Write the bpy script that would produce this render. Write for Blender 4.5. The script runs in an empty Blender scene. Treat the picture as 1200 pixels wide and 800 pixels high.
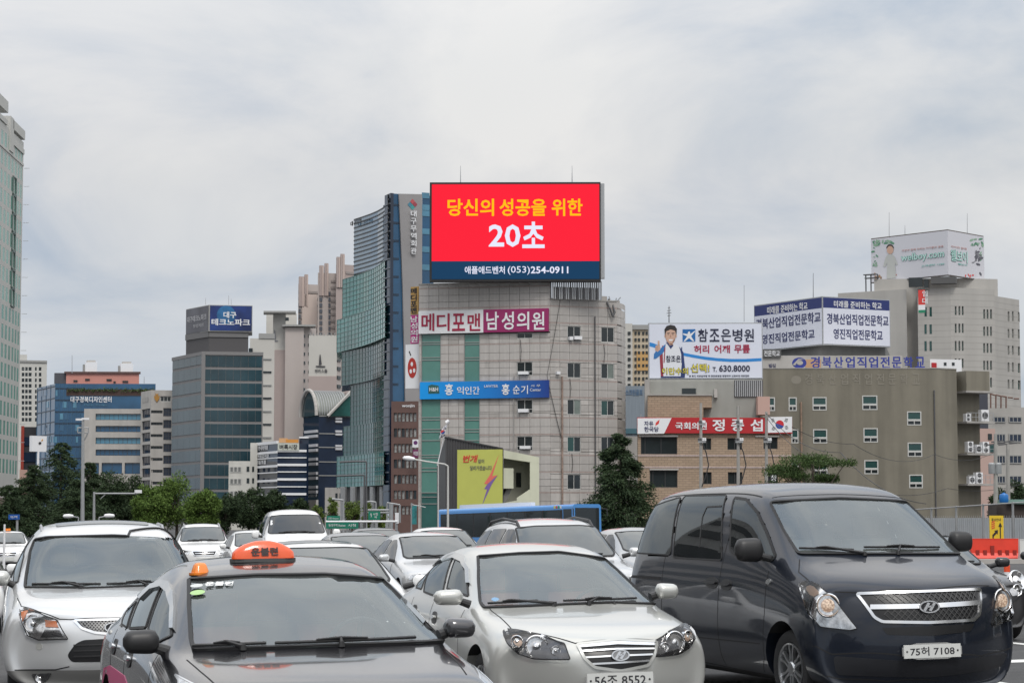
import bpy, bmesh, math, random
from mathutils import Vector, Matrix, geometry
from mathutils.bvhtree import BVHTree
random.seed(7)
SC = bpy.context.scene
COL = SC.collection
R = math.radians

# ------------------------------------------------------------------ camera
FPX, HCAM, HOR = 2600.0, 1.65, 608.0          # focal length in pixels of the 1200 px wide photo, eye height, horizon row
PITCH = math.atan((HOR - 400.0) / FPX)
cd = bpy.data.cameras.new('camera'); cam = bpy.data.objects.new('camera', cd); COL.objects.link(cam)
cd.sensor_width = 36.0; cd.lens = 36.0 * FPX / 1200.0
cd.clip_start = 0.2; cd.clip_end = 20000.0
cam.location = (0, 0, HCAM); cam.rotation_euler = (math.pi / 2 + PITCH, 0, 0)
SC.camera = cam

def ray(px, py):
    x = (px - 600.0) / FPX; z = (400.0 - py) / FPX
    c, s = math.cos(PITCH), math.sin(PITCH)
    return Vector((x, c - z * s, s + z * c))
def at(px, py, D):
    r = ray(px, py); r = r * (D / r.y)
    return Vector((r.x, r.y, r.z + HCAM))
def to_px(p):
    x, y, z = p[0], p[1], p[2] - HCAM
    c, s = math.cos(PITCH), math.sin(PITCH)
    yc = y * c + z * s; zc = -y * s + z * c
    return 600 + FPX * x / yc, 400 - FPX * zc / yc

# ------------------------------------------------------------------ world, sun, exposure
SUN_EL, SUN_AZ = R(52), R(166)                # azimuth measured clockwise from +Y (the view direction)
SC.view_settings.view_transform = 'Standard'; SC.view_settings.look = 'None'
SC.view_settings.exposure = 0.0; SC.view_settings.gamma = 1.0
W = bpy.data.worlds.new('World'); SC.world = W; W.use_nodes = True
nt = W.node_tree; nt.nodes.clear(); N = nt.nodes.new; L = nt.links.new
out = N('ShaderNodeOutputWorld'); bg = N('ShaderNodeBackground'); bgc = N('ShaderNodeBackground'); mixw = N('ShaderNodeMixShader')
sky = N('ShaderNodeTexSky'); sky.sky_type = 'NISHITA'; sky.sun_disc = False
sky.sun_elevation = SUN_EL; sky.sun_rotation = SUN_AZ; sky.air_density = 1.6; sky.dust_density = 2.5
bg.inputs['Strength'].default_value = 0.085
L(sky.outputs[0], bg.inputs['Color'])
# cloud deck: a soft layered noise over the sky direction, brighter overhead like any overcast sky
tc = N('ShaderNodeTexCoord'); sep = N('ShaderNodeSeparateXYZ'); L(tc.outputs['Generated'], sep.inputs[0])
mz = N('ShaderNodeMath'); mz.operation = 'MAXIMUM'; mz.inputs[1].default_value = 0.0; L(sep.outputs['Z'], mz.inputs[0])
def wmath(op, a, b=None, clamp=False):
    n = N('ShaderNodeMath'); n.operation = op; n.use_clamp = clamp
    for k, v in enumerate((a, b)):
        if v is None: continue
        if isinstance(v, (int, float)): n.inputs[k].default_value = v
        else: L(v, n.inputs[k])
    return n.outputs[0]
den = wmath('ADD', mz.outputs[0], 0.34)
cx = wmath('DIVIDE', sep.outputs['X'], den); cy = wmath('DIVIDE', sep.outputs['Y'], den)
cmb = N('ShaderNodeCombineXYZ'); L(cx, cmb.inputs[0]); L(cy, cmb.inputs[1])
mp = N('ShaderNodeMapping'); mp.inputs['Scale'].default_value = (1.0, 1.15, 1); mp.inputs['Location'].default_value = (3.4, 1.3, 0); mp.inputs['Rotation'].default_value = (0, 0, 0.35)
L(cmb.outputs[0], mp.inputs[0])
nz = N('ShaderNodeTexNoise'); nz.inputs['Scale'].default_value = 2.1; nz.inputs['Detail'].default_value = 9; nz.inputs['Roughness'].default_value = 0.56; nz.inputs['Distortion'].default_value = 0.5
L(mp.outputs[0], nz.inputs['Vector'])
nz2 = N('ShaderNodeTexNoise'); nz2.inputs['Scale'].default_value = 0.75; nz2.inputs['Detail'].default_value = 4
L(mp.outputs[0], nz2.inputs['Vector'])
cr = N('ShaderNodeValToRGB'); L(nz.outputs[0], cr.inputs[0])
cr.color_ramp.elements[0].position = 0.34; cr.color_ramp.elements[0].color = (0.47, 0.53, 0.62, 1)
cr.color_ramp.elements[1].position = 0.62; cr.color_ramp.elements[1].color = (0.82, 0.808, 0.795, 1)
e = cr.color_ramp.elements.new(0.5); e.color = (0.71, 0.715, 0.73, 1)
# lower sky is a little bluer and darker through the air
elev = N('ShaderNodeMapRange'); elev.inputs[1].default_value = 0.0; elev.inputs[2].default_value = 0.16; L(mz.outputs[0], elev.inputs[0])
lowmix = N('ShaderNodeMix'); lowmix.data_type = 'RGBA'
low = N('ShaderNodeRGB'); low.outputs[0].default_value = (0.43, 0.52, 0.63, 1)
L(low.outputs[0], lowmix.inputs[6]); L(cr.outputs[0], lowmix.inputs[7])
lf = wmath('ADD', wmath('MULTIPLY', elev.outputs[0], 0.75), wmath('MULTIPLY', nz2.outputs[0], 0.45), True); L(lf, lowmix.inputs[0])
zen = N('ShaderNodeMapRange'); zen.inputs[1].default_value = 0.15; zen.inputs[2].default_value = 1.0; zen.inputs[3].default_value = 1.0; zen.inputs[4].default_value = 2.55; L(mz.outputs[0], zen.inputs[0])
L(lowmix.outputs[2], bgc.inputs['Color']); L(zen.outputs[0], bgc.inputs['Strength'])
cov = N('ShaderNodeMapRange'); cov.inputs[1].default_value = 0.30; cov.inputs[2].default_value = 0.5; cov.inputs[3].default_value = 0.8; cov.inputs[4].default_value = 0.98; L(nz2.outputs[0], cov.inputs[0])
L(cov.outputs[0], mixw.inputs[0]); L(bg.outputs[0], mixw.inputs[1]); L(bgc.outputs[0], mixw.inputs[2]); L(mixw.outputs[0], out.inputs[0])
sd = bpy.data.lights.new('sun', 'SUN'); sd.energy = 1.5; sd.angle = R(16); sd.color = (1.0, 0.96, 0.9)
so = bpy.data.objects.new('sun', sd); COL.objects.link(so)
dv = Vector((math.sin(SUN_AZ) * math.cos(SUN_EL), math.cos(SUN_AZ) * math.cos(SUN_EL), math.sin(SUN_EL)))
so.rotation_euler = dv.to_track_quat('Z', 'Y').to_euler(); so.location = (0, -20, 60)

# ------------------------------------------------------------------ materials
MATS = {}
def mat(name, col=(0.5, 0.5, 0.5), rough=0.6, metal=0.0, coat=0.0, spec=0.5, noise=0.0, nscale=3.0, emit=None, estr=1.0, bump=0.0, bscale=20.0, streak=0.0, ior=1.5, noise_r=0.0):
    if name in MATS: return MATS[name]
    m = bpy.data.materials.new(name); m.use_nodes = True; t = m.node_tree
    b = t.nodes['Principled BSDF']
    b.inputs['Base Color'].default_value = (*col, 1); b.inputs['Roughness'].default_value = rough; b.inputs['Metallic'].default_value = metal
    b.inputs['Coat Weight'].default_value = coat; b.inputs['Coat Roughness'].default_value = 0.05; b.inputs['Specular IOR Level'].default_value = spec; b.inputs['IOR'].default_value = ior
    if emit: b.inputs['Emission Color'].default_value = (*emit, 1); b.inputs['Emission Strength'].default_value = estr
    if noise or streak or bump or noise_r:
        c = t.nodes.new('ShaderNodeTexCoord')
        src = None
        if noise or noise_r:
            n = t.nodes.new('ShaderNodeTexNoise'); n.inputs['Scale'].default_value = nscale; n.inputs['Detail'].default_value = 6; n.inputs['Roughness'].default_value = 0.6
            t.links.new(c.outputs['Object'], n.inputs['Vector']); src = n.outputs[0]
        if streak:
            mpn = t.nodes.new('ShaderNodeMapping'); mpn.inputs['Scale'].default_value = (1, 1, 0.06); t.links.new(c.outputs['Object'], mpn.inputs[0])
            s2 = t.nodes.new('ShaderNodeTexNoise'); s2.inputs['Scale'].default_value = nscale * 2.2; s2.inputs['Detail'].default_value = 4; t.links.new(mpn.outputs[0], s2.inputs['Vector'])
        if noise or streak:
            hv = t.nodes.new('ShaderNodeHueSaturation'); hv.inputs['Color'].default_value = (*col, 1)
            val = None
            if noise:
                mr = t.nodes.new('ShaderNodeMapRange'); mr.inputs[1].default_value = 0.3; mr.inputs[2].default_value = 0.7; mr.inputs[3].default_value = 1 - noise; mr.inputs[4].default_value = 1 + noise
                t.links.new(src, mr.inputs[0]); val = mr.outputs[0]
            if streak:
                mr2 = t.nodes.new('ShaderNodeMapRange'); mr2.inputs[1].default_value = 0.35; mr2.inputs[2].default_value = 0.65; mr2.inputs[3].default_value = 1 - streak; mr2.inputs[4].default_value = 1 + streak * 0.4
                t.links.new(s2.outputs[0], mr2.inputs[0])
                if val is None: val = mr2.outputs[0]
                else:
                    mm = t.nodes.new('ShaderNodeMath'); mm.operation = 'MULTIPLY'; t.links.new(val, mm.inputs[0]); t.links.new(mr2.outputs[0], mm.inputs[1]); val = mm.outputs[0]
            t.links.new(val, hv.inputs['Value']); t.links.new(hv.outputs[0], b.inputs['Base Color'])
        if noise_r:
            mr3 = t.nodes.new('ShaderNodeMapRange'); mr3.inputs[1].default_value = 0.3; mr3.inputs[2].default_value = 0.7; mr3.inputs[3].default_value = max(0.0, rough - noise_r); mr3.inputs[4].default_value = rough + noise_r
            t.links.new(src, mr3.inputs[0]); t.links.new(mr3.outputs[0], b.inputs['Roughness'])
        if bump:
            n3 = t.nodes.new('ShaderNodeTexNoise'); n3.inputs['Scale'].default_value = bscale; n3.inputs['Detail'].default_value = 4; t.links.new(c.outputs['Object'], n3.inputs['Vector'])
            bp = t.nodes.new('ShaderNodeBump'); bp.inputs['Strength'].default_value = bump; bp.inputs['Distance'].default_value = 0.05
            t.links.new(n3.outputs[0], bp.inputs['Height']); t.links.new(bp.outputs[0], b.inputs['Normal'])
    MATS[name] = m
    return m

# ------------------------------------------------------------------ object helpers
def tag(o, label=None, cat=None, group=None, kind=None):
    if label: o['label'] = label
    if cat: o['category'] = cat
    if group: o['group'] = group
    if kind: o['kind'] = kind
    return o
def empty(name, loc=(0, 0, 0), rz=0.0, label=None, cat=None, group=None):
    o = bpy.data.objects.new(name, None); COL.objects.link(o); o.empty_display_size = 0.3
    o.location = loc; o.rotation_euler = (0, 0, rz)
    return tag(o, label, cat, group)
def link(name, me, parent=None, m=None):
    o = bpy.data.objects.new(name, me); COL.objects.link(o)
    if parent is not None: o.parent = parent
    if m is not None:
        me.materials.clear()
        for k in (m if isinstance(m, (list, tuple)) else (m,)): me.materials.append(k)
    return o
def mk(name, verts, faces, m=None, parent=None, smooth=False, mi=None):
    me = bpy.data.meshes.new(name); me.from_pydata([tuple(v) for v in verts], [], faces); me.update()
    if smooth: me.shade_smooth()
    o = link(name, me, parent, m)
    if mi is not None: me.polygons.foreach_set('material_index', mi)
    return o
class MB:
    """collects simple solids into one mesh"""
    def __init__(s): s.v = []; s.f = []
    def box(s, x0, x1, y0, y1, z0, z1, M=None):
        n = len(s.v); c = [Vector((x, y, z)) for z in (z0, z1) for y in (y0, y1) for x in (x0, x1)]
        if M is not None: c = [M @ p for p in c]
        s.v += c; s.f += [(n, n+2, n+3, n+1), (n+4, n+5, n+7, n+6), (n, n+1, n+5, n+4), (n+2, n+6, n+7, n+3), (n, n+4, n+6, n+2), (n+1, n+3, n+7, n+5)]
        return s
    def tube(s, a, b, r, r2=None, n=8, cap=True):
        a, b = Vector(a), Vector(b); r2 = r if r2 is None else r2
        d = (b - a).normalized(); u = d.orthogonal().normalized(); w = d.cross(u); k = len(s.v)
        for p, q in ((a, r), (b, r2)):
            for i in range(n):
                t = 2 * math.pi * i / n; s.v.append(p + (u * math.cos(t) + w * math.sin(t)) * q)
        for i in range(n): s.f.append((k + i, k + (i + 1) % n, k + n + (i + 1) % n, k + n + i))
        if cap: s.f.append(tuple(k + n - 1 - i for i in range(n))); s.f.append(tuple(k + n + i for i in range(n)))
        return s
    def path(s, pts, r, n=8):
        for a, b in zip(pts, pts[1:]): s.tube(a, b, r, None, n)
        return s
    def lathe(s, prof, n=24, M=None, close=False):
        """prof: (radius, height) pairs about Z"""
        k = len(s.v)
        for (r, z) in prof:
            for i in range(n):
                t = 2 * math.pi * i / n; p = Vector((r * math.cos(t), r * math.sin(t), z)); s.v.append(M @ p if M is not None else p)
        for j in range(len(prof) - 1):
            for i in range(n): s.f.append((k + j*n + i, k + j*n + (i+1) % n, k + (j+1)*n + (i+1) % n, k + (j+1)*n + i))
        return s
    def prism(s, poly, z0, z1, M=None):
        """poly: (x, y) outline, extruded along z"""
        k = len(s.v); n = len(poly)
        for z in (z0, z1):
            for (x, y) in poly:
                p = Vector((x, y, z)); s.v.append(M @ p if M is not None else p)
        for i in range(n): s.f.append((k + i, k + (i+1) % n, k + n + (i+1) % n, k + n + i))
        s.f.append(tuple(k + n - 1 - i for i in range(n))); s.f.append(tuple(k + n + i for i in range(n)))
        return s
    def build(s, name, m, parent=None, smooth=False):
        o = mk(name, s.v, s.f, m, parent, smooth)
        if smooth:
            try: o.data.set_sharp_from_angle(angle=R(35))
            except Exception: pass
        return o

# ------------------------------------------------------------------ lettering
TXT = {}
def text_data(s, bold=0.0, depth=0.5):
    """lettering as (verts, faces, width, height), lower left of the ink at the origin, letter height about 1"""
    key = (s, bold, depth)
    if key in TXT: return TXT[key]
    cu = bpy.data.curves.new('lettering', 'FONT'); cu.body = s; cu.size = 1.0; cu.offset = bold; cu.extrude = depth; cu.resolution_u = 2
    o = bpy.data.objects.new('lettering', cu); me = o.to_mesh()
    v = [tuple(p.co) for p in me.vertices]; f = [tuple(p.vertices) for p in me.polygons]
    o.to_mesh_clear(); bpy.data.objects.remove(o); bpy.data.curves.remove(cu)
    x0 = min(p[0] for p in v); x1 = max(p[0] for p in v); y0 = min(p[1] for p in v); y1 = max(p[1] for p in v)
    v = [((p[0]-x0)/(x1-x0), (p[1]-y0)/(y1-y0), p[2]/max(depth, 1e-6)) for p in v]
    TXT[key] = (v, f); return TXT[key]
# ------------------------------------------------------------------ vehicle builder
# Vehicle frame: x to the picture's right across the car, y backwards from the front bumper, z up.
def chaikin(p, it=2, closed=True):
    for _ in range(it):
        q = []; n = len(p)
        for i in range(n if closed else n - 1):
            a, b = p[i], p[(i + 1) % n]
            q += [tuple(a[k]*.75 + b[k]*.25 for k in range(len(a))), tuple(a[k]*.25 + b[k]*.75 for k in range(len(a)))]
        if not closed: q = [tuple(p[0])] + q + [tuple(p[-1])]
        p = q
    return p
def roundc(pts, r, n=4):
    """corners of a closed outline rounded to about radius r"""
    P = [Vector(p) for p in pts]; out = []; N_ = len(P)
    for i in range(N_):
        a, b, c = P[i-1], P[i], P[(i+1) % N_]
        ra = min(r, (a-b).length*.45); rc = min(r, (c-b).length*.45)
        p0 = b + (a-b).normalized()*ra; p1 = b + (c-b).normalized()*rc
        for k in range(n+1):
            t = k/n; out.append(p0*(1-t)**2 + b*2*t*(1-t) + p1*t*t)
    return out
def body_mesh(st, fcols=(1, .72, .38, 0), sub=2, arches=(), cl_z=None, rearbow=0.10, rdb=None):
    """st: stations from nose to tail: dict(y, w[6], z[6], c crown height, bow, db[6]); a closed subdivided shell"""
    rows = 6; nc = len(fcols) * 2 - 1; verts = []; rings = []
    fr = list(fcols[:-1]) + [0] + [-k for k in reversed(fcols[:-1])]
    fr = [-k for k in fr]                       # from x negative to positive
    for s in st:
        wm = max(s['w']); db = s.get('db', [0]*6); bow = s.get('bow', 0)
        ring = []
        def add(x, z, d): verts.append((x, s['y'] + d + bow * (abs(x)/wm)**2.2, z)); return len(verts) - 1
        top = []; bot = []
        cs = s.get('cs', 2.0)
        for k in fr:
            top.append(add(s['w'][5]*k, s['c'] + (s['z'][5]-s['c'])*abs(k)**cs, db[5]))
            bot.append(add(s['w'][0]*k, s['z'][0], db[0]))
        lf = [bot[0]] + [add(-s['w'][r], s['z'][r], db[r]) for r in range(1, rows-1)] + [top[0]]
        rt = [bot[-1]] + [add(s['w'][r], s['z'][r], db[r]) for r in range(1, rows-1)] + [top[-1]]
        rings.append((top, bot, lf, rt))
    faces = []
    for a, b in zip(rings, rings[1:]):
        for q in (0, 1, 2, 3):
            for i in range(len(a[q]) - 1):
                f = (a[q][i], a[q][i+1], b[q][i+1], b[q][i])
                faces.append(f if q in (0, 3) else f[::-1])
    for e, s, sgn in ((rings[0], st[0], 1), (rings[-1], st[-1], -1)):
        top, bot, lf, rt = e; grid = [bot]
        wm = max(s['w'])
        for r in range(1, rows - 1):
            row = [lf[r]]
            for i in range(1, nc - 1):
                x = s['w'][r] * fr[i]
                yl = s['y'] + s.get('db', [0]*6)[r] + s.get('bow', 0) * (abs(x)/wm)**2.2
                verts.append((x, yl, s['z'][r])); row.append(len(verts) - 1)
            row.append(rt[r]); grid.append(row)
        grid.append(top)
        for r in range(rows - 1):
            for i in range(nc - 1):
                f = (grid[r][i], grid[r][i+1], grid[r+1][i+1], grid[r+1][i])
                faces.append(f if sgn > 0 else f[::-1])
    me = bpy.data.meshes.new('body'); me.from_pydata(verts, [], faces); me.update()
    bmn = bmesh.new(); bmn.from_mesh(me); bmesh.ops.recalc_face_normals(bmn, faces=bmn.faces); bmn.to_mesh(me); bmn.free()
    o = bpy.data.objects.new('tmp', me); COL.objects.link(o)
    m = o.modifiers.new('s', 'SUBSURF'); m.levels = sub; m.render_levels = sub
    cuts = []
    for (y, z, r, w) in arches:
        c = MB(); c.lathe([(0.001, -2), (r, -2), (r, 2), (0.001, 2)], 40, Matrix.Translation((0, y, z)) @ Matrix.Rotation(math.pi/2, 4, 'Y'))
        oc = mk('cut', c.v, c.f, None); bmc = bmesh.new(); bmc.from_mesh(oc.data); bmesh.ops.remove_doubles(bmc, verts=bmc.verts, dist=0.002); bmesh.ops.recalc_face_normals(bmc, faces=bmc.faces); bmc.to_mesh(oc.data); bmc.free()
        k = o.modifiers.new('b', 'BOOLEAN'); k.operation = 'DIFFERENCE'; k.object = oc; k.solver = 'EXACT'; cuts.append(oc)
    dg = bpy.context.evaluated_depsgraph_get(); dg.update()
    ev = bpy.data.meshes.new_from_object(o.evaluated_get(dg))
    for oc in cuts: bpy.data.objects.remove(oc)
    bpy.data.objects.remove(o); ev.name = 'body'
    ev.shade_smooth()
    try: ev.set_sharp_from_angle(angle=R(38))
    except Exception: pass
    return ev
CARZ = []
def car_floor_z(x): return 0.016*max(-14, min(14, x))
ROLL = math.atan(0.016)
def place_roll(car, x, y, psi):
    car.root.location = (x, y, car_floor_z(x))
    car.root.rotation_mode = 'QUATERNION'
    q = Matrix.Rotation(-ROLL, 4, 'Y') @ Matrix.Rotation(R(psi), 4, 'Z')
    car.root.rotation_quaternion = q.to_quaternion()
    car.M = Matrix.Translation(car.root.location) @ q; car.Mi = car.M.inverted()
class Car:
    def __init__(s, name, label, cat, x, y, psi, me, paint, group=None, lower=None, lower_z=None, under=True):
        s.root = empty(name, (x, y, 0), R(psi), label, cat, group)
        s.M = Matrix.Translation((x, y, 0)) @ Matrix.Rotation(R(psi), 4, 'Z'); s.Mi = s.M.inverted()
        blk = mat('under_black', (.012, .012, .013), .7)
        place_roll(s, x, y, psi)
        s.body = link('body', me, s.root, [paint, lower or blk, blk])
        mi = []
        for p in me.polygons:
            c = p.center; mi.append(1 if (lower_z is not None and c.z < lower_z) else (2 if c.z < 0.19 or p.normal.z < -0.7 else 0))
        me.polygons.foreach_set('material_index', mi)
        s.bvh = BVHTree.FromPolygons([v.co.copy() for v in me.vertices], [tuple(p.vertices) for p in me.polygons])
    def cut_open(s, trims=.012):
        """take the body skin out from under the window glass and line the cabin"""
        bm = bmesh.new(); bm.from_mesh(s.body.data); dead = []
        polys = []
        for P, d in getattr(s, 'cuts', []):
            dd, u, w = s.frame(d); polys.append(([(p.dot(u), p.dot(w)) for p in P], dd, u, w, sum(p.dot(dd) for p in P)/len(P)))
        for f in bm.faces:
            c = f.calc_center_median()
            for Q, dd, u, w, dm in polys:
                if f.normal.dot(dd) > -.05 or abs(c.dot(dd) - dm) > .7: continue
                x, y = c.dot(u), c.dot(w); ins = False; j = len(Q)-1
                for i in range(len(Q)):
                    if (Q[i][1] > y) != (Q[j][1] > y) and x < (Q[j][0]-Q[i][0])*(y-Q[i][1])/(Q[j][1]-Q[i][1]+1e-12)+Q[i][0]: ins = not ins
                    j = i
                if ins: dead.append(f); break
        bmesh.ops.delete(bm, geom=dead, context='FACES')
        bm.to_mesh(s.body.data); s.body.data.update()
        bm.normal_update()
        for v in bm.verts: v.co -= v.normal*.035
        bmesh.ops.delete(bm, geom=[f for f in bm.faces if f.calc_center_median().z < .45], context='FACES')
        me = bpy.data.meshes.new('cabin_lining'); bm.to_mesh(me); bm.free(); o = link('cabin_lining', me, s.root, [mat('cabin_lining', (.035, .034, .033), .9)]*3)
        me.shade_smooth()
    def interior(s, dash, seat, col, wheel_x=.38, w=1.0, head=None):
        """dash=(y,z), seat=(y of backrest, z of its top)"""
        L_ = mat('seat_cloth_%d' % int(col[0]*1000), col, .85); D_ = mat('dash_plastic', (.03, .03, .032), .6)
        b = MB(); (dy, dz) = dash; b.prism([(dy-.15, dz-.25), (dy-.15, dz-.02), (dy+.10, dz+.03), (dy+.38, dz), (dy+.42, dz-.25)], -.66*w, .66*w, Matrix(((0, 0, 1, 0), (1, 0, 0, 0), (0, 1, 0, 0), (0, 0, 0, 1)))); b.build('dashboard', D_, s.root)
        (sy, sz_) = seat
        def cushion(x, y, z0, z1, wd, dp, nm, par):
            b = MB(); M_ = Matrix.Translation((x, y, 0)) @ Matrix.Rotation(-.16, 4, 'X') if False else Matrix.Translation((x, y, 0))
            b.prism(chaikin([(-wd/2, -dp/2), (wd/2, -dp/2), (wd/2, dp/2), (-wd/2, dp/2)], 2), z0, z1, M_)
            top = len(b.v); o = b.build(nm, L_, par, True); return o
        for x in (-.37*w, .37*w):
            o = cushion(x, sy, sz_-.62, sz_, .48, .15, 'front_seat', s.root); cushion(x, sy+.01, sz_+.03, sz_+.20, .24, .10, 'headrest', o); cushion(x, sy-.28, sz_-.66, sz_-.50, .48, .52, 'seat_base', o)
        o = cushion(0, sy+.95, sz_-.60, sz_-.02, 1.22*w, .18, 'rear_bench', s.root)
        for x in (-.36*w, .36*w): cushion(x, sy+.97, sz_-.02, sz_+.12, .24, .09, 'headrest', o)
        b = MB(); n = 24; c = Vector((wheel_x, dy+.45, dz-.01)); R_ = Matrix.Translation(c) @ Matrix.Rotation(-1.1, 4, 'X'); b.path([R_ @ Vector((.185*math.cos(2*math.pi*i/n), .185*math.sin(2*math.pi*i/n), 0)) for i in range(n+1)], .014, 6)
        b.tube(R_ @ Vector((-.18, 0, 0)), R_ @ Vector((.18, 0, 0)), .018, None, 6); b.tube(c, R_ @ Vector((0, -.18, 0)), .016, None, 6); b.tube(c, (wheel_x, dy+.1, dz-.15), .03, None, 6); b.build('steering_wheel', D_, s.root, True)
    def px(s, pts):
        """photograph points -> points on the body, in the vehicle's own frame"""
        o = s.Mi @ Vector((0, 0, HCAM)); res = []
        for (x, y) in pts:
            d = (s.Mi.to_3x3() @ ray(x, y)).normalized()
            h = s.bvh.ray_cast(o, d)
            if h[0] is None:
                t = (Vector((0, 1.0, .9)) - o).length; best = None
                for k in range(-60, 90):
                    q = o + d * (t + k * 0.05); n = s.bvh.find_nearest(q)
                    if best is None or n[3] < best[0]: best = (n[3], n[0])
                res.append(best[1])
            else: res.append(h[0])
        return res
    def pl(s, x, y, yy):
        """photograph point -> point on the vehicle's cross plane at yy"""
        o = s.Mi @ Vector((0, 0, HCAM)); d = s.Mi.to_3x3() @ ray(x, y); t = (yy - o.y)/d.y
        return o + d*t
    def plx(s, x, y, xx):
        o = s.Mi @ Vector((0, 0, HCAM)); d = s.Mi.to_3x3() @ ray(x, y); t = (xx - o.x)/d.x
        return o + d*t
    def hit(s, p, d):
        h = s.bvh.ray_cast(p - d * 6, d)
        if h[0] is None: h = s.bvh.find_nearest(p)
        return h[0], h[1]
    def frame(s, d):
        d = Vector(d).normalized(); u = Vector((0, 0, 1)).cross(d)
        u = Vector((1, 0, 0)) if u.length < 1e-3 else u.normalized()
        return d, u, d.cross(u)
    def patch(s, name, pts, d, m, off=0.004, thick=0.006, h=0.05, parent=None, mirror=False, bulge=0.0, smooth_it=0, body=True):
        """a sheet of the given 3D outline laid on the body along direction d; its rim closed down to the body"""
        objs = []
        if smooth_it: pts = [Vector(p) for p in chaikin([tuple(p) for p in pts], smooth_it)]
        for mir in ((False, True) if mirror else (False,)):
            P = [Vector((-p[0], p[1], p[2])) if mir else Vector(p) for p in pts]
            dd = Vector((-d[0], d[1], d[2])) if mir else Vector(d)
            dd, u, w = s.frame(dd)
            P2 = [(p.dot(u), p.dot(w)) for p in P]
            # resample the outline
            Q = []
            for i in range(len(P2)):
                a, b = Vector(P2[i]), Vector(P2[(i+1) % len(P2)]); n = max(1, int((b-a).length / h))
                for k in range(n): Q.append(a.lerp(b, k / n))
            x0, x1 = min(q.x for q in Q), max(q.x for q in Q); y0, y1 = min(q.y for q in Q), max(q.y for q in Q)
            ins = []
            nx = int((x1-x0)/h); ny = int((y1-y0)/h)
            def inside(p):
                c = False; j = len(Q) - 1
                for i in range(len(Q)):
                    if (Q[i].y > p.y) != (Q[j].y > p.y) and p.x < (Q[j].x-Q[i].x)*(p.y-Q[i].y)/(Q[j].y-Q[i].y+1e-12)+Q[i].x: c = not c
                    j = i
                return c
            for i in range(1, nx + 1):
                for k in range(1, ny + 1):
                    p = Vector((x0 + (x1-x0)*i/(nx+1), y0 + (y1-y0)*k/(ny+1)))
                    if inside(p) and min((p-q).length for q in Q) > h*0.45: ins.append(p)
            nQ = len(Q)
            vs, es, fs, *_ = geometry.delaunay_2d_cdt(Q + ins, [(i, (i+1) % nQ) for i in range(nQ)], [list(range(nQ))], 1, 1e-5)
            dmean = sum(p.dot(dd) for p in P) / len(P)
            V = []; Nn = []; lowr = []
            for q in vs:
                base = u*q.x + w*q.y + dd*dmean
                hh = s.bvh.ray_cast(base - dd*3, dd)
                if hh[0] is None or (hh[0]-base).length > 1.2: hh = s.bvh.find_nearest(base)
                V.append(hh[0] + hh[1]*off if hh[1].dot(dd) < 0.2 else hh[0] - dd*off); lowr.append(hh[0] - (hh[1]*thick if hh[1].dot(dd) < .2 else -dd*thick))
            if h == .061:                                    # iron out facet noise so that reflections run clean
                import numpy as np
                qx = np.array([q[0] for q in vs]); qy = np.array([q[1] for q in vs]); mx_, my_ = qx.mean(), qy.mean(); qx = (qx-mx_)/.7; qy = (qy-my_)/.7
                dep = np.array([v.dot(dd) for v in V]); A_ = np.stack([qx**i*qy**j for i in range(7) for j in range(4) if i+j <= 6], 1)
                co, *_r = np.linalg.lstsq(A_, dep, rcond=None); fit = A_ @ co - .003
                V = [u*q[0] + w*q[1] + dd*float(k) for q, k in zip(vs, fit)]
            if bulge:
                for i, q in enumerate(vs):
                    dist = min((Vector(q)-k).length for k in Q); V[i] = V[i] - dd * bulge * min(1, dist/0.05)
            F = [tuple(f) for f in fs]
            # orient
            k = 0
            for f in F[:20]:
                n = (V[f[1]]-V[f[0]]).cross(V[f[2]]-V[f[0]]); k += 1 if n.dot(dd) < 0 else -1
            if k < 0: F = [f[::-1] for f in F]
            cnt = {}
            for f in F:
                for i in range(len(f)):
                    a, b = f[i], f[(i+1) % len(f)]; cnt[(a, b)] = 1
            nV = len(V); rim = [(a, b) for (a, b) in cnt if (b, a) not in cnt]
            used = sorted({a for e in rim for a in e}); idx = {a: nV + i for i, a in enumerate(used)}
            V = V + [lowr[a] for a in used]
            F = F + [(b, a, idx[a], idx[b]) for (a, b) in rim]
            o = mk(name, V, F, m, parent or s.root, True)
            try: o.data.set_sharp_from_angle(angle=R(50))
            except Exception: pass
            objs.append(o)
        return objs
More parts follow.
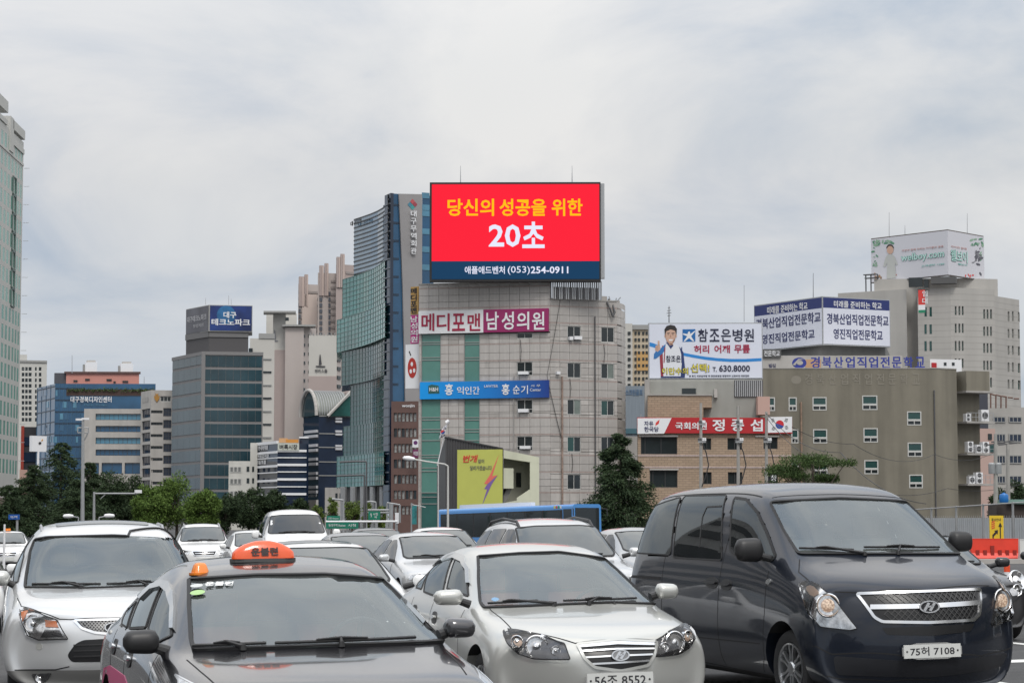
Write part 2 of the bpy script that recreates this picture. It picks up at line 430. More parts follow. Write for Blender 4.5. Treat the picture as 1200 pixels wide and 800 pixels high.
    def ribbon(s, name, lines, d, m, width=0.008, off=0.003, parent=None, mirror=False, closed=False, step=0.03, taper=False, joined=False):
        """narrow raised strips following polylines laid on the body along d, one object a line unless joined"""
        if len(lines) > 1 and not joined:
            return [o for l in lines for o in s.ribbon(name, [l], d, m, width, off, parent, mirror, closed, step, taper)]
        d0 = Vector(d)
        res = []
        for mir in ((False, True) if mirror else (False,)):
            V = []; F = []
            for line in lines:
                P = [Vector((-p[0], p[1], p[2])) if mir else Vector(p) for p in line]
                dd = Vector((-d0.x, d0.y, d0.z)).normalized() if mir else d0.normalized()
                S = []
                seq = list(zip(P, P[1:] + ([P[0]] if closed else [])))
                for a, b in seq:
                    if (b-a).length < 1e-6: continue
                    n = max(1, int((b-a).length/step))
                    for k in range(n): S.append(a.lerp(b, k/n))
                if not closed: S.append(P[-1])
                H = []
                for p in S:
                    hh = s.bvh.ray_cast(p - dd*2.5, dd)
                    if hh[0] is None or (hh[0]-p).length > .12: hh = s.bvh.find_nearest(p)
                    H.append((hh[0], hh[1] if hh[1].dot(dd) < 0 else -hh[1]))
                n0 = len(V); n = len(H)
                for i in range(n):
                    a = H[(i-1) % n][0] if (closed or i > 0) else H[i][0]; b = H[(i+1) % n][0] if (closed or i < n-1) else H[i][0]
                    t = (b-a); t = t.normalized() if t.length > 1e-6 else Vector((0, 0, 1)); nn = H[i][1]; nr = (nn - t*nn.dot(t)); sd_ = (nr if nr.length > .1 else -dd).cross(t).normalized()
                    wd = width * (0.35 + 0.65*math.sin(math.pi*(i+.5)/n)) if taper else width
                    c = H[i][0]
                    V += [c - sd_*wd/2 - nn*.004, c - sd_*wd/2 + nn*off, c + sd_*wd/2 + nn*off, c + sd_*wd/2 - nn*.004]
                for i in range(n if closed else n-1):
                    a = n0 + 4*i; b = n0 + 4*((i+1) % n)
                    F += [(a, b, b+1, a+1), (a+1, b+1, b+2, a+2), (a+2, b+2, b+3, a+3)]
                if not closed and n > 1:
                    F += [(n0, n0+1, n0+2, n0+3), (n0+4*n-1, n0+4*n-2, n0+4*n-3, n0+4*n-4)]
            res.append(mk(name, V, F, m, parent or s.root, True))
            try: res[-1].data.set_sharp_from_angle(angle=R(50))
            except Exception: pass
        return res
    def onbody(s, p, d):
        h, n = s.hit(Vector(p), Vector(d).normalized()); return h, n
def align(n, loc, up=Vector((0, 0, 1))):
    n = n.normalized(); x = up.cross(n); x = Vector((1, 0, 0)) if x.length < 1e-3 else x.normalized(); y = n.cross(x)
    return Matrix.Translation(loc) @ Matrix((x, y, n)).transposed().to_4x4()

GL = dict()
def glass(name='window_glass', col=(.02, .024, .024), rough=.02, spec=.5, noise=0):
    return mat(name, col, rough, 0, 0, spec, noise=noise, nscale=1.2, ior=1.6)
def wheel(car, x, y, z, r, w=.22, spokes=6, side=-1, steer=0, style='alloy'):
    Mw = Matrix.Translation((x, y, z)) @ Matrix.Rotation(R(steer), 4, 'Z') @ Matrix.Rotation(math.pi/2 * side, 4, 'Y')
    t = MB(); rr = r*.66
    t.lathe([(rr, -w/2), (r*.9, -w/2), (r*.985, -w/2+.03), (r, -w/2+.06), (r, w/2-.06), (r*.985, w/2-.03), (r*.93, w/2-.004), (r*.8, w/2+.004), (rr*1.02, w/2-.01), (rr, w/2-.03), (rr*.97, -w/2)], 48, Mw)
    o = t.build('wheel', mat('rubber', (.018, .018, .019), .75), car.root, True)
    k = MB()
    k.lathe([(rr*1.0, w/2-.012), (rr*.985, w/2+.002), (rr*.93, w/2-.004), (rr*.9, w/2-.035), (rr*.86, -w/2)], 48, Mw)
    for i in range(spokes):
        a = 2*math.pi*i/spokes
        Ms = Mw @ Matrix.Rotation(a, 4, 'Z')
        for q in (-1, 1):
            k.prism([(0.02, q*.035), (rr*.55, q*.03), (rr*.93, q*.055), (rr*.93, q*.025), (rr*.5, q*.008), (0.02, q*.005)][::q], w/2-.045, w/2-.015, Ms)
    k.lathe([(.001, w/2-.002), (.05, w/2-.004), (.065, w/2-.02), (.07, w/2-.05)], 24, Mw)
    k.build('rim', mat('alloy', (.55, .56, .57), .28, .9), o, True)
    k2 = MB(); k2.lathe([(.001, 0), (rr*.86, 0)], 32, Mw); k2.build('brake_disc', mat('disc', (.03, .03, .03), .5, .5), o)
    return o
def lamp_round(car, parent, c, n, r, depth=.03, mname='lamp_chrome', bulb=None):
    """a round reflector with a bulb set on the body at c facing n"""
    M_ = align(n, c)
    b = MB(); b.lathe([(r*1.08, .0), (r*1.1, .012), (r*1.0, .018), (r*.93, .012), (r*.8, .004), (r*.45, -.002), (r*.3, .002), (r*.27, .012), (r*.12, .018), (.001, .018)], 28, M_)
    o = b.build('reflector', mat('reflector_chrome', (.78, .78, .78), .12, 1.0), parent, True)
    return o
def plate(car, s, c, n, w=.52, h=.11, ptxt=(.03, .03, .035), frame=True):
    M_ = align(n, c)
    b = MB(); b.prism(chaikin([(-w/2-.012, -h/2-.012), (w/2+.012, -h/2-.012), (w/2+.012, h/2+.012), (-w/2-.012, h/2+.012)], 1), 0, .012, M_)
    pl = b.build('number_plate', mat('plate_frame', (.42, .42, .41), .4, .5), car.root)
    b = MB(); b.prism([(-w/2, -h/2), (w/2, -h/2), (w/2, h/2), (-w/2, h/2)], .004, .0145, M_); b.build('plate_face', mat('plate_white', (.62, .63, .61), .45), pl)
    v, f = text_data(s, .012, .5)
    tw, th = w*.78, h*.66
    vv = [M_ @ Vector((-tw/2 + p[0]*tw, -th/2 + p[1]*th, .0155 + p[2]*.001)) for p in v]
    tag(mk('plate_number', vv, f, mat('plate_black', ptxt, .5), pl), kind='stuff')
    for q in (-1, 1):
        b = MB(); b.lathe([(.001, .02), (.007, .019), (.009, .014)], 10, M_ @ Matrix.Translation((q*(w/2-.028), 0, 0)))
        b.build('plate_bolt', mat('plate_black2', (.05, .05, .05), .4, .5), pl)
    return pl
def mirror(car, name, p_in, p_out, h, depth=.12, m=None, side=-1, parent=None, arm=None, tilt=.0):
    """door mirror pod: p_in / p_out are the inboard and outboard centre points in the vehicle frame"""
    a, b = Vector(p_in), Vector(p_out); V = []; F = []
    n = 14; k = 9; ax = (b-a)
    for i in range(k+1):
        t = i/k; c = a.lerp(b, t)
        e = (1-abs(2*t-1)**5)**.4 if 0 < t < 1 else 0.35
        hh = h/2*max(e, .02)*(1.0 - .12*t); dd = depth/2*max(e, .02)
        for j in range(n):
            th = 2*math.pi*j/n; cx_, sx_ = math.cos(th), math.sin(th)
            yy = dd*math.copysign(abs(cx_)**.8, cx_); 
            if yy > 0: yy *= .55
            V.append(c + Vector((0, yy, hh*math.copysign(abs(sx_)**.72, sx_) + tilt*t)))
    for i in range(k):
        for j in range(n): F.append((i*n+j, i*n+(j+1) % n, (i+1)*n+(j+1) % n, (i+1)*n+j))
    F.append(tuple(range(n))); F.append(tuple(k*n+n-1-j for j in range(n)))
    o = mk('door_mirror', V, F, m, parent or car.root, True)
    bm = bmesh.new(); bm.from_mesh(o.data); bmesh.ops.recalc_face_normals(bm, faces=bm.faces); bm.to_mesh(o.data); bm.free(); o.data.shade_smooth()
    if arm:
        q = MB(); q.tube(Vector(arm), a.lerp(b, .12) + Vector((0, .01, -h*.22)), .035, .03, 10); q.build('mirror_arm', mat('trim_black', (.02, .02, .021), .45), o, True)
    return o
def wiper(car, p0, p1, rootp, name='wiper'):
    """blade lying just above the glass between p0 and p1 with its arm from rootp"""
    d = Vector((0, 1, -.5)).normalized(); b = MB()
    def lift(p, o): h, n = car.hit(Vector(p), Vector((0, 1, 0))); return h + n*o
    n = 8; P = [lift(Vector(p0).lerp(Vector(p1), i/n), .022) for i in range(n+1)]
    for i in range(n): b.tube(P[i], P[i+1], .010, None, 6)
    mid = lift(Vector(p0).lerp(Vector(p1), .45), .042); rt = lift(rootp, .02)
    b.tube(rt, mid, .014, .009, 6); b.tube(rt - Vector((0, 0, .02)), rt + Vector((0, 0, .012)), .022, .016, 8)
    q0 = lift(Vector(p0).lerp(Vector(p1), .28), .034); q1 = lift(Vector(p0).lerp(Vector(p1), .64), .034); b.tube(q0, mid, .006, .009, 6); b.tube(mid, q1, .009, .006, 6)
    return b.build(name, mat('trim_black', (.02, .02, .021), .45), car.root, True)
# ------------------------------------------------------------------ body templates (stations nose to tail)
# y, (w5,z5,c), bow, (w4,z4), (w3,z3), (w2,z2), (w1,z1), (w0,z0), db
def S(y, top, bow, r4, r3, r2, r1, r0, db=None, cs=2.0):
    return dict(y=y, c=top[2], bow=bow, w=[r0[0], r1[0], r2[0], r3[0], r4[0], top[0]], z=[r0[1], r1[1], r2[1], r3[1], r4[1], top[1]], db=db or [0]*6, cs=cs)
SEDAN = [
 S(-.01, (.52, .690, .705), .40, (.62, .665), (.70, .60), (.74, .50), (.72, .34), (.62, .20), [.10, .0, 0, .01, .05, .10]),
 S(.05, (.58, .735, .752), .34, (.70, .70), (.78, .62), (.82, .50), (.80, .33), (.70, .18), [.02, 0, 0, .02, .05, .08]),
 S(.26, (.62, .790, .812), .18, (.785, .755), (.86, .65), (.885, .50), (.87, .32), (.76, .17), [0, 0, 0, .0, .02, .04]),
 S(.60, (.64, .840, .862), .06, (.80, .805), (.875, .69), (.895, .51), (.88, .31), (.78, .17)),
 S(.95, (.67, .885, .908), .02, (.80, .860), (.875, .73), (.89, .53), (.875, .30), (.78, .17)),
 S(1.17, (.71, .920, .938), .16, (.81, .895), (.875, .76), (.888, .54), (.87, .29), (.78, .17)),
 S(1.27, (.71, .965, .990), .20, (.825, .91), (.875, .78), (.888, .54), (.87, .29), (.78, .17)),
 S(1.70, (.655, 1.165, 1.195), .16, (.84, .93), (.878, .80), (.888, .55), (.87, .29), (.78, .17)),
 S(2.10, (.60, 1.325, 1.355), .14, (.845, .945), (.88, .81), (.888, .55), (.87, .29), (.78, .17)),
 S(2.28, (.585, 1.372, 1.408), .10, (.845, .95), (.88, .81), (.888, .55), (.87, .29), (.78, .17)),
 S(2.75, (.58, 1.405, 1.455), .03, (.845, .96), (.88, .82), (.888, .55), (.87, .29), (.78, .17)),
 S(3.25, (.57, 1.385, 1.440), .0, (.84, .975), (.88, .83), (.888, .56), (.87, .30), (.78, .17)),
 S(3.55, (.57, 1.315, 1.365), .0, (.835, .985), (.88, .84), (.888, .57), (.87, .30), (.78, .17)),
 S(3.98, (.62, 1.095, 1.130), .0, (.82, .99), (.872, .85), (.885, .58), (.87, .31), (.78, .18)),
 S(4.14, (.66, 1.030, 1.055), -.06, (.80, .985), (.86, .85), (.88, .58), (.86, .32), (.77, .19)),
 S(4.38, (.66, 1.000, 1.020), -.12, (.77, .95), (.84, .84), (.86, .60), (.84, .34), (.74, .20)),
 S(4.50, (.62, .950, .965), -.16, (.72, .90), (.78, .80), (.82, .60), (.80, .36), (.68, .22)),
]
SUVB = [
 S(.0, (.56, .80, .815), .42, (.68, .775), (.76, .70), (.80, .56), (.78, .38), (.68, .24), [.10, .0, 0, .02, .06, .10]),
 S(.06, (.62, .855, .875), .36, (.76, .82), (.84, .73), (.89, .56), (.87, .37), (.76, .22), [.02, 0, 0, .02, .05, .08]),
 S(.28, (.66, .925, .955), .18, (.84, .88), (.92, .77), (.955, .58), (.94, .37), (.82, .22), [0, 0, 0, .0, .02, .04]),
 S(.62, (.69, .985, 1.015), .06, (.86, .94), (.945, .80), (.968, .59), (.95, .36), (.84, .22)),
 S(1.00, (.72, 1.03, 1.06), .02, (.865, .995), (.945, .84), (.965, .61), (.95, .35), (.84, .22)),
 S(1.20, (.76, 1.065, 1.085), .16, (.875, 1.03), (.945, .87), (.962, .62), (.95, .34), (.84, .22)),
 S(1.30, (.765, 1.115, 1.140), .20, (.89, 1.05), (.945, .89), (.962, .62), (.95, .34), (.84, .22)),
 S(1.68, (.72, 1.34, 1.375), .16, (.905, 1.07), (.948, .91), (.962, .62), (.95, .34), (.84, .22)),
 S(2.02, (.68, 1.535, 1.570), .14, (.91, 1.085), (.95, .92), (.962, .62), (.95, .34), (.84, .22)),
 S(2.20, (.665, 1.60, 1.645), .10, (.91, 1.09), (.95, .92), (.962, .62), (.95, .34), (.84, .22)),
 S(2.75, (.66, 1.650, 1.705), .03, (.91, 1.10), (.95, .93), (.962, .62), (.95, .34), (.84, .22)),
 S(3.45, (.65, 1.655, 1.710), .0, (.905, 1.115), (.95, .94), (.962, .63), (.95, .35), (.84, .22)),
 S(4.15, (.63, 1.615, 1.665), .0, (.895, 1.13), (.945, .95), (.96, .64), (.945, .36), (.83, .23)),
 S(4.42, (.62, 1.55, 1.59), -.04, (.885, 1.13), (.94, .95), (.955, .64), (.94, .37), (.82, .24)),
 S(4.66, (.66, 1.24, 1.27), -.10, (.86, 1.11), (.92, .95), (.94, .65), (.92, .38), (.80, .25)),
 S(4.80, (.66, 1.02, 1.04), -.14, (.82, .96), (.88, .86), (.91, .66), (.89, .40), (.76, .26)),
]
VANB = [
 S(.0, (.60, .955, .97), .40, (.70, .93), (.80, .82), (.84, .60), (.82, .36), (.70, .20), [.12, .0, 0, .03, .07, .11]),
 S(.06, (.66, 1.02, 1.04), .34, (.78, .985), (.87, .86), (.90, .61), (.88, .36), (.78, .19), [.02, 0, 0, .03, .06, .09]),
 S(.26, (.70, 1.085, 1.115), .18, (.84, 1.04), (.925, .90), (.975, .63), (.94, .35), (.82, .18), [0, 0, 0, .0, .03, .05]),
 S(.52, (.72, 1.150, 1.180), .10, (.865, 1.10), (.945, .94), (.985, .64), (.955, .34), (.83, .18)),
 S(.80, (.76, 1.220, 1.245), .13, (.885, 1.16), (.95, .98), (.985, .66), (.955, .33), (.83, .18)),
 S(.92, (.785, 1.275, 1.300), .18, (.895, 1.18), (.95, 1.0), (.985, .66), (.955, .33), (.83, .18)),
 S(1.35, (.755, 1.545, 1.575), .16, (.905, 1.21), (.952, 1.02), (.985, .66), (.955, .33), (.83, .18)),
 S(1.72, (.72, 1.745, 1.785), .14, (.91, 1.225), (.955, 1.03), (.985, .66), (.955, .33), (.83, .18)),
 S(1.92, (.715, 1.835, 1.885), .10, (.912, 1.23), (.955, 1.03), (.985, .66), (.955, .33), (.83, .18), cs=2.6),
 S(2.45, (.725, 1.88, 1.955), .03, (.914, 1.23), (.956, 1.03), (.985, .66), (.955, .33), (.83, .18), cs=2.6),
 S(3.4, (.73, 1.885, 1.965), .0, (.914, 1.23), (.956, 1.03), (.985, .66), (.955, .33), (.83, .18), cs=2.6),
 S(4.5, (.73, 1.88, 1.955), .0, (.912, 1.23), (.954, 1.03), (.963, .66), (.953, .33), (.83, .18), cs=2.6),
 S(4.92, (.71, 1.83, 1.90), -.03, (.90, 1.23), (.945, 1.03), (.975, .66), (.945, .34), (.82, .19), cs=2.6),
 S(5.06, (.69, 1.70, 1.75), -.05, (.88, 1.22), (.93, 1.02), (.94, .66), (.93, .36), (.80, .21)),
 S(5.16, (.70, 1.25, 1.27), -.08, (.84, 1.10), (.90, .95), (.92, .66), (.90, .38), (.76, .24)),
]
def scaled(st, sw=1, sl=1, sz=1, sroof=None, sy0=0.0):
    """a template stretched in width, length, height; sroof(z) may lift what lies above the belt"""
    r = []
    for s in st:
        t = dict(s); t['w'] = [w*sw for w in s['w']]; t['y'] = s['y']*sl
        f = (lambda z: sroof(z*sz)) if sroof else (lambda z: z*sz)
        t['z'] = [f(z) for z in s['z']]; t['c'] = f(s['c']); r.append(t)
    return r
# ------------------------------------------------------------------ foreground vehicles
SILVER = mat('silver_paint', (.52, .525, .50), .30, .45, .9, noise=.03, nscale=900, bump=0)
PEARL = mat('champagne_silver_paint', (.62, .63, .635), .30, .5, .9)
DARKVAN = mat('slate_blue_metallic', (.014, .018, .028), .34, .3, .85, .15)
DARKTAXI = mat('charcoal_metallic', (.010, .010, .013), .26, .35, 1.0, .2)
def seeglass(name, tint, ior, haze, hazefac):
    m = bpy.data.materials.new(name); m.use_nodes = True; t = m.node_tree; t.nodes.clear(); N_ = t.nodes.new
    o = N_('ShaderNodeOutputMaterial'); a = N_('ShaderNodeBsdfTransparent'); a.inputs[0].default_value = (*tint, 1); g = N_('ShaderNodeBsdfGlossy'); g.inputs['Roughness'].default_value = .015; g.inputs[0].default_value = (.88, .96, 1.0, 1)
    d = N_('ShaderNodeBsdfDiffuse'); d.inputs[0].default_value = (*haze, 1); x1 = N_('ShaderNodeMixShader')
    nz_ = N_('ShaderNodeTexNoise'); nz_.inputs['Scale'].default_value = 2.0; nz_.inputs['Detail'].default_value = 5; tc_ = N_('ShaderNodeTexCoord'); t.links.new(tc_.outputs['Object'], nz_.inputs[0])
    mr = N_('ShaderNodeMapRange'); mr.inputs[1].default_value = .3; mr.inputs[2].default_value = .7; mr.inputs[3].default_value = hazefac*.75; mr.inputs[4].default_value = hazefac*1.25; t.links.new(nz_.outputs[0], mr.inputs[0]); t.links.new(mr.outputs[0], x1.inputs[0])
    t.links.new(a.outputs[0], x1.inputs[1]); t.links.new(d.outputs[0], x1.inputs[2])
    f = N_('ShaderNodeFresnel'); f.inputs[0].default_value = ior; x = N_('ShaderNodeMixShader')
    t.links.new(f.outputs[0], x.inputs[0]); t.links.new(x1.outputs[0], x.inputs[1]); t.links.new(g.outputs[0], x.inputs[2]); t.links.new(x.outputs[0], o.inputs[0]); MATS[name] = m; return m
GLW = seeglass('windscreen_glass', (.80, .86, .84), 2.0, (.36, .39, .385), .13)
GLT = seeglass('tinted_side_glass', (.16, .17, .17), 1.55, (.05, .05, .05), .15)
GLS = glass('side_glass', (.012, .014, .015), .02, .5)
RUB = mat('rubber_seal', (.014, .014, .015), .6)
TRIM = mat('trim_black', (.02, .02, .021), .45)
CHR = mat('chrome', (.80, .81, .82), .22, 1.0)
GAP = mat('panel_gap', (.01, .01, .011), .8)
VISOR = mat('window_visor', (.02, .02, .022), .08, 0, .6)
GRB = mat('grille_black', (.008, .008, .009), .35)
LHOUSE = mat('lamp_housing', (.60, .61, .62), .13, .95, .6, noise=.45, nscale=16)
LDARK = mat('lamp_housing_dark', (.10, .10, .105), .22, .7, .5, noise=.3, nscale=22)
AMB = mat('lamp_amber', (.55, .16, .04), .15, 0, .8)
REDL = mat('lamp_red', (.35, .01, .012), .12, 0, .9)
LPURE = mat('lamp_clear', (.62, .63, .63), .12, .75, .8, noise=.25, nscale=30)
def clearcover():
    if 'lamp_cover' in MATS: return MATS['lamp_cover']
    m = bpy.data.materials.new('lamp_cover'); m.use_nodes = True; t = m.node_tree; t.nodes.clear()
    o = t.nodes.new('ShaderNodeOutputMaterial'); a = t.nodes.new('ShaderNodeBsdfTransparent'); g = t.nodes.new('ShaderNodeBsdfGlossy'); g.inputs['Roughness'].default_value = .02
    f = t.nodes.new('ShaderNodeFresnel'); f.inputs[0].default_value = 1.5; x = t.nodes.new('ShaderNodeMixShader')
    t.links.new(f.outputs[0], x.inputs[0]); t.links.new(a.outputs[0], x.inputs[1]); t.links.new(g.outputs[0], x.inputs[2]); t.links.new(x.outputs[0], o.inputs[0])
    MATS['lamp_cover'] = m; return m
CLR = clearcover()
FRONT = (0, 1, -.12); LEFT = (1, 0, -.05); WS = (0, 1, -.7)


def top3(c, pts):
    return [c.bvh.ray_cast(Vector((x, y, 4)), Vector((0, 0, -1)))[0] or c.bvh.find_nearest(Vector((x, y, 1)))[0] for x, y in pts]
def fr3(c, pts):
    return [c.hit(Vector((x, 0, z)), Vector((0, 1, 0)))[0] for x, z in pts]
def sd3(c, pts, x=-1.0):
    """side view points (y, z) laid on the near flank"""
    return [c.hit(Vector((x, y, z)), Vector((1, 0, 0)))[0] for y, z in pts]
def win(c, name, px, d, m, r=.05, seal=.02, off=.004, mirror=False, pts=None, h=.06):
    if name == 'windscreen': h = .061
    P = roundc(pts if pts else c.px(px), r)
    gs = c.patch(name, P, d, m, off, .01, h, mirror=mirror)
    if not hasattr(c, 'cuts'): c.cuts = []
    c.cuts.append((P, d))
    if mirror: c.cuts.append(([Vector((-p.x, p.y, p.z)) for p in P], (-d[0], d[1], d[2])))
    if seal:
        for k, g in enumerate(gs):
            PP = P if k == 0 else [Vector((-p.x, p.y, p.z)) for p in P]
            c.ribbon('window_seal', [PP], d if k == 0 else (-d[0], d[1], d[2]), RUB, seal, off+.003, parent=g, closed=True)
    return gs
def front_lamp(c, px, m, d=(.45, 1, -.1), r=.015, cover=True):
    P = roundc(c.px(px), r, 3)
    hs = c.patch('headlight', P, d, m, .003, .01, .03, mirror=True)
    for k, h in enumerate(hs):
        PP = P if k == 0 else [Vector((-p.x, p.y, p.z)) for p in P]
        dd = d if k == 0 else (-d[0], d[1], d[2])
        c.ribbon('lamp_edge', [PP], dd, RUB, .008, .005, parent=h, closed=True)
        if cover:
            g = c.patch('lamp_cover', PP, dd, CLR, .028, .0, .03, parent=h)[0]
    return hs
def bulbmat():
    if 'bulb_glow' in MATS: return MATS['bulb_glow']
    m = mat('bulb_glow', (.5, .42, .36), .15, .3, 0); t = m.node_tree; tcb = t.nodes.new('ShaderNodeTexCoord'); vz = t.nodes.new('ShaderNodeTexVoronoi'); vz.inputs['Scale'].default_value = 55
    rp = t.nodes.new('ShaderNodeValToRGB'); t.links.new(tcb.outputs['Object'], vz.inputs['Vector']); t.links.new(vz.outputs['Distance'], rp.inputs[0]); rp.color_ramp.elements[0].color = (1.0, .82, .62, 1); rp.color_ramp.elements[1].color = (.25, .13, .07, 1); rp.color_ramp.elements[1].position = .75
    b = t.nodes['Principled BSDF']; t.links.new(rp.outputs[0], b.inputs['Emission Color']); b.inputs['Emission Strength'].default_value = .75; return m
def reflectors(c, hs, p, r, lit=False, yaw=.28):
    for k, h in enumerate(hs):
        q = Vector((p.x if k == 0 else -p.x, p.y, p.z))
        n = Vector(((-yaw if q.x < 0 else yaw), -1, .10)).normalized()
        M_ = align(n, q + n*.008)
        b = MB(); b.lathe([(r*1.10, -.03), (r*1.12, .006), (r*1.02, .012), (r*.95, .008), (r*.9, -.002), (r*.6, -.004), (r*.34, -.002), (r*.31, .004), (r*.2, .008), (.001, .010)], 32, M_)
        b.build('reflector', mat('reflector_chrome', (.8, .8, .8), .1, 1.0, noise=.25, nscale=40), h, True)
        if lit:
            b = MB(); b.lathe([(r*.62, .004), (r*.42, .012), (r*.2, .015), (.001, .016)], 24, M_)
            b.build('lamp_bulb', bulbmat(), h, True)
def door_handle(c, y, z, m, w=.10):
    for s_ in (-1, 1):
        h, n = c.hit(Vector((s_, y, z)), Vector((-s_, 0, 0)))
        b = MB(); Mh = align(n, h); b.prism(chaikin([(-w, -.055), (w, -.055), (w, .05), (-w, .05)], 2), -.01, .004, Mh); o = b.build('door_handle', TRIM, c.root, True)
        b = MB(); b.prism(chaikin([(-w*.95, -.014), (w*.95, -.014), (w*.95, .018), (-w*.95, .018)], 2), .003, .03, Mh); b.build('handle_grip', m, o, True)
def pod(c, l, r_, h, y, m, inner_first=True, arm=None, depth=.14):
    """mirror pod from photograph points (outer, inner) and height in metres, at cross plane y"""
    mirror(c, 'm', c.pl(*r_, y), c.pl(*l, y), h, depth, m, arm=arm)

def oval_badge(c, parent, p, rx, rz, m=CHR, hmark=True, dark=True):
    M_ = align(Vector((0, -1, .12)), p + Vector((0, -.018, 0)))
    n = 32; el = [(rx*math.cos(2*math.pi*i/n), rz*math.sin(2*math.pi*i/n)) for i in range(n)]; el2 = [(x*.84, z*.80) for x, z in el]
    b = MB(); k = len(b.v)
    for z in (0, .012):
        for q in el: b.v.append(M_ @ Vector((q[0], q[1], z)))
        for q in el2: b.v.append(M_ @ Vector((q[0], q[1], z)))
    for i in range(n):
        j = (i+1) % n
        b.f += [(2*n+i, 2*n+j, 3*n+j, 3*n+i), (i, j, 2*n+j, 2*n+i), (n+i, 3*n+i, 3*n+j, n+j)]
    o = b.build('badge', m, parent, False)
    b = MB(); b.prism(el2, -.004, .004, M_); b.build('badge_ground', mat('badge_dark', (.01, .01, .012), .3) if dark else mat('badge_pale', (.35, .35, .35), .25, .8), o)
    b = MB()
    # the slanted letter H inside the oval
    def sl(x, z): return (x*rx + z*rz*.55, z*rz)
    for pts in ([(-.52, -.72), (-.22, -.80), (-.08, .62), (-.40, .78)], [(.08, -.62), (.40, -.78), (.52, .72), (.22, .80)], [(-.30, -.20), (.34, .02), (.30, .30), (-.26, .06)]):
        b.prism([sl(x*.92, z*.92) for x, z in pts], .004, .012, M_)
    b.build('badge_mark', m, o)
    return o

# ---- dark van, right ------------------------------------------------
me = body_mesh(VANB, sub=3, arches=[(1.0, .33, .41, 0), (4.2, .33, .38, 0)])
van = c = Car('minivan', 'dark slate blue minivan with lit headlights and chrome grille nearest on the right', 'van', 3.555, 18.6, 16.5, me, DARKVAN)
win(c, 'windscreen', [(902, 588), (984, 584), (1066, 582), (1099, 612), (1129, 644), (1036, 649), (936, 649), (919, 622)], (0, 1, 0), GLW, .05, .024, .012)
wiper(c, c.px([(937, 644)])[0], c.px([(1000, 646)])[0], c.px([(1013, 650)])[0]); wiper(c, c.px([(1012, 643)])[0], c.px([(1100, 643)])[0], c.px([(1052, 649)])[0])
win(c, 'side_window', [(861, 583), (875, 585), (888, 600), (899, 624), (909, 652), (905, 656), (862, 650), (856, 643), (857, 610)], LEFT, GLT, .03, .028, mirror=True)
win(c, 'side_window', [(803, 581), (852, 580), (846, 656), (789, 653)], LEFT, GLT, .04, .014, mirror=True)
win(c, 'side_window', [(757, 584), (799, 582), (786, 650), (745, 647)], LEFT, GLT, .06, .014, mirror=True)
c.ribbon('window_divider', [c.px([(820, 641), (824, 605), (829, 594), (846, 593)])], LEFT, RUB, .016, .008, mirror=True)
c.ribbon('panel_line', [sd3(c, [(1.40, 1.16), (1.38, .8), (1.45, .4), (1.6, .26)]), sd3(c, [(2.45, 1.80), (2.48, 1.2), (2.48, .27)]), sd3(c, [(4.0, 1.8), (4.02, 1.2), (4.0, .62)]), sd3(c, [(1.6, .235), (3.85, .235)]), sd3(c, [(1.5, .52), (3.8, .50)])], LEFT, GAP, .010, .0012, mirror=True)
c.ribbon('sliding_rail', [sd3(c, [(4.05, 1.04), (5.0, 1.04)])], LEFT, GAP, .028, .002, mirror=True)
door_handle(c, 2.66, 1.03, GRB, .15); door_handle(c, 2.30, 1.02, GRB, .13)
hs = front_lamp(c, [(938, 685), (948, 681), (960, 686), (979, 703), (999, 729), (1005, 736), (996, 738), (961, 734), (949, 719)], LHOUSE)
reflectors(c, hs, c.px([(970, 709)])[0], .092, lit=True)
P = c.px([(944, 688), (952, 685), (962, 695), (952, 700)])
c.patch('indicator_lamp', P, (.45, 1, 0), mat('lamp_indicator_warm', (.55, .40, .30), .2, .3, .6), .010, .004, .03, mirror=True, smooth_it=1)
gpl = roundc(c.px([(1004, 695), (1078, 693.5), (1148, 690), (1147, 719), (1140, 726), (1088, 729), (1034, 728), (1025, 723)]), .02, 3)
gr = c.patch('grille', gpl, (0, 1, 0), GRB, .004, .01, .05)[0]
c.ribbon('grille_frame', [gpl], (0, 1, 0), CHR, .024, .016, parent=gr, closed=True)
c.ribbon('grille_bar', [c.px([(1020, 711), (1085, 710), (1145, 706)])], (0, 1, 0), CHR, .040, .018, parent=gr)
lo = [p for p in gpl]; zmin = min(p.z for p in lo); zmax = max(p.z for p in lo); ml = []
for i in range(-11, 12):
    for s_ in (-1, 1):
        l = [Vector((i*.052 + s_*(t-.5)*(zmax-zmin)*.9, 0, zmin + .012 + t*(zmax-zmin-.024))) for t in (0, .25, .5, .75, 1)]
        l = [p for p in l if abs(p.x) < .39 + (p.z-zmin)*.45]
        if len(l) > 1: ml.append([c.hit(p, Vector((0, 1, 0)))[0] for p in l])
tag(c.ribbon('grille_mesh', ml, (0, 1, 0), mat('mesh_grey', (.05, .05, .05), .4), .006, .010, parent=gr, joined=True)[0], kind='stuff')
oval_badge(c, gr, c.px([(1087.5, 710.5)])[0], .095, .052)
c.patch('lower_intake', roundc(c.px([(1033, 735), (1090, 733), (1142, 730), (1137, 739), (1094, 744), (1040, 743)]), .02, 3), (0, 1, 0), GRB, .005, .008, .05)
c.patch('bumper_intake', roundc(c.px([(976, 768), (1080, 775), (1181, 764), (1174, 780), (1088, 793), (980, 790)]), .04, 3), (0, 1, 0), mat('bumper_dark', (.014, .015, .019), .5), .004, .008, .06)
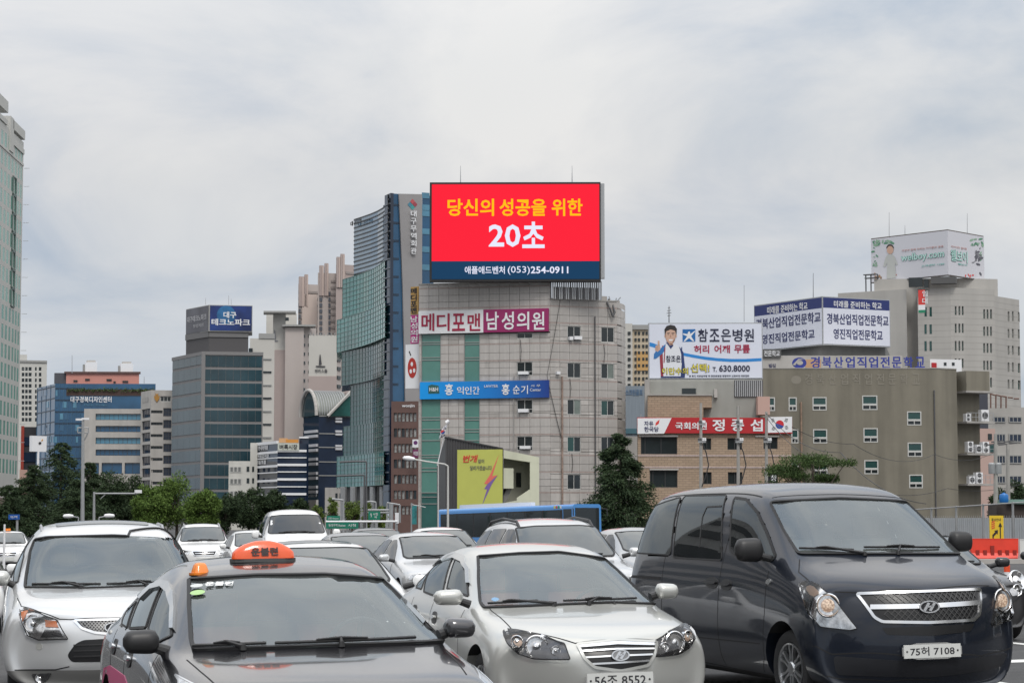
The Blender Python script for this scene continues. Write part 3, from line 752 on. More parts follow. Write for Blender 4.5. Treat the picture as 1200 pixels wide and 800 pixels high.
c.ribbon('panel_line', [c.px([(942, 762), (975, 766), (1080, 772), (1150, 768), (1186, 758)]), c.px([(978, 693), (1004, 694), (1088, 691), (1159, 686)]), c.px([(937, 655), (936, 670), (948, 680)]), c.px([(960, 797), (1040, 798), (1100, 797)])], (0, .8, -.4), GAP, .010, .0015)
c.ribbon('roof_line', [c.px([(905, 583), (985, 579), (1062, 577)])], (0, 1, -.3), GAP, .010, .002)
c.ribbon('roof_seam', [top3(c, [(-.66, 2.1), (-.665, 3.2), (-.66, 4.7)]), top3(c, [(.66, 2.1), (.665, 3.2), (.66, 4.7)])], (0, 0, -1), GAP, .014, .002)
h, n = c.hit(c.pl(1095, 762.5, -.05), Vector((0, 1, 0))); plate(c, '75허 7108', h + Vector((0, -.022, 0)), Vector((0, -1, .03)))
mirror(c, 'm', c.pl(893, 644, 1.45), c.pl(861, 644, 1.45), .225, .16, TRIM, arm=c.pl(907, 655, 1.45)); mirror(c, 'm', c.pl(1112, 634, 1.35), c.pl(1138, 634, 1.35), .20, .16, TRIM, arm=c.pl(1117, 648, 1.35))
h, n = c.hit(c.px([(901, 681)])[0] + Vector((-.3, 0, 0)), Vector((1, 0, 0))); b = MB(); b.prism(chaikin([(-.05, -.022), (.04, -.03), (.055, .028), (-.03, .02)], 2), 0, .012, align(n, h)); b.build('side_repeater', LPURE, c.root, True)
for q in (-1, 1):
    wheel(c, q*.80, 1.0, .33, .335, .22, 6, q, 4); wheel(c, q*.80, 4.2, .33, .335, .22, 6, q)

c.cut_open(); c.interior((1.15, 1.20), (2.15, 1.42), (.30, .30, .30), .40, 1.08)
c.patch('frit_band', P_frit, (0, 1, 0), INKP, .006, .004, .05) if False else None
# ---- silver saloon, centre --------------------------------------------
me = body_mesh(SEDAN, sub=3, arches=[(.90, .32, .36, 0), (3.55, .32, .35, 0)])
silver = c = Car('silver_sedan', 'silver four door saloon with oval badge grille between the taxi and the dark minivan', 'car', .80, 16.9, 14.5, me, SILVER)
win(c, 'windscreen', [(560, 652), (609, 648.5), (655, 647), (714, 647), (743, 671), (770, 703), (768, 705.5), (720, 706), (667, 708), (568, 712), (563, 706), (561, 679)], (0, 1, 0), GLW, .02, .022, .012)
wiper(c, c.px([(572, 709)])[0], c.px([(630, 706)])[0], c.px([(650, 709)])[0]); wiper(c, c.px([(660, 706)])[0], c.px([(745, 703)])[0], c.px([(690, 708)])[0])
win(c, 'side_window', [(534, 655), (542, 659), (547, 672), (549, 698), (524, 689)], LEFT, GLT, .02, .018, mirror=True)
win(c, 'side_window', [(531, 653), (518, 701), (497, 693), (505, 665), (517, 655.5)], LEFT, GLT, .03, .018, mirror=True)
win(c, 'side_window', [(503, 663), (494, 690), (488, 688), (490, 678)], LEFT, GLT, .02, .014, mirror=True)
c.patch('window_visor', c.px([(505, 661), (516, 651.5), (533, 648), (545, 651.5), (550.5, 666), (551.5, 684), (547.5, 684), (546.5, 668), (541, 659), (532, 654.5), (518, 657), (508, 664)]), LEFT, mat('visor_silvery', (.35, .37, .38), .12, .6, .8), .022, .002, .02, mirror=True)
c.ribbon('panel_line', [sd3(c, [(1.55, .92), (1.50, .6), (1.58, .30)]), sd3(c, [(2.60, .95), (2.62, .6), (2.60, .30)]), sd3(c, [(3.45, .97), (3.4, .8), (3.15, .45)])], LEFT, GAP, .008, .0012, mirror=True)
c.ribbon('side_moulding', [sd3(c, [(1.6, .52), (2.6, .53), (3.2, .54)])], LEFT, SILVER, .05, .012, mirror=True)
door_handle(c, 2.42, .83, SILVER, .09); door_handle(c, 3.25, .86, SILVER, .09)
hs = front_lamp(c, [(590, 742), (594, 739), (608, 740.5), (637, 746), (662, 754), (668.5, 772), (655, 772.5), (626, 771.5), (608, 766), (595, 754)], LDARK)
reflectors(c, hs, c.px([(629, 757.5)])[0], .082, yaw=.32)
q = c.px([(606, 751.5)])[0]
reflectors(c, hs, q, .045, yaw=.5); reflectors(c, hs, c.px([(651, 762)])[0], .035, yaw=.2)
P = c.px([(599, 746), (608, 744), (614, 755), (606, 758)]); c.patch('indicator_lamp', P, (.45, 1, 0), mat('lamp_indicator_warm', (.55, .40, .30), .2, .3, .6), .012, .004, .03, mirror=True, smooth_it=1)
gpl = roundc(c.px([(676, 755), (723, 750), (769, 752), (766, 767), (759, 779), (727, 785.5), (697, 781.5), (685, 771)]), .02, 3)
gr = c.patch('grille', gpl, (0, 1, 0), GRB, .004, .01, .04)[0]
c.ribbon('grille_frame', [gpl], (0, 1, 0), SILVER, .022, .016, parent=gr, closed=True)
for y0, y1, y2, x0, x2, wd in ((757, 753.5, 754.5, 679, 768, .035), (763, 760.5, 760, 681, 766, .014), (770, 768, 766.5, 685, 764, .014), (777.5, 776, 773.5, 692, 760, .014)):
    c.ribbon('grille_bar', [c.px([(x0, y0), (723, y1), (x2, y2)])], (0, 1, 0), CHR, wd, .014, parent=gr)
oval_badge(c, gr, c.px([(726, 767)])[0], .072, .043, dark=False)
c.ribbon('panel_line', [c.px([(675, 753.5), (640, 744), (600, 737.5), (585, 722), (574, 713)]), c.px([(769, 750), (795, 738), (806, 731), (792, 716), (776, 706)]), c.px([(675, 753), (723, 748.5), (769, 750)])], (0, .8, -.4), GAP, .009, .0015)
h, n = c.hit(c.pl(728, 796.5, -.05), Vector((0, 1, 0))); plate(c, '56조 8552', h + Vector((0, -.022, 0)), Vector((0, -1, .03)))
mirror(c, 'm', c.pl(542, 699, 1.45), c.pl(508, 700, 1.45), .135, .15, SILVER, arm=c.pl(551, 708, 1.45)); mirror(c, 'm', c.pl(768, 692, 1.40), c.pl(794, 692, 1.40), .135, .15, SILVER, arm=c.pl(762, 699, 1.40))
for s_, (xx, yy) in enumerate([(648, 709.5), (720, 707)]):
    p = c.px([(xx, yy)])[0]; b = MB(); b.lathe([(.001, .014), (.012, .012), (.016, 0)], 10, Matrix.Translation(p)); b.build('washer_jet', TRIM, c.root, True)
for q in (-1, 1):
    wheel(c, q*.74, .90, .31, .315, .2, 5, q); wheel(c, q*.74, 3.55, .31, .315, .2, 5, q)
p = c.px([(580, 703)])[0]; M_ = align(Vector((0, -1, .8)), p + Vector((0, -.012, .008)))
b = MB(); b.prism([(.032*math.cos(t*.314), .020*math.sin(t*.314)) for t in range(20)], 0, .002, M_); b.build('inspection_sticker', mat('sticker_blue', (.20, .36, .55), .4), c.root)

c.cut_open(); c.interior((1.40, .90), (2.40, 1.02), (.42, .16, .12))
# ---- charcoal taxi, nearest --------------------------------------------
TAXI = scaled(SEDAN, 1.05, 1.05, 1.0)
me = body_mesh(TAXI, sub=3, arches=[(.93, .32, .36, 0), (3.75, .32, .36, 0)])
taxi = c = Car('taxi', 'charcoal taxi with orange dome sign on its roof, nearest to the camera', 'taxi', -.745, 11.5, 16.2, me, DARKTAXI)
win(c, 'windscreen', [(222, 679), (300, 674.5), (380, 673.5), (449, 676), (482, 704), (520, 748), (509, 752), (410, 756), (314, 759), (228, 761.5), (224, 750), (222, 710)], (0, 1, 0), GLW, .02, .024, .012)
wiper(c, c.px([(226, 760)])[0], c.px([(312, 757)])[0], c.px([(285, 761)])[0]); wiper(c, c.px([(322, 757)])[0], c.px([(486, 750)])[0], c.px([(400, 757)])[0])
win(c, 'side_window', [(192, 688), (199, 693), (202, 712), (201, 745), (186, 752), (174, 737)], LEFT, GLT, .02, .018, mirror=True)
win(c, 'side_window', [(189, 687), (171, 735), (152, 736), (164, 703), (177, 691)], LEFT, GLT, .03, .018, mirror=True)
win(c, 'side_window', [(160, 705), (149, 735), (143, 731), (149, 716)], LEFT, GLT, .02, .014, mirror=True)
c.ribbon('window_trim', [c.px([(142, 733), (150, 712), (164, 699), (178, 687), (191, 683)])], LEFT, CHR, .016, .012, mirror=True)
c.patch('window_visor', c.px([(164, 699), (178, 686.5), (191, 681), (200, 683), (205, 694), (206, 715), (204.5, 738), (200.5, 738), (201.5, 712), (197, 695), (190, 688.5), (178, 691.5), (166, 703)]), LEFT, mat('visor_silvery', (.35, .37, .38), .12, .6, .8), .022, .002, .02, mirror=True)
c.ribbon('panel_line', [sd3(c, [(1.6, .92), (1.55, .6), (1.62, .30)]), sd3(c, [(2.74, .95), (2.76, .6), (2.74, .30)]), sd3(c, [(3.6, .97), (3.55, .8), (3.3, .45)])], LEFT, GAP, .008, .0012, mirror=True)
c.ribbon('side_trim', [sd3(c, [(1.05, .72), (1.4, .80), (1.7, .86)])], LEFT, CHR, .014, .008, mirror=True)
door_handle(c, 2.5, .84, CHR, .09); door_handle(c, 3.4, .87, CHR, .09)
hs = front_lamp(c, [(560, 772), (574, 780), (584, 796), (588, 806), (575, 812), (562, 800)], LHOUSE) if False else []
P = roundc(c.px([(556, 772), (566, 776), (577, 785), (588, 799), (589, 812), (574, 812), (562, 795)]), .02, 3)
hs = c.patch('headlight', P, (-.45, 1, -.2), LHOUSE, .004, .01, .03, mirror=True)
for k, h_l in enumerate(hs): c.ribbon('lamp_edge', [P if k == 0 else [Vector((-p.x, p.y, p.z)) for p in P]], (-.45 if k == 0 else .45, 1, -.2), CHR, .010, .006, parent=h_l, closed=True)
q = c.hit(Vector((.66, 0, .63)), Vector((0, 1, 0)))[0]; reflectors(c, hs, q, .06)
gpl = roundc(fr3(c, [(-.38, .66), (.38, .66), (.30, .50), (-.30, .50)]), .03, 3); gr = c.patch('grille', gpl, (0, 1, 0), GRB, .004, .01, .05)[0]; c.ribbon('grille_frame', [gpl], (0, 1, 0), CHR, .02, .014, parent=gr, closed=True)
c.patch('lower_intake', roundc(fr3(c, [(-.55, .34), (.55, .34), (.45, .24), (-.45, .24)]), .03, 3), (0, 1, 0), GRB, .004, .01, .06)
h, n = c.hit(Vector((0, 0, .42)), Vector((0, 1, 0))); plate(c, '대구 31바 2184', h + Vector((0, -.022, 0)), Vector((0, -1, .03))) if False else None
c.ribbon('panel_line', [top3(c, [(-.69, .55), (-.72, .85), (-.745, 1.2)]), top3(c, [(.69, .55), (.72, .85), (.745, 1.2)])], (0, 0, -1), GAP, .008, .0015)
mirror(c, 'm', c.pl(186, 751, 1.55), c.pl(144, 752, 1.55), .145, .15, TRIM, arm=c.pl(200, 764, 1.55)); mirror(c, 'm', c.pl(520, 735, 1.50), c.pl(556, 735, 1.50), .125, .15, mat('mirror_grey', (.07, .07, .075), .2, .5, .8), arm=c.pl(514, 744, 1.50))
for q in (-1, 1):
    wheel(c, q*.77, .93, .31, .315, .2, 5, q); wheel(c, q*.77, 3.75, .31, .315, .2, 5, q)
# tail lamp corner, pink patch on the near door
P = roundc([c.hit(Vector((-1, y, z)), Vector((1, 0, 0)))[0] for y, z in [(4.35, .90), (4.62, .88), (4.62, .74), (4.40, .76)]], .03, 3); c.patch('tail_lamp', P, (1, 0, 0), REDL, .006, .01, .05, mirror=True)
c.patch('door_pink_patch', c.px([(122, 782), (129, 779), (146, 791), (150, 803), (124, 803)]), LEFT, mat('pink_patch', (.55, .05, .18), .35), .004, .002, .04)
# roof sign
def roof_sign(c):
    p = c.px([(309, 657)])[0]; M_ = Matrix.Translation(Vector((p.x, p.y + .03, p.z - .005)))
    b = MB(); b.prism(chaikin([(-.205, -.075), (.205, -.075), (.205, .085), (-.205, .085)], 2), 0, .022, M_); base = b.build('roof_sign_base', mat('sign_base_grey', (.08, .08, .08), .5), c.root)
    n = 24; rows = [(0.021, .198, .072, 0), (.06, .192, .066, 0), (.085, .165, .058, .0), (.108, .125, .047, .0), (.124, .075, .036, .0), (.131, .04, .02, 0), (.132, .001, .001, 0)]
    V = []; F = []
    for (z, rx, ry, _) in rows:
        for i in range(n):
            t = 2*math.pi*i/n; V.append(M_ @ Vector((rx*math.copysign(abs(math.cos(t))**.55, math.cos(t)), ry*math.copysign(abs(math.sin(t))**.55, math.sin(t)), z)))
    for j in range(len(rows)-1):
        for i in range(n): F.append((j*n+i, j*n+(i+1) % n, (j+1)*n+(i+1) % n, (j+1)*n+i))
    o = mk('roof_sign', V, F, mat('sign_orange', (.78, .095, .015), .22, 0, .6), c.root, True)
    v, f = text_data('운불련', .03, .5)
    vv = [M_ @ Vector((-.085 + q[0]*.17, -.076 + q[1]*.012 + q[2]*.001, .040 + q[1]*.05)) for q in v]; mk('sign_lettering', vv, f, mat('sign_ink', (.03, .02, .02), .5), o)
    # beacon
    p = c.px([(233, 671)])[0]; M_ = Matrix.Translation(Vector((p.x+.01, p.y + .02, p.z - .012))) @ Matrix.Rotation(.3, 4, 'Z')
    V = []; F = []; n = 20; rows = [(0, .062, .058), (.014, .062, .058), (.016, .050, .048), (.058, .038, .034), (.072, .028, .022), (.076, .001, .001)]
    for (z, rx, ry) in rows:
        for i in range(n):
            t = 2*math.pi*i/n; V.append(M_ @ Vector((rx*math.copysign(abs(math.cos(t))**.6, math.cos(t)), ry*math.copysign(abs(math.sin(t))**.6, math.sin(t)), z)))
    for j in range(len(rows)-1):
        for i in range(n): F.append((j*n+i, j*n+(i+1) % n, (j+1)*n+(i+1) % n, (j+1)*n+i))
    o = mk('beacon', V, F, mat('beacon_orange', (.80, .22, .02), .25, 0, .6), c.root, True)
    try: o.data.set_sharp_from_angle(angle=R(40))
    except Exception: pass
roof_sign(c)
# windscreen stickers
gN = Vector((0, -1, .9))
def on_glass(px, py, lift=.012):
    p = c.px([(px, py)])[0]; h, n = c.hit(p + Vector((0, -.5, 0)), Vector((0, 1, 0))); return align(n, h + n*lift)
for nm, q, rx, ry, cc in (('sticker_white', (231, 688), .042, .016, (.55, .57, .56)), ('sticker_green', (232, 696), .048, .022, (.35, .55, .22))):
    M_ = on_glass(*q); b = MB(); b.prism([(rx*math.cos(t*.314), ry*1.5*math.sin(t*.314)) for t in range(20)], 0, .002, M_); o = b.build('windscreen_sticker', mat(nm, cc, .4), c.root)
M_ = on_glass(257, 685.5); v, f = text_data('운불련', .035, .5)
mk('windscreen_lettering', [M_ @ Vector((-.085 + q[0]*.17, -.03 + q[1]*.06, q[2]*.001)) for q in v], f, mat('lettering_white', (.72, .73, .72), .5), c.root)

c.cut_open(); c.interior((1.45, .92), (2.50, 1.02), (.42, .40, .38))
# ---- silver off-roader, left ---------------------------------------------
me = body_mesh(scaled(SUVB, 1.02), sub=3, arches=[(.97, .38, .42, 0), (3.78, .38, .42, 0)])
suv = c = Car('silver_suv', 'large silver sport utility car with amber corner headlights at the left, behind the taxi', 'car', -3.56, 20.0, 12.5, me, PEARL, lower=mat('cladding_grey', (.16, .16, .155), .5), lower_z=.36)
win(c, 'windscreen', [(41, 632), (55, 629.5), (132, 627.5), (204, 629.5), (214, 637), (227, 658), (241, 684), (180, 686), (100, 689), (29, 688), (31, 673), (36, 645)], (0, 1, 0), GLW, .03, .022, .012)
wiper(c, c.px([(38, 686)])[0], c.px([(118, 686)])[0], c.px([(95, 689)])[0]); wiper(c, c.px([(125, 686)])[0], c.px([(205, 683)])[0], c.px([(172, 687)])[0])
win(c, 'side_window', [(29.5, 629), (28, 652), (21, 682), (16, 682), (25, 645)], LEFT, GLT, .02, .016, mirror=True)
win(c, 'side_window', None, (1, 0, 0), GLT, .04, .02, mirror=True, pts=sd3(c, [(2.62, 1.15), (3.4, 1.16), (3.4, 1.55), (2.62, 1.56)]))
win(c, 'side_window', None, (1, 0, 0), GLT, .04, .02, mirror=True, pts=sd3(c, [(3.48, 1.17), (4.3, 1.22), (4.15, 1.50), (3.48, 1.54)]))
P = roundc(c.px([(24.5, 715), (30, 714), (47, 718.5), (67, 726), (80, 748.5), (45, 749.5), (32, 744), (26, 730)]), .02, 3)
hs = front_lamp(c, [(24.5, 715), (30, 714), (47, 718.5), (67, 726), (80, 748.5), (45, 749.5), (32, 744), (26, 730)], LHOUSE)
reflectors(c, hs, c.px([(39, 730.5)])[0], .075, yaw=.15)
c.patch('amber_reflector', c.px([(53, 725.5), (66, 727.5), (69, 735), (54, 734.5)]), (.3, 1, 0), AMB, .012, .004, .03, mirror=True, parent=hs[0])
c.patch('amber_reflector', c.px([(25.5, 717), (33, 715.5), (30, 722), (27, 728)]), (.45, 1, 0), AMB, .012, .004, .03, mirror=True, parent=hs[0])
c.patch('lamp_dark_insert', c.px([(53, 738), (70, 738), (75, 746), (48, 746.5)]), (.3, 1, 0), LDARK, .010, .004, .03, mirror=True, parent=hs[0])
cx0 = c.px([(128, 735)])[0].x
P0 = c.px([(83, 727), (92, 736), (107, 741), (128, 743)])
gpl = [Vector((p.x - cx0, p.y, p.z)) for p in P0]; gpl = gpl + [Vector((-p.x, p.y, p.z)) for p in reversed(gpl[:-1])]
gpl = roundc([c.hit(Vector((p.x, 0, p.z)), Vector((0, 1, 0)))[0] for p in gpl], .015, 3)
gr = c.patch('grille', gpl, (0, 1, 0), GRB, .004, .01, .05)[0]
c.ribbon('grille_frame', [gpl], (0, 1, 0), CHR, .022, .014, parent=gr, closed=True)
zmin = min(p.z for p in gpl); zmax = max(p.z for p in gpl); ml = []
for i in range(-14, 15):
    for s_ in (-1, 1):
        l = [Vector((i*.03 + s_*(t-.5)*(zmax-zmin)*.8, 0, zmin + .01 + t*(zmax-zmin-.02))) for t in (0, .25, .5, .75, 1)]
        l = [p for p in l if abs(p.x) < .17 + (p.z-zmin)*1.3]
        if len(l) > 1: ml.append([c.hit(p, Vector((0, 1, 0)))[0] for p in l])
tag(c.ribbon('grille_mesh', ml, (0, 1, 0), mat('mesh_grey2', (.20, .20, .20), .4, .5), .007, .010, parent=gr, joined=True)[0], kind='stuff')
oval_badge(c, gr, c.hit(Vector((0, 0, (zmin+zmax)/2)), Vector((0, 1, 0)))[0], .075, .045, dark=True)
il = roundc(fr3(c, [(-.40, .50), (-.33, .60), (-.26, .635), (0, .645), (.26, .635), (.33, .60), (.40, .50), (.36, .44), (-.36, .44)]), .03, 3)
lg = c.patch('lower_intake', il, (0, 1, 0), GRB, .004, .01, .05)[0]
for z in (.49, .54, .59): c.ribbon('intake_bar', [fr3(c, [(-.34, z), (0, z+.005), (.34, z)])], (0, 1, 0), TRIM, .012, .016, parent=lg)
fgl = c.patch('fog_lamp', roundc(c.px([(37, 789), (61, 788), (53, 799), (42, 799)]), .02, 3), (.2, 1, 0), LDARK, .006, .01, .03, mirror=True)
reflectors(c, fgl, c.px([(47, 794)])[0], .04, yaw=.05)
b = MB(); h, n = c.hit(c.px([(46, 757)])[0] + Vector((0, -.4, 0)), Vector((0, 1, 0))); b.prism(chaikin([(-.035, -.028), (.035, -.028), (.035, .028), (-.035, .028)], 1), 0, .004, align(n, h)); b.build('washer_cap', SILVER, c.root)
c.ribbon('panel_line', [c.px([(20, 700), (25, 710), (45, 716), (70, 725), (83, 725.5), (128, 723.5), (150, 723.5)])], (0, .8, -.4), GAP, .009, .0015)
c.ribbon('panel_line', [fr3(c, [(-.86, .365), (-.5, .372), (-.38, .40)])], (.2, 1, 0), GAP, .010, .002, mirror=True)
mirror(c, 'm', c.pl(12, 677, 1.62), c.pl(-20, 677, 1.62), .155, .17, SILVER, arm=c.pl(21, 688, 1.6)); mirror(c, 'm', c.pl(246, 677, 1.62), c.pl(275, 677, 1.62), .155, .17, SILVER, arm=c.pl(238, 688, 1.6))
sr = [top3(c, [(x, y)])[0] for x, y in [(-.46, 2.45), (.46, 2.45), (.46, 3.4), (-.46, 3.4)]]
c.patch('sunroof', roundc(sr, .05, 3), (0, 0, -1), glass('sunroof_glass', (.10, .11, .11), .08), .006, .01, .08)
for s_ in (-1, 1):
    b = MB(); P = [c.bvh.ray_cast(Vector((s_*.60, y, 4)), Vector((0, 0, -1)))[0] + Vector((0, 0, z)) for y, z in ((2.45, -.01), (2.6, .02), (3.3, .025), (4.1, .02), (4.3, 0))]
    b.path(P, .014, 8); b.build('roof_rail', mat('rail_silver', (.4, .4, .41), .3, .8), c.root, True)
h, n = c.hit(Vector((0, 0, .42)), Vector((0, 1, 0)))
for q in (-1, 1):
    wheel(c, q*.80, .97, .37, .37, .24, 5, q); wheel(c, q*.80, 3.78, .37, .37, .24, 5, q)

c.cut_open(); c.interior((1.45, 1.06), (2.50, 1.25), (.36, .33, .29), .40, 1.05)
# ------------------------------------------------------------------ buildings
class Facade:
    """an upright wall plane through two ground points; photograph points map onto it. s runs along it, z is height"""
    def __init__(f, a, b, parent=None):
        f.a = Vector((a[0], a[1], 0)); f.b = Vector((b[0], b[1], 0)); d = f.b - f.a; f.L = d.length; f.u = d.normalized()
        f.n = Vector((f.u.y, -f.u.x, 0))                     # towards the camera side for a left-to-right wall
        f.parent = parent
    def uv(f, px, py):
        r = ray(px, py); o = Vector((0, 0, HCAM)); t = (f.a - o).dot(f.n) / r.dot(f.n); p = o + r*t
        return ((p - f.a).dot(f.u), p.z)
    def M(f): return Matrix(((f.u.x, 0, -f.n.x, f.a.x), (f.u.y, 0, -f.n.y, f.a.y), (0, 1, 0, 0), (0, 0, 0, 1)))   # (s, z, depth into wall)
    def P(f, s, z, out=0.0):
        if out < -1.5:                                       # deep solids run straight away from the street
            v = Vector((f.a.x, f.a.y, 0)).normalized(); return f.a + f.u*s + Vector((0, 0, z)) - v*out
        return f.a + f.u*s + Vector((0, 0, z)) + f.n*out
    def s_at(f, px, py=None): return f.uv(px, HOR if py is None else py)[0]
    def quad(f, x0, y0, x1, y1):
        """photo rectangle -> (s0, s1, z0, z1), measured down its middle lines"""
        xm, ym = (x0+x1)/2, (y0+y1)/2
        return (f.uv(x0, ym)[0], f.uv(x1, ym)[0], f.uv(xm, y1)[1], f.uv(xm, y0)[1])
    def box(f, mb, s0, s1, z0, z1, o0, o1):
        n = len(mb.v)
        mb.v += [f.P(s, z, o) for o in (o0, o1) for z in (z0, z1) for s in (s0, s1)]
        mb.f += [(n, n+2, n+3, n+1), (n+4, n+5, n+7, n+6), (n, n+1, n+5, n+4), (n+2, n+6, n+7, n+3), (n, n+4, n+6, n+2), (n+1, n+3, n+7, n+5)]
def fac(px0, d0, px1, d1, parent=None, py=None):
    py = HOR if py is None else py
    return Facade(at(px0, py, d0), at(px1, py, d1), parent)
def clip_cells(s0, s1, z0, z1, holes):
    """a wall rectangle minus rectangular holes, as rectangles"""
    ss = sorted({s0, s1, *[min(max(h[k], s0), s1) for h in holes for k in (0, 1)]}); zs = sorted({z0, z1, *[min(max(h[k], z0), z1) for h in holes for k in (2, 3)]})
    out = []
    for j in range(len(zs)-1):
        run = None
        for i in range(len(ss)-1):
            cs, cz = (ss[i]+ss[i+1])/2, (zs[j]+zs[j+1])/2
            hole = any(h[0] < cs < h[1] and h[2] < cz < h[3] for h in holes)
            if hole:
                if run is not None: out.append((run, ss[i], zs[j], zs[j+1])); run = None
            elif run is None: run = ss[i]
        if run is not None: out.append((run, ss[-1], zs[j], zs[j+1]))
    return out
def wallsheet(f, name, s0, s1, z0, z1, holes, m, parent, deep=.25, top=None):
    """a wall with real openings: outer face, reveals"""
    V = []; F = []
    def q(pts): n = len(V); V.extend(pts); F.append((n, n+1, n+2, n+3))
    for (a, b, c, d) in clip_cells(s0, s1, z0, z1, holes): q([f.P(a, c), f.P(b, c), f.P(b, d), f.P(a, d)])
    for (a, b, c, d) in holes:
        a, b, c, d = max(a, s0), min(b, s1), max(c, z0), min(d, z1)
        if a >= b or c >= d: continue
        q([f.P(a, c), f.P(a, c, -deep), f.P(b, c, -deep), f.P(b, c)]); q([f.P(a, d), f.P(b, d), f.P(b, d, -deep), f.P(a, d, -deep)])
        q([f.P(a, c), f.P(a, d), f.P(a, d, -deep), f.P(a, c, -deep)]); q([f.P(b, c), f.P(b, c, -deep), f.P(b, d, -deep), f.P(b, d)])
    return mk(name, V, F, m, parent)
def window(f, r, parent, frame, gl, deep=.12, fr=.07, mull=(), bars=(), name='window', pane='pane'):
    """frame with panes set into an opening r=(s0,s1,z0,z1); mull = upright positions 0..1, bars = level positions 0..1"""
    s0, s1, z0, z1 = r; b = MB()
    for (a, c, d, e) in ((s0, s1, z0, z0+fr), (s0, s1, z1-fr, z1), (s0, s0+fr, z0+fr, z1-fr), (s1-fr, s1, z0+fr, z1-fr)): f.box(b, a, c, d, e, -deep-.05, -deep+.05)
    for k in mull: c = s0 + (s1-s0)*k; f.box(b, c-fr*.4, c+fr*.4, z0+fr, z1-fr, -deep-.04, -deep+.04)
    for k in bars: c = z0 + (z1-z0)*k; f.box(b, s0+fr, s1-fr, c-fr*.4, c+fr*.4, -deep-.03, -deep+.03)
    o = b.build(name, frame, parent)
    g = MB(); f.box(g, s0+.01, s1-.01, z0+.01, z1-.01, -deep-.06, -deep-.02); g.build(pane, gl, o)
    return o
def flat(f, name, r, o0, o1, m, parent):
    b = MB(); f.box(b, *r, o0, o1); return b.build(name, m, parent)
def text_on(f, s, x0, y0, x1, y1, m, parent, out=.05, bold=.0, depth=.03, name='lettering', shear=0.0, pts=None):
    """lettering filling the photo rectangle"""
    v, fc = text_data(s, min(bold*.45, .022), .5)
    if pts: a = pts
    else: a = f.quad(x0, y0, x1, y1)
    V = [f.P(a[0] + (a[1]-a[0])*(p[0] + shear*(p[1]-.5)), a[2] + (a[3]-a[2])*p[1], out + depth*(p[2]+1)/2) for p in v]
    return tag(mk(name, V, fc, m, parent), kind='stuff')
def text_col(f, s, x0, y0, x1, y1, m, parent, out=.05, bold=.0, gap=.12):
    """characters stacked downwards, each a part"""
    n = len(s); h = (y1-y0)/n
    for i, ch in enumerate(s): text_on(f, ch, x0, y0 + h*i + h*gap/2, x1, y0 + h*(i+1) - h*gap/2, m, parent, out, bold)
def polyprint(f, name, pts, m, parent, out=.05, th=.01):
    """flat print from photo outline"""
    P = [f.uv(*p) for p in pts]; b = MB(); b.v = [f.P(s, z, o) for o in (out, out+th) for s, z in P]; n = len(P)
    b.f = [tuple(range(n, 2*n)), tuple(reversed(range(n)))] + [(i, (i+1) % n, n+(i+1) % n, n+i) for i in range(n)]
    o = b.build(name, m, parent)
    return o
def ell(cx, cy, rx, ry, n=20, a0=0, a1=360): return [(cx + rx*math.cos(R(a0+(a1-a0)*i/n)), cy - ry*math.sin(R(a0+(a1-a0)*i/n))) for i in range(n if a1-a0 == 360 else n+1)]
def shell(name, pts, z0, z1, m, parent, roofm=None):
    """closed box over a ground outline (backs, sides, roof)"""
    b = MB(); b.prism([(p[0], p[1]) for p in pts], z0, z1); return b.build(name, m, parent)
def bands(f, s0, s1, zs, h, out, m, parent, name='ledge'):
    for z in zs: flat(f, name, (s0, s1, z-h/2, z+h/2), -.02, out, m, parent)
def depthpts(f, dep, inset=.02):
    """ground outline of the block behind a facade"""
    a, b = f.a - f.n*inset, f.b - f.n*inset; va, vb = a.normalized(), b.normalized(); return [a, b, b + vb*dep, a + va*dep]
def building(name, label, at_, cat='building', group=None):
    return empty(name, (0, 0, 0), 0, label, cat, group)

def away(p, d):
    """d metres straight away from the street viewpoint"""
    q = Vector((p.x, p.y, 0)); return q + q.normalized()*d
# ------------------------------------------------------------------ city: buildings and signs
M = mat
TILE = M('wall_panel_beige', (.45, .425, .40), .55, noise=.10, nscale=.6, streak=.16)
TILE2 = M('wall_panel_beige_b', (.39, .365, .34), .55, noise=.10, nscale=.6, streak=.10)
PINK = M('pink_course', (.42, .335, .305), .6, streak=.15)
GROUT = M('grout', (.34, .31, .29), .9, streak=.2)
TEAL = M('teal_glass', (.095, .235, .20), .12, 0, 0, .8, noise=.12, nscale=.4)
TEALD = M('teal_glass_dark', (.03, .11, .10), .1, 0, 0, .8, noise=.2, nscale=.4)
BLUEG = M('blue_glass', (.018, .080, .165), .08, 0, 0, .8, noise=.25, nscale=.15)
BLUEL = M('blue_glass_light', (.08, .22, .32), .08, 0, 0, .8, noise=.2, nscale=.2)
NAVYG = M('navy_glass', (.012, .022, .045), .08, 0, 0, .7, noise=.2, nscale=.3)
DARKG = M('window_dark', (.018, .024, .026), .06, 0, 0, .6, noise=.3, nscale=.5)
GRNG = M('window_green', (.015, .06, .055), .06, 0, 0, .7, noise=.2, nscale=.5)
FRW = M('frame_white', (.52, .52, .50), .5); FRG = M('frame_grey', (.30, .30, .29), .5); FRD = M('frame_dark', (.05, .05, .052), .5)
CONC = M('concrete', (.36, .345, .325), .85, noise=.10, nscale=.4, streak=.15)
CONCL = M('concrete_light', (.43, .41, .385), .85, noise=.08, nscale=.3, streak=.08)
STEEL = M('painted_steel', (.38, .39, .40), .45, .3); DSTEEL = M('dark_steel', (.10, .10, .105), .5, .3)
WHITE = M('white_panel', (.74, .745, .76), .5); INK = M('ink_black', (.02, .02, .022), .5)
ROOFM = M('roof_grey', (.22, .22, .215), .9)
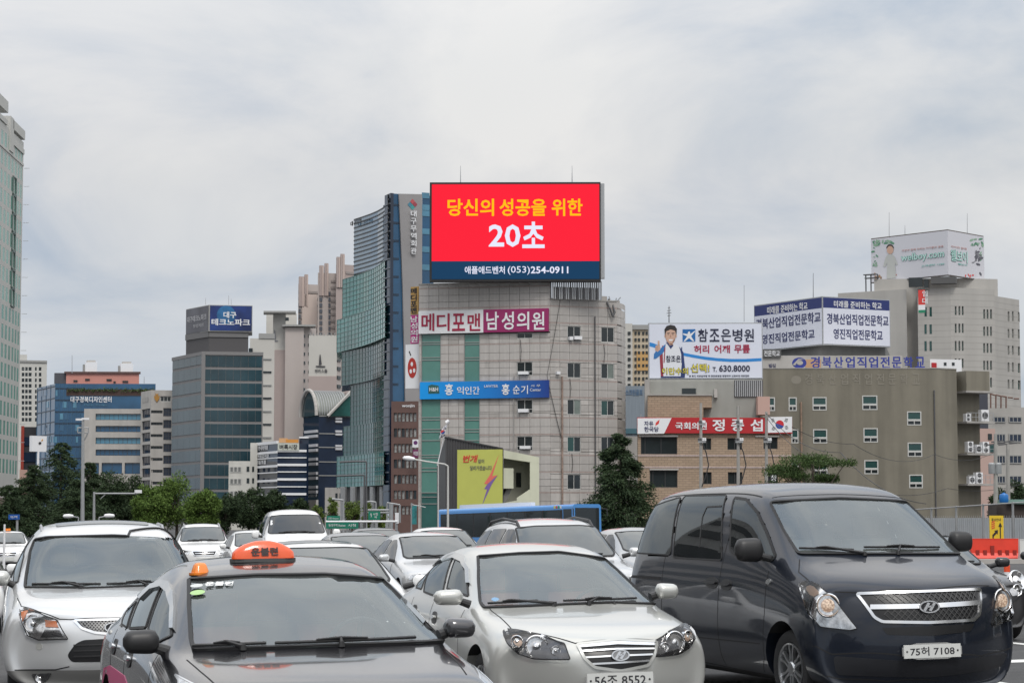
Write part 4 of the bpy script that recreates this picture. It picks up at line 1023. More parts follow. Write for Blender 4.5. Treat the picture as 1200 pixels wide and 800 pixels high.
def simple_windows(f, xs, ys, wall_name, r, wallm, parent, frame, gl, deep=.25, fr=.09, mull=(.5,), bars=(), extra=()):
    """a wall sheet with a grid of windows given by photo columns xs [(x0,x1)] and rows ys [(y0,y1)]"""
    holes = [f.quad(x0, y0, x1, y1) for (x0, x1) in xs for (y0, y1) in ys] + [f.quad(*e) for e in extra]
    w = wallsheet(f, wall_name, *r, holes, wallm, parent, deep)
    for h in holes: window(f, h, parent, frame, gl, deep*.6, fr, mull, bars)
    return w, holes
def ztop(f, px, py): return f.uv(px, py)[1]

# ==== main tiled office building =========================================
B = building('office_building', 'beige tiled office building with teal glass strips carrying the big red screen', None)
fa = fac(490, 203, 645, 200, B); fb = fac(645, 200, 724, 202.5, B); fc = fac(724, 202.5, 733, 209, B)
zA = ztop(fa, 570, 332); zB = ztop(fb, 680, 352)
shell('core', [fa.a - fa.n*.3, fa.b - fa.n*.3, fb.b - fb.n*.3, fc.b - fc.n*.3, away(fc.b, 14), away(fa.a, 14)], -1.2, zB - .1, GROUT, B)
shell('penthouse', [fa.a - fa.n*.3, fa.b - fa.n*.3 + Vector((-.05, 0, 0)), away(fa.b, 9), away(fa.a, 9)], zB, zA - .05, GROUT, B)
colsG = [(493, 516), (543.5, 562)]; winA = [(605.5, 390, 624, 396.5), (605.5, 424, 624, 440), (605.5, 468, 624, 484), (605.5, 511, 624, 527.5)]
winB = [(x0, y, x1, y+17.6) for (x0, x1) in ((665, 680.7), (704.5, 719.8)) for y in ((382, 425, 468, 511.6, 555.4) if x0 < 700 else (383.4, 426, 469, 511.8, 555.6))]
holesA = [fa.quad(*w) for w in winA] + [(fa.s_at(a), fa.s_at(b), 0.2, fa.uv((a+b)/2, 391.5)[1]) for a, b in colsG]
holesB = [fb.quad(*w) for w in winB]
storey = (fa.uv(600, 403)[1] - fa.uv(600, 533.5)[1])/3; z_ref = fa.uv(600, 403.2)[1]
lev = sorted([z_ref + storey*k for k in range(-5, 3)] + [z_ref + storey*(k - .45) for k in range(-5, 3)])
tiles = []
def tile_rows(z1):
    zs = [0.2]; 
    for z in lev:
        if z < z1 - .2 and z > .4: zs.append(z)
    zs.append(z1); out = []
    for a, b in zip(zs, zs[1:]):
        n = max(1, round((b-a)/.68))
        for k in range(n): out.append((a + (b-a)*k/n + (.09 if k == 0 and a in lev else 0), a + (b-a)*(k+1)/n))
    return out
TP = []                                                       # (facade, s0, s1, z0, z1)
for f, z1, hs in ((fa, zA, holesA), (fb, zB, holesB)):
    n = round(f.L/.92); st = f.L/n
    for (a, b) in tile_rows(z1):
        for i in range(n):
            for (c0, c1, c2, c3) in clip_cells(i*st, (i+1)*st, a, b, hs):
                if c1-c0 > .08 and c3-c2 > .08: TP.append((f, c0, c1, c2, c3))
TP.sort(key=lambda t: -(t[2]-t[1])*(t[4]-t[3])*(1 if t[3] > 4.5 else .01))
shared = {}
for k, (f, s0, s1, z0, z1) in enumerate(TP):
    g = .014
    if k < 296:
        key = (id(f), round(s1-s0, 3), round(z1-z0, 3))
        if key not in shared:
            b = MB(); f.box(b, g, s1-s0-g, g, z1-z0-g, -.06, 0); b.v = [v - f.a for v in b.v]
            me = bpy.data.meshes.new('panel'); me.from_pydata([tuple(v) for v in b.v], [], b.f); me.materials.append(TILE); shared[key] = me
        o = bpy.data.objects.new('panel', shared[key]); COL.objects.link(o); o.parent = B; o.location = f.P(s0, z0, random.uniform(-.006, .006))
rest = MB(); rest2 = MB()
for k, (f, s0, s1, z0, z1) in enumerate(TP[296:]): f.box(rest if random.random() < .7 else rest2, s0+.014, s1-.014, z0+.014, z1-.014, -.06, random.uniform(-.006, .006))
tag(rest.build('panel_field', TILE, B), kind='stuff'); tag(rest2.build('panel_field', TILE2, B), kind='stuff')
for z in lev:
    if .5 < z:
        if z < zA - .3:
            for (c0, c1, _, _) in clip_cells(0, fa.L, z, z+.08, holesA): flat(fa, 'pink_course', (c0, c1, z, z+.085), -.06, .012, PINK, B)
        if z < zB - .3:
            for (c0, c1, _, _) in clip_cells(0, fb.L+.01, z, z+.08, holesB): flat(fb, 'pink_course', (c0, c1, z, z+.085), -.06, .012, PINK, B)
flat(fa, 'parapet_cap', (-.05, fa.L, zA, zA+.12), -.35, .05, CONC, B); flat(fb, 'parapet_cap', (0, fb.L, zB, zB+.12), -.35, .05, CONC, B)
for h in holesA[:4]: window(fa, h, B, FRW, DARKG, .10, .05, (.5,), (.3,) if h[3]-h[2] > .8 else ())
PV = [DARKG, GRNG, M('pane_pale', (.16, .19, .17), .1, 0, 0, .6, noise=.3, nscale=1), DARKG]
for i, h in enumerate(holesB):
    o = window(fb, h, B, FRW, DARKG, .10, .05, (.5,)); s0, s1, a, c = h; k = (s0+s1)/2
    flat(fb, 'half_pane', (s0+.06, k-.03, a+.06, c-.06) if i % 2 else (k+.03, s1-.06, a+.06, c-.06), -.12, -.085, PV[(i*7) % 4], o)
for i, (a, b) in enumerate(colsG):                          # glass strips, a pane a storey and a half
    s0, s1 = fa.s_at(a), fa.s_at(b); z1 = fa.uv((a+b)/2, 391.5)[1]; zz = .2; k = 0
    cuts = [z1]; 
    for y in (401, 403.5, 419, 422, 447, 489, 492, 503, 506, 516, 533, 536, 548, 552, 577, 582, 590): cuts.append(fa.uv(a, y)[1])
    cuts.append(.2); cuts = sorted(set(cuts), reverse=True)
    for za, zb in zip(cuts, cuts[1:]):
        flat(fa, 'glass_pane', (s0+.03, s1-.03, zb+.03, za-.03), -.22, -.12, TEAL if za > fa.uv(a, 560)[1] else TEALD, B)
        flat(fa, 'mullion', (s0, s1, zb-.03, zb+.03), -.25, -.06, FRG, B)
    for s in (s0, s1-.05): flat(fa, 'mullion', (s, s+.05, .2, z1), -.25, -.04, FRG, B)
# rounded corner
b = MB(); n = 8; prev = None
for i in range(n+1):
    t = i/n; p = fc.a.lerp(fc.b, t) + Vector((math.sin(math.pi*t)*.30, -math.sin(math.pi*t)*.5, 0))
    if prev is not None:
        for (a, c) in tile_rows(zB):
            k = len(b.v); b.v += [prev + Vector((0, 0, a+.02)), p + Vector((0, 0, a+.02)), p + Vector((0, 0, c-.02)), prev + Vector((0, 0, c-.02))]; b.f.append((k, k+1, k+2, k+3))
    prev = p
tag(b.build('corner_panels', TILE, B), kind='stuff')
for px_, y0, y1, m_, r in ((697.3, 371, 603, DSTEEL, .06), (658.5, 441, 600, M('rusty_pipe', (.27, .20, .165), .8, noise=.4, nscale=2), .09), (602.5, 440, 600, CONC, .05)):
    f = fb if px_ > 645 else fa; s = f.s_at(px_); MB().tube(f.P(s, 0.3, .12), f.P(s, f.uv(px_, y0)[1], .12), r, None, 8).build('drain_pipe', m_, B, True)
for (x, y, w, h) in ((676, 396, 9, 4), (668, 396.5, 4, 4), (653, 437, 4, 3), (614, 437, 12, 3.6), (614, 481, 12, 4), (616, 524, 12, 3.6)):
    f = fb if x > 645 else fa; q = f.quad(x-w/2, y-h/2, x+w/2, y+h/2); b = MB(); f.box(b, *q, -.05, .35); b.build('air_conditioner', WHITE, B)
def wire(name, pts, r=.018, label=None, m=None, parent=None):
    b = MB()
    for a, c in zip(pts, pts[1:]):
        a, c = Vector(a), Vector(c); d = (c-a).length; seg = 10; L_ = [a.lerp(c, i/seg) - Vector((0, 0, d*.03*4*(i/seg)*(1-i/seg))) for i in range(seg+1)]
        b.path(L_, r, 4)
    o = b.build(name, m or INK, parent)
    if label: tag(o, label, 'cable')
    return o
def onf(f, px, py, out=.1): s, z = f.uv(px, py); return f.P(s, z, out)
wire('facade_cable', [onf(fb, 656, 352), onf(fb, 640.5, 440), onf(fb, 658, 515)], .03, parent=B)
# roof screen structure: upright bars under the screen
fs = fac(645, 199.4, 707, 200.8, B)
for i in range(24):
    s = fs.L*(i+.5)/24; flat(fs, 'screen_support', (s-.05, s+.05, zB, fs.uv(660, 328)[1]), -.2, -.05, STEEL if i % 3 else DSTEEL, B)
b = MB(); fs.box(b, .3, fs.L-.3, zB+.1, fs.uv(660, 330)[1], -5, -4.6); b.build('machine_room', DSTEEL, B)

for (x0, y0, x1, y1, k) in ((706, 345, 712, 353, 0), (713, 348, 716, 355, 1), (719, 350, 727, 356, 0)):
    f = fb; q = f.quad(x0, y0, x1, y1); b = MB(); f.box(b, q[0], q[1], zB, q[3], -2.4, -1.6); b.build('roof_unit', DSTEEL if k else CONC, B)
b = MB(); b.path([onf(fb, 711, 354, .1), onf(fb, 713, 362, .35), onf(fb, 716, 371, .35), onf(fb, 719, 366, .3), onf(fb, 718, 352, -.3)], .09, 8); b.build('exhaust_duct', DSTEEL, B, True)
for x in (717, 722, 727): MB().tube(onf(fb, min(x, 723), 354, -.2), onf(fb, min(x, 723), 347 + (x % 3), -.2) + Vector(((x-720)*.06, 0, 0)), .05, None, 6).build('vent_pipe', STEEL, B, True)
for (px_, y0, y1) in ((610, 398, 424), (668, 444, 466), (708, 403, 425), (670, 531, 553)):
    f = fa if px_ < 645 else fb; s = f.s_at(px_); b = MB(); b.path([f.P(s, f.uv(px_, y0)[1], .06), f.P(s+.08, f.uv(px_, (y0+y1)/2)[1], .1), f.P(s, f.uv(px_, y1)[1], .06)], .025, 5); b.build('cable', INK, B)
# LED screen ---------------------------------------------------------------
LED = building('led_screen', 'large red roof screen with yellow and white Korean lettering above a navy strip', None, 'screen')
fl = fac(503.5, 199.2, 704, 199.0, LED, 270)
r = (0, fl.L, *fl.quad(503.5, 213.6, 704, 329.6)[2:])
flat(fl, 'screen_case', r, -1.1, 0, M('screen_case', (.012, .012, .013), .5), LED)
SCR = M('screen_red', (.02, 0, 0), .9, spec=0, emit=(1.0, .022, .048), estr=.98); SCN = M('screen_navy', (.003, .006, .01), .9, spec=0, emit=(.012, .05, .115), estr=1.0)
rr = fl.quad(506, 216, 702.3, 306); flat(fl, 'screen_face', rr, 0, .03, SCR, LED)
rn = fl.quad(506, 306, 702.3, 327); flat(fl, 'screen_strip', rn, 0, .03, SCN, LED)
YE = M('screen_yellow', (.02, .02, 0), .9, spec=0, emit=(1.0, .52, .012), estr=1.0); WE = M('screen_white', (.02, .02, .02), .9, spec=0, emit=(.80, .82, .98), estr=1.0)
text_on(fl, '당신의', 524.4, 233, 579, 253.3, YE, LED, .035, .05); text_on(fl, '성공을', 585.3, 233, 640, 253.3, YE, LED, .035, .05); text_on(fl, '위한', 646.5, 233, 682.6, 253.3, YE, LED, .035, .05)
text_on(fl, '20', 572.7, 263, 610, 289.5, WE, LED, .035, .05); text_on(fl, '초', 612, 259.8, 638.2, 290.8, WE, LED, .035, .05)
text_on(fl, '애플애드벤처', 544.6, 312, 591.6, 321, WE, LED, .035, .03); text_on(fl, '(053)', 595, 312, 621, 322, WE, LED, .035, .005); text_on(fl, '254-0911', 622, 312.2, 666, 320.5, WE, LED, .035, .04)
for x in (539.5, 670.5): MB().tube(onf(fl, x, 213.6, -.4), onf(fl, x, 193.5, -.4), .05, .015, 6).build('lightning_rod', STEEL, LED)
b = MB(); fl.box(b, fl.L, fl.L+.35, r[2]+.3, r[3]-.1, -1.0, -.2); b.build('side_cladding', STEEL, LED)

# facade signs ----------------------------------------------------------------
sg = building('clinic_sign', 'long sign board, white left half and magenta right half, under the red screen', None, 'sign')
q0 = fa.quad(491.5, 364, 567.3, 390.6); q1 = fa.quad(567.3, 362.6, 643.5, 389.2); q1 = (q0[1], q1[1], q0[2], q0[3])
flat(fa, 'board_white', q0, .02, .30, WHITE, sg); flat(fa, 'board_magenta', q1, .02, .30, M('magenta', (.28, .015, .11), .45), sg)
MRED = M('crimson_ink', (.33, .012, .05), .5)
for i, ch in enumerate('메디포맨'): text_on(fa, ch, 495+i*18, 367.6, 510+i*18, 388, MRED, sg, .31, .035)
for i, ch in enumerate('남성의원'): text_on(fa, ch, 571+i*17.8, 365.6, 585.5+i*17.8, 386.6, WHITE, sg, .31, .035)
sg = building('law_office_sign', 'long bright blue sign board with white lettering across the tiled facade', None, 'sign')
q0 = fa.quad(493, 446.6, 644, 466.8)
b = MB(); fa.box(b, *q0, .02, .28); o = b.build('board', None, sg)
mg = M('blue_gradient_board', (.0, .2, .6), .4); t = mg.node_tree; tcn = t.nodes.new('ShaderNodeTexCoord'); gsep = t.nodes.new('ShaderNodeSeparateXYZ'); gr_ = t.nodes.new('ShaderNodeValToRGB')
t.links.new(tcn.outputs['Generated'], gsep.inputs[0]); t.links.new(gsep.outputs[0], gr_.inputs[0]); t.links.new(gr_.outputs[0], t.nodes['Principled BSDF'].inputs['Base Color'])
gr_.color_ramp.elements[0].color = (.0, .30, .78, 1); gr_.color_ramp.elements[1].color = (.01, .04, .24, 1); gr_.color_ramp.elements[1].position = 1.0; e_ = gr_.color_ramp.elements.new(.55); e_.color = (.005, .18, .55, 1)
o.data.materials.clear(); o.data.materials.append(mg)
polyprint(fa, 'emblem', [(503, 452), (507, 450.6), (515, 452), (516, 461), (503, 461.4)], M('emblem_green', (.02, .10, .09), .5), sg, .285)
text_on(fa, 'H&H', 504.5, 454, 514.5, 458.6, WHITE, sg, .31, .03)
text_on(fa, '홍', 522.5, 450, 532, 463, WHITE, sg, .29, .05)
for i, ch in enumerate('익인간'): text_on(fa, ch, 536.5+i*9.2, 453, 544.5+i*9.2, 462, WHITE, sg, .29, .02)
text_on(fa, 'LAWYER', 568.5, 451, 584.5, 454, WHITE, sg, .29, .0); text_on(fa, '홍', 589, 450, 598, 462.6, WHITE, sg, .29, .05)
for i, ch in enumerate('순기'): text_on(fa, ch, 602+i*9.6, 451.6, 610+i*9.6, 461.6, WHITE, sg, .29, .02)
text_on(fa, '사 무', 623, 450.6, 634, 453.4, WHITE, sg, .29, .0); text_on(fa, 'Center', 622, 455, 635, 458.4, WHITE, sg, .29, .0)
# projecting signs on the building's left side
def blade(name, label, x0, y0, x1, y1, m, D=204.5):
    s = building(name, label, None, 'sign'); f = fac(x0, D, x1, D-.6, s); flat(f, 'board', (0, f.L, *f.quad(x0, y0, x1, y1)[2:]), -.3, 0, m, s); return s, f
s, f = blade('blade_sign', 'narrow golden upright sign with dark letters beside the tiled facade', 480.3, 336, 489.5, 368.3, M('gold_board', (.42, .25, .07), .4)); text_col(f, '메디포맨', 481.5, 337, 488.5, 367.5, INK, s, .01, .05)
s, f = blade('blade_sign', 'narrow magenta upright sign with white letters under the golden one', 480.3, 369, 491, 402.5, M('magenta_blade', (.42, .03, .19), .45)); text_col(f, '남성의원', 481.5, 370, 489.5, 401.5, WHITE, s, .01, .03)
s, f = blade('blade_sign', 'white upright sign with a round red seal emblem beside the teal glass strip', 474.5, 403.5, 491, 455, WHITE)
polyprint(f, 'seal', ell(483, 431, 5.2, 12), M('seal_red', (.42, .03, .02), .5), s, .005)
for a, b_ in (((481, 424), (484.5, 429)), ((480, 432), (483, 438)), ((484.5, 431), (486.5, 437))): polyprint(f, 'seal_mark', ell((a[0]+b_[0])/2, (a[1]+b_[1])/2, 1.4, 2.6, 10), WHITE, s, .02)
polyprint(f, 'stem_mark', [(479, 412), (480, 411), (482, 416), (481, 417)], INK, s, .005)

# ==== teal glass tower behind =================================================
B = building('glass_tower', 'curved teal and blue glass tower with a grey wall and upright lettering', None)
fL = fac(400, 455, 455, 418, B)
def curved(name, x0, x1, ytl, ybl, D0, D1, m, bulge=6.0, n=8, th=1.0, rows=0, strip=None, mull=0, stripm=None):
    """curved curtain wall between photo columns; y at its left edge"""
    A, C = at(x0, HOR, D0), at(x1, HOR, D1); z1 = HCAM + (HOR-ytl)*D0/FPX*(1.0+((HOR-ytl)/FPX)**2*0) ; z0 = HCAM + (HOR-ybl)*D0/FPX
    P_ = []
    nrm = Vector((-(C-A).y, (C-A).x, 0)).normalized()
    for i in range(n+1):
        t = i/n; P_.append(A.lerp(C, t) + nrm*bulge*math.sin(math.pi*t)); P_[-1].z = 0
    bk = [away(p, 22) for p in reversed(P_)]
    o = shell(name, P_ + bk, z0, z1, m, B)
    fsg = [Facade(P_[i], P_[i+1]) for i in range(n)]
    if rows:
        b = MB()
        for k in range(rows+1):
            z = z0 + (z1-z0)*k/rows
            for g in fsg: g.box(b, 0, g.L, z-(strip or .12), z+(strip or .12), -.2, .10)
        tag(b.build('floor_bands', stripm or FRD, B), kind='stuff')
    if mull:
        b = MB()
        for g in fsg:
            for k in range(mull): s = g.L*k/mull; g.box(b, s-.035, s+.035, z0, z1, -.1, .06)
        tag(b.build('mullion_lines', stripm or M('teal_mullion', (.055, .20, .175), .2, 0, 0, .6), B), kind='stuff')
    return z0, z1, P_
SKYG = M('sky_blue_glass', (.15, .24, .33), .06, 0, 0, .9, noise=.15, nscale=.2, ior=1.9)
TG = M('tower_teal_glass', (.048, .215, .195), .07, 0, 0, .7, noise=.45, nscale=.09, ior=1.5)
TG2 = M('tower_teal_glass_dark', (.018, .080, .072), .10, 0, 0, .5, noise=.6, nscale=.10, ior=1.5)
UPW = curved('upper_curtain_wall', 413, 453, 256, 321, 447, 412, SKYG, 2.5, rows=13, strip=.11)
curved('upper_curtain_core', 414.5, 451, 321, 329, 449, 421, FRD, 5)
curved('teal_curtain_wall', 400, 449.5, 327, 377, 452, 419, TG, 1.2, rows=9, strip=.05, mull=2, stripm=M('teal_mullion', (.05, .17, .145), .2, 0, 0, .6))
curved('teal_projection', 393.5, 450, 375, 413, 455, 416, TG, 1.0, rows=7, strip=.05, mull=2, stripm=M('teal_mullion', (.05, .17, .145), .2, 0, 0, .6))
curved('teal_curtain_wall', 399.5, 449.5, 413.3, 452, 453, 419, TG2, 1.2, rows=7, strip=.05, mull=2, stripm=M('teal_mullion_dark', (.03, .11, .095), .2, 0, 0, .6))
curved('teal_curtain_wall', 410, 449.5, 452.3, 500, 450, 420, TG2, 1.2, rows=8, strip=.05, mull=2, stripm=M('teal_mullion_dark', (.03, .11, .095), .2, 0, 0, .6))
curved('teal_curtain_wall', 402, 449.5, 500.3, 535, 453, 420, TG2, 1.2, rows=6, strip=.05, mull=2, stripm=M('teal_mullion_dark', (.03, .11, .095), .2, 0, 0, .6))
curved('teal_projection', 394.5, 449.5, 535.3, 571, 455, 418, TG, 1, rows=7, strip=.05, mull=2, stripm=M('teal_mullion', (.05, .17, .145), .2, 0, 0, .6))
curved('lobby_core', 404, 449.5, 571.3, 618, 458, 424, FRD, 1)
for i in range(5): MB().tube(at(403+i*11.5, HOR, 448-6*i) + Vector((0, 0, -HCAM)), at(403+i*11.5, 570, 448-6*i), .7, None, 10).build('column', STEEL, B, True)
fr_ = fac(455, 417, 505, 421, B); zt = ztop(fr_, 470, 227.5)
fc0 = fac(449, 420, 456, 416.6, B)
flat(fc0, 'corner_glass', (0, fc0.L, 3, zt), -.6, 0, NAVYG, B)
b = MB()
for k in range(34):
    z = zt - 2 - k*1.75
    if z > 6: fc0.box(b, -.3, fc0.L, z-.13, z+.13, 0, .2)
tag(b.build('wavy_louvres', M('louvre_slate', (.13, .15, .18), .4, .3), B), kind='stuff')
flat(fr_, 'blue_glass_strip', (0, fr_.s_at(474), 3, zt), -14, 0, BLUEG, B)
for y in range(240, 480, 21): flat(fr_, 'spandrel', (0, fr_.s_at(466), fr_.uv(460, y)[1]-.2, fr_.uv(460, y)[1]+.2), 0, .08, M('blue_spandrel', (.02, .04, .07), .4), B)
GW = M('grey_wall_panel', (.27, .26, .26), .6, noise=.05, nscale=.3)
V = [fr_.P(*fr_.uv(*p), o_) for o_ in (-.5, .5) for p in ((466.3, 227.5), (493.4, 228), (493.4, 480), (474, 480), (470.8, 336))]
mk('grey_wall', V, [(0, 1, 2, 3, 4), (5, 9, 8, 7, 6)] + [(i, 5+i, 5+(i+1) % 5, (i+1) % 5) for i in range(5)], GW, B)
flat(fr_, 'blue_glass_strip', (fr_.s_at(493.4), fr_.s_at(507), 3, ztop(fr_, 498, 229)), -14, .1, BLUEG, B)
for y in (229, 243, 250, 271, 292, 313): flat(fr_, 'pane', fr_.quad(494, y-3, 502.8, y+3.6), .1, .2, BLUEL, B)
for i, ch in enumerate('대구무역회관'): text_on(fr_, ch, 479, 247.5+i*8.7, 485.6, 254.6+i*8.7, WHITE, B, .75, .02, .25)
for dx, dy, cc in ((0, -3.4, (.45, .08, .09)), (3, 0, (.3, .05, .07)), (-3, .2, (.06, .20, .28)), (0, 3.4, (.05, .28, .28))):
    polyprint(fr_, 'emblem_diamond', [(482+dx, 240+dy-3.2), (482+dx+2.8, 240+dy), (482+dx, 240+dy+3.2), (482+dx-2.8, 240+dy)], M('emblem_%d' % int(cc[0]*100), cc, .5), B, .55)
fu = Facade(UPW[2][0], UPW[2][3]); text_on(fu, '대구무역', 415.5, 258, 428, 263.5, FRD, B, .8, .02, .1)

# ==== brown office building ====================================================
B = building('office_building', 'reddish brown office block with rows of curtained windows beside the glass tower', None)
f = fac(458, 400, 493, 399, B); zt = ztop(f, 475, 470)
BR = M('brown_brick', (.115, .065, .055), .7, noise=.12, nscale=.5); CURT = M('curtained_window', (.26, .26, .25), .25, 0, .3, .5, noise=.75, nscale=1.4)
rows = [(483.6+18.15*k, 494+18.15*k) for k in range(7)]
holes = [f.quad(461.4+i*4.55, a, 465.3+i*4.55, b_) for a, b_ in rows for i in range(6)]
wallsheet(f, 'wall', 0, f.L, -1.2, zt, holes, BR, B, .5)
for h in holes: window(f, h, B, FRD, CURT if random.random() < .8 else DARKG, .3, .08)
shell('core', depthpts(f, 14, .55), -1.2, zt-.05, BR, B)
text_on(f, 'wonjin', 471, 473.6, 486, 477.8, WHITE, B, .05, .04)
s, f2 = blade('blade_sign', 'small square white blade sign with a purple mark on the brown block', 483, 514.5, 491, 524, WHITE, 396); polyprint(f2, 'mark', ell(487, 518.5, 2.4, 2.4, 12), M('purple_ink', (.12, .03, .14), .5), s, .01)
s, f2 = blade('blade_sign', 'small plum square blade sign just below the white one', 483.4, 526.4, 491, 536, M('plum_board', (.16, .02, .09), .5), 396); text_on(f2, '의원', 484.6, 528.5, 490, 533.6, WHITE, s, .02, .02)

# ==== small pavilion with yellow banner ===========================================
B = building('pavilion', 'small wedge roofed building with dark ribbed wall and cream end in front of offices', None)
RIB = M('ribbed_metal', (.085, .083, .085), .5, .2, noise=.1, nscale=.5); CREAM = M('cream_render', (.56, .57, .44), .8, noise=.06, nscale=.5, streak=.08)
f = fac(522, 185, 590, 183, B); f0 = fac(512, 192, 522, 185, B)
def poly_wall(f, name, pts, m, parent, o0=-.3, o1=0.0):
    P_ = [f.uv(*p) for p in pts]; n = len(P_); V = [f.P(s, z, o) for o in (o0, o1) for s, z in P_]
    return mk(name, V, [tuple(reversed(range(n))), tuple(range(n, 2*n))] + [(i, (i+1) % n, n+(i+1) % n, n+i) for i in range(n)], m, parent)
poly_wall(f, 'ribbed_wall', [(522, 512), (590, 525.6), (590, 630), (522, 630)], RIB, B, -3)
P_ = [f0.P(*f0.uv(512, 545)), f0.P(*f0.uv(522, 512)), f0.P(*f0.uv(522, 630)), f0.P(*f0.uv(512, 630))]; mk('side_wall', [*P_, *[p + Vector((.4, 1.5, 0)) for p in P_]], [(0, 3, 2, 1), (4, 5, 6, 7), (0, 1, 5, 4)], M('ribbed_metal_b', (.07, .07, .072), .5, .2), B)
for i in range(22):
    x = 523.5 + i*3.1
    yt = 512.4 + (x-522)*.2; 
    if x < 589: flat(f, 'wall_rib', (f.s_at(x)-.03, f.s_at(x)+.03, .1, f.uv(x, yt)[1]), 0, .07, RIB, B)
poly_wall(f, 'roof_edge', [(521.4, 511), (590, 524.6), (590, 526), (521.4, 512.6)], FRD, B, -3, .12)
g = fac(590, 183, 632, 184.5, B)
polyw = [[(590.2, 527), (631.8, 535.4), (631.8, 542.8), (590.2, 536.6)], [(621, 541), (631.8, 542.6), (631.8, 618), (621, 618)], [(590.2, 589), (606, 586), (606, 618), (590.2, 618)], [(605.6, 583), (621.2, 572.6), (621.2, 618), (605.6, 618)]]
for i, pw in enumerate(polyw): poly_wall(g, 'cream_wall', pw, CREAM, B, -2.6 if i < 2 else -1.6, 0)
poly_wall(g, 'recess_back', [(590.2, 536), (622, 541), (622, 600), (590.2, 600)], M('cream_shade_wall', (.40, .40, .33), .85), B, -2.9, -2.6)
poly_wall(g, 'inner_box', [(590.4, 548), (603, 548.4), (603, 572), (590.4, 572)], CREAM, B, -1.4, -.2)
flat(g, 'window', g.quad(605, 553, 611, 570), -2.6, -2.5, DARKG, B)
poly_wall(g, 'stair_slab', [(590.4, 588), (597, 588), (603.4, 572.5), (603.4, 566), (598, 572)], M('concrete_dark', (.16, .155, .15), .9), B, -1.2, -.6)
bn = building('banner', 'yellow banner with red letters and a red and purple lightning bolt on the pavilion', None, 'banner')
flat(f, 'cloth', f.quad(536.4, 526.6, 589.4, 601), .08, .11, M('banner_yellow', (.50, .52, .115), .6, noise=.04, nscale=.8), bn)
RD = M('banner_red', (.62, .05, .04), .5); GY = M('banner_grey', (.20, .20, .16), .5)
text_on(f, '번개', 543.4, 533, 559.8, 541.6, RD, bn, .12, .05, shear=.12); text_on(f, '같이', 561, 537.6, 568, 542.4, GY, bn, .12, .01); text_on(f, '달려가겠습니다', 551.7, 545.4, 577, 550.6, GY, bn, .12, .01)
polyprint(f, 'bolt_upper', [(585.3, 532.4), (577.5, 557.5), (583.6, 556.4), (571.5, 567), (568, 566.4), (575, 556)], M('bolt_red', (.75, .16, .12), .5), bn, .115)
polyprint(f, 'bolt_lower', [(583.8, 556.6), (577, 567), (565.4, 592.4), (571.4, 573), (568, 572.6), (571.8, 567.2)], M('bolt_purple', (.20, .12, .36), .5), bn, .118)
# flag on the roof corner
fg = building('flag', 'white national flag with red and blue disc on a short pole by the wedge roof', None, 'flag')
p0 = at(513.5, 520, 186); p1 = at(524.6, 494, 186); MB().tube(at(512.6, 545, 186), p1, .05, .04, 8).build('pole', WHITE, fg, True); MB().tube(at(522.8, 495.4, 185.9), at(526.4, 492.8, 185.9), .16, .16, 8).build('finial', WHITE, fg, True)
V = []; F = []
c00, c10, c01, c11 = at(523.4, 497, 186), at(521.6, 509.4, 186), at(517, 503.6, 186.3), at(514, 514.6, 186.3)
for i in range(9):
    for j in range(7):
        a, b_ = c01.lerp(c00, i/8), c11.lerp(c10, i/8); V.append(a.lerp(b_, j/6) + Vector((0, .16*math.sin(i*1.3 + j*.5), 0)))
for i in range(8):
    for j in range(6): F.append((i*7+j, i*7+j+1, (i+1)*7+j+1, (i+1)*7+j))
o = mk('cloth', V, F, M('flag_white', (.62, .62, .66), .8), fg, True); mo = o.modifiers.new('t', 'SOLIDIFY'); mo.thickness = .02
fq = Facade(Vector((c01.x, c01.y-.45, 0)), Vector((c00.x+.3, c00.y-.45, 0)))
polyprint(fq, 'disc_red', ell(518.8, 506, 2.3, 2.3, 14, 30, 210), RD, fg, 0); polyprint(fq, 'disc_blue', ell(518.8, 506, 2.3, 2.3, 14, 210, 390), M('flag_blue', (.02, .06, .25), .5), fg, 0)
for (x, y) in ((515.2, 509), (516.6, 503.8), (522, 502), (520.6, 510)): polyprint(fq, 'trigram', [(x-.9, y-.5), (x+.9, y-1.1), (x+1, y+.3), (x-.8, y+.9)], INK, fg, 0)
# ==== brick faced three storey building with party banner, right of centre =======
B = building('brick_building', 'low tan brick building behind the cedar with a long red banner and dark windows', None)
BRICK = M('tan_brick', (.40, .265, .175), .85, noise=.10, nscale=.8, streak=.08)
def brickmat(name, c1, c2, mortar, w, h):
    m = bpy.data.materials.new(name); m.use_nodes = True; t = m.node_tree; bt = t.nodes.new('ShaderNodeTexBrick'); tcx = t.nodes.new('ShaderNodeTexCoord'); mpx = t.nodes.new('ShaderNodeMapping')
    mpx.inputs['Rotation'].default_value = (math.pi/2, 0, 0); t.links.new(tcx.outputs['Object'], mpx.inputs[0]); t.links.new(mpx.outputs[0], bt.inputs['Vector'])
    bt.inputs['Color1'].default_value = (*c1, 1); bt.inputs['Color2'].default_value = (*c2, 1); bt.inputs['Mortar'].default_value = (*mortar, 1); bt.inputs['Scale'].default_value = 1.0
    bt.inputs['Brick Width'].default_value = w; bt.inputs['Row Height'].default_value = h; bt.inputs['Mortar Size'].default_value = .018; bt.inputs['Mortar Smooth'].default_value = .3
    t.links.new(bt.outputs[0], t.nodes['Principled BSDF'].inputs['Base Color']); t.nodes['Principled BSDF'].inputs['Roughness'].default_value = .85; return m
BRICK = brickmat('tan_brick_courses', (.38, .28, .20), (.32, .235, .165), (.18, .14, .105), .55, .21)
f = fac(748, 200, 928, 201, B); z1 = ztop(f, 838, 489)
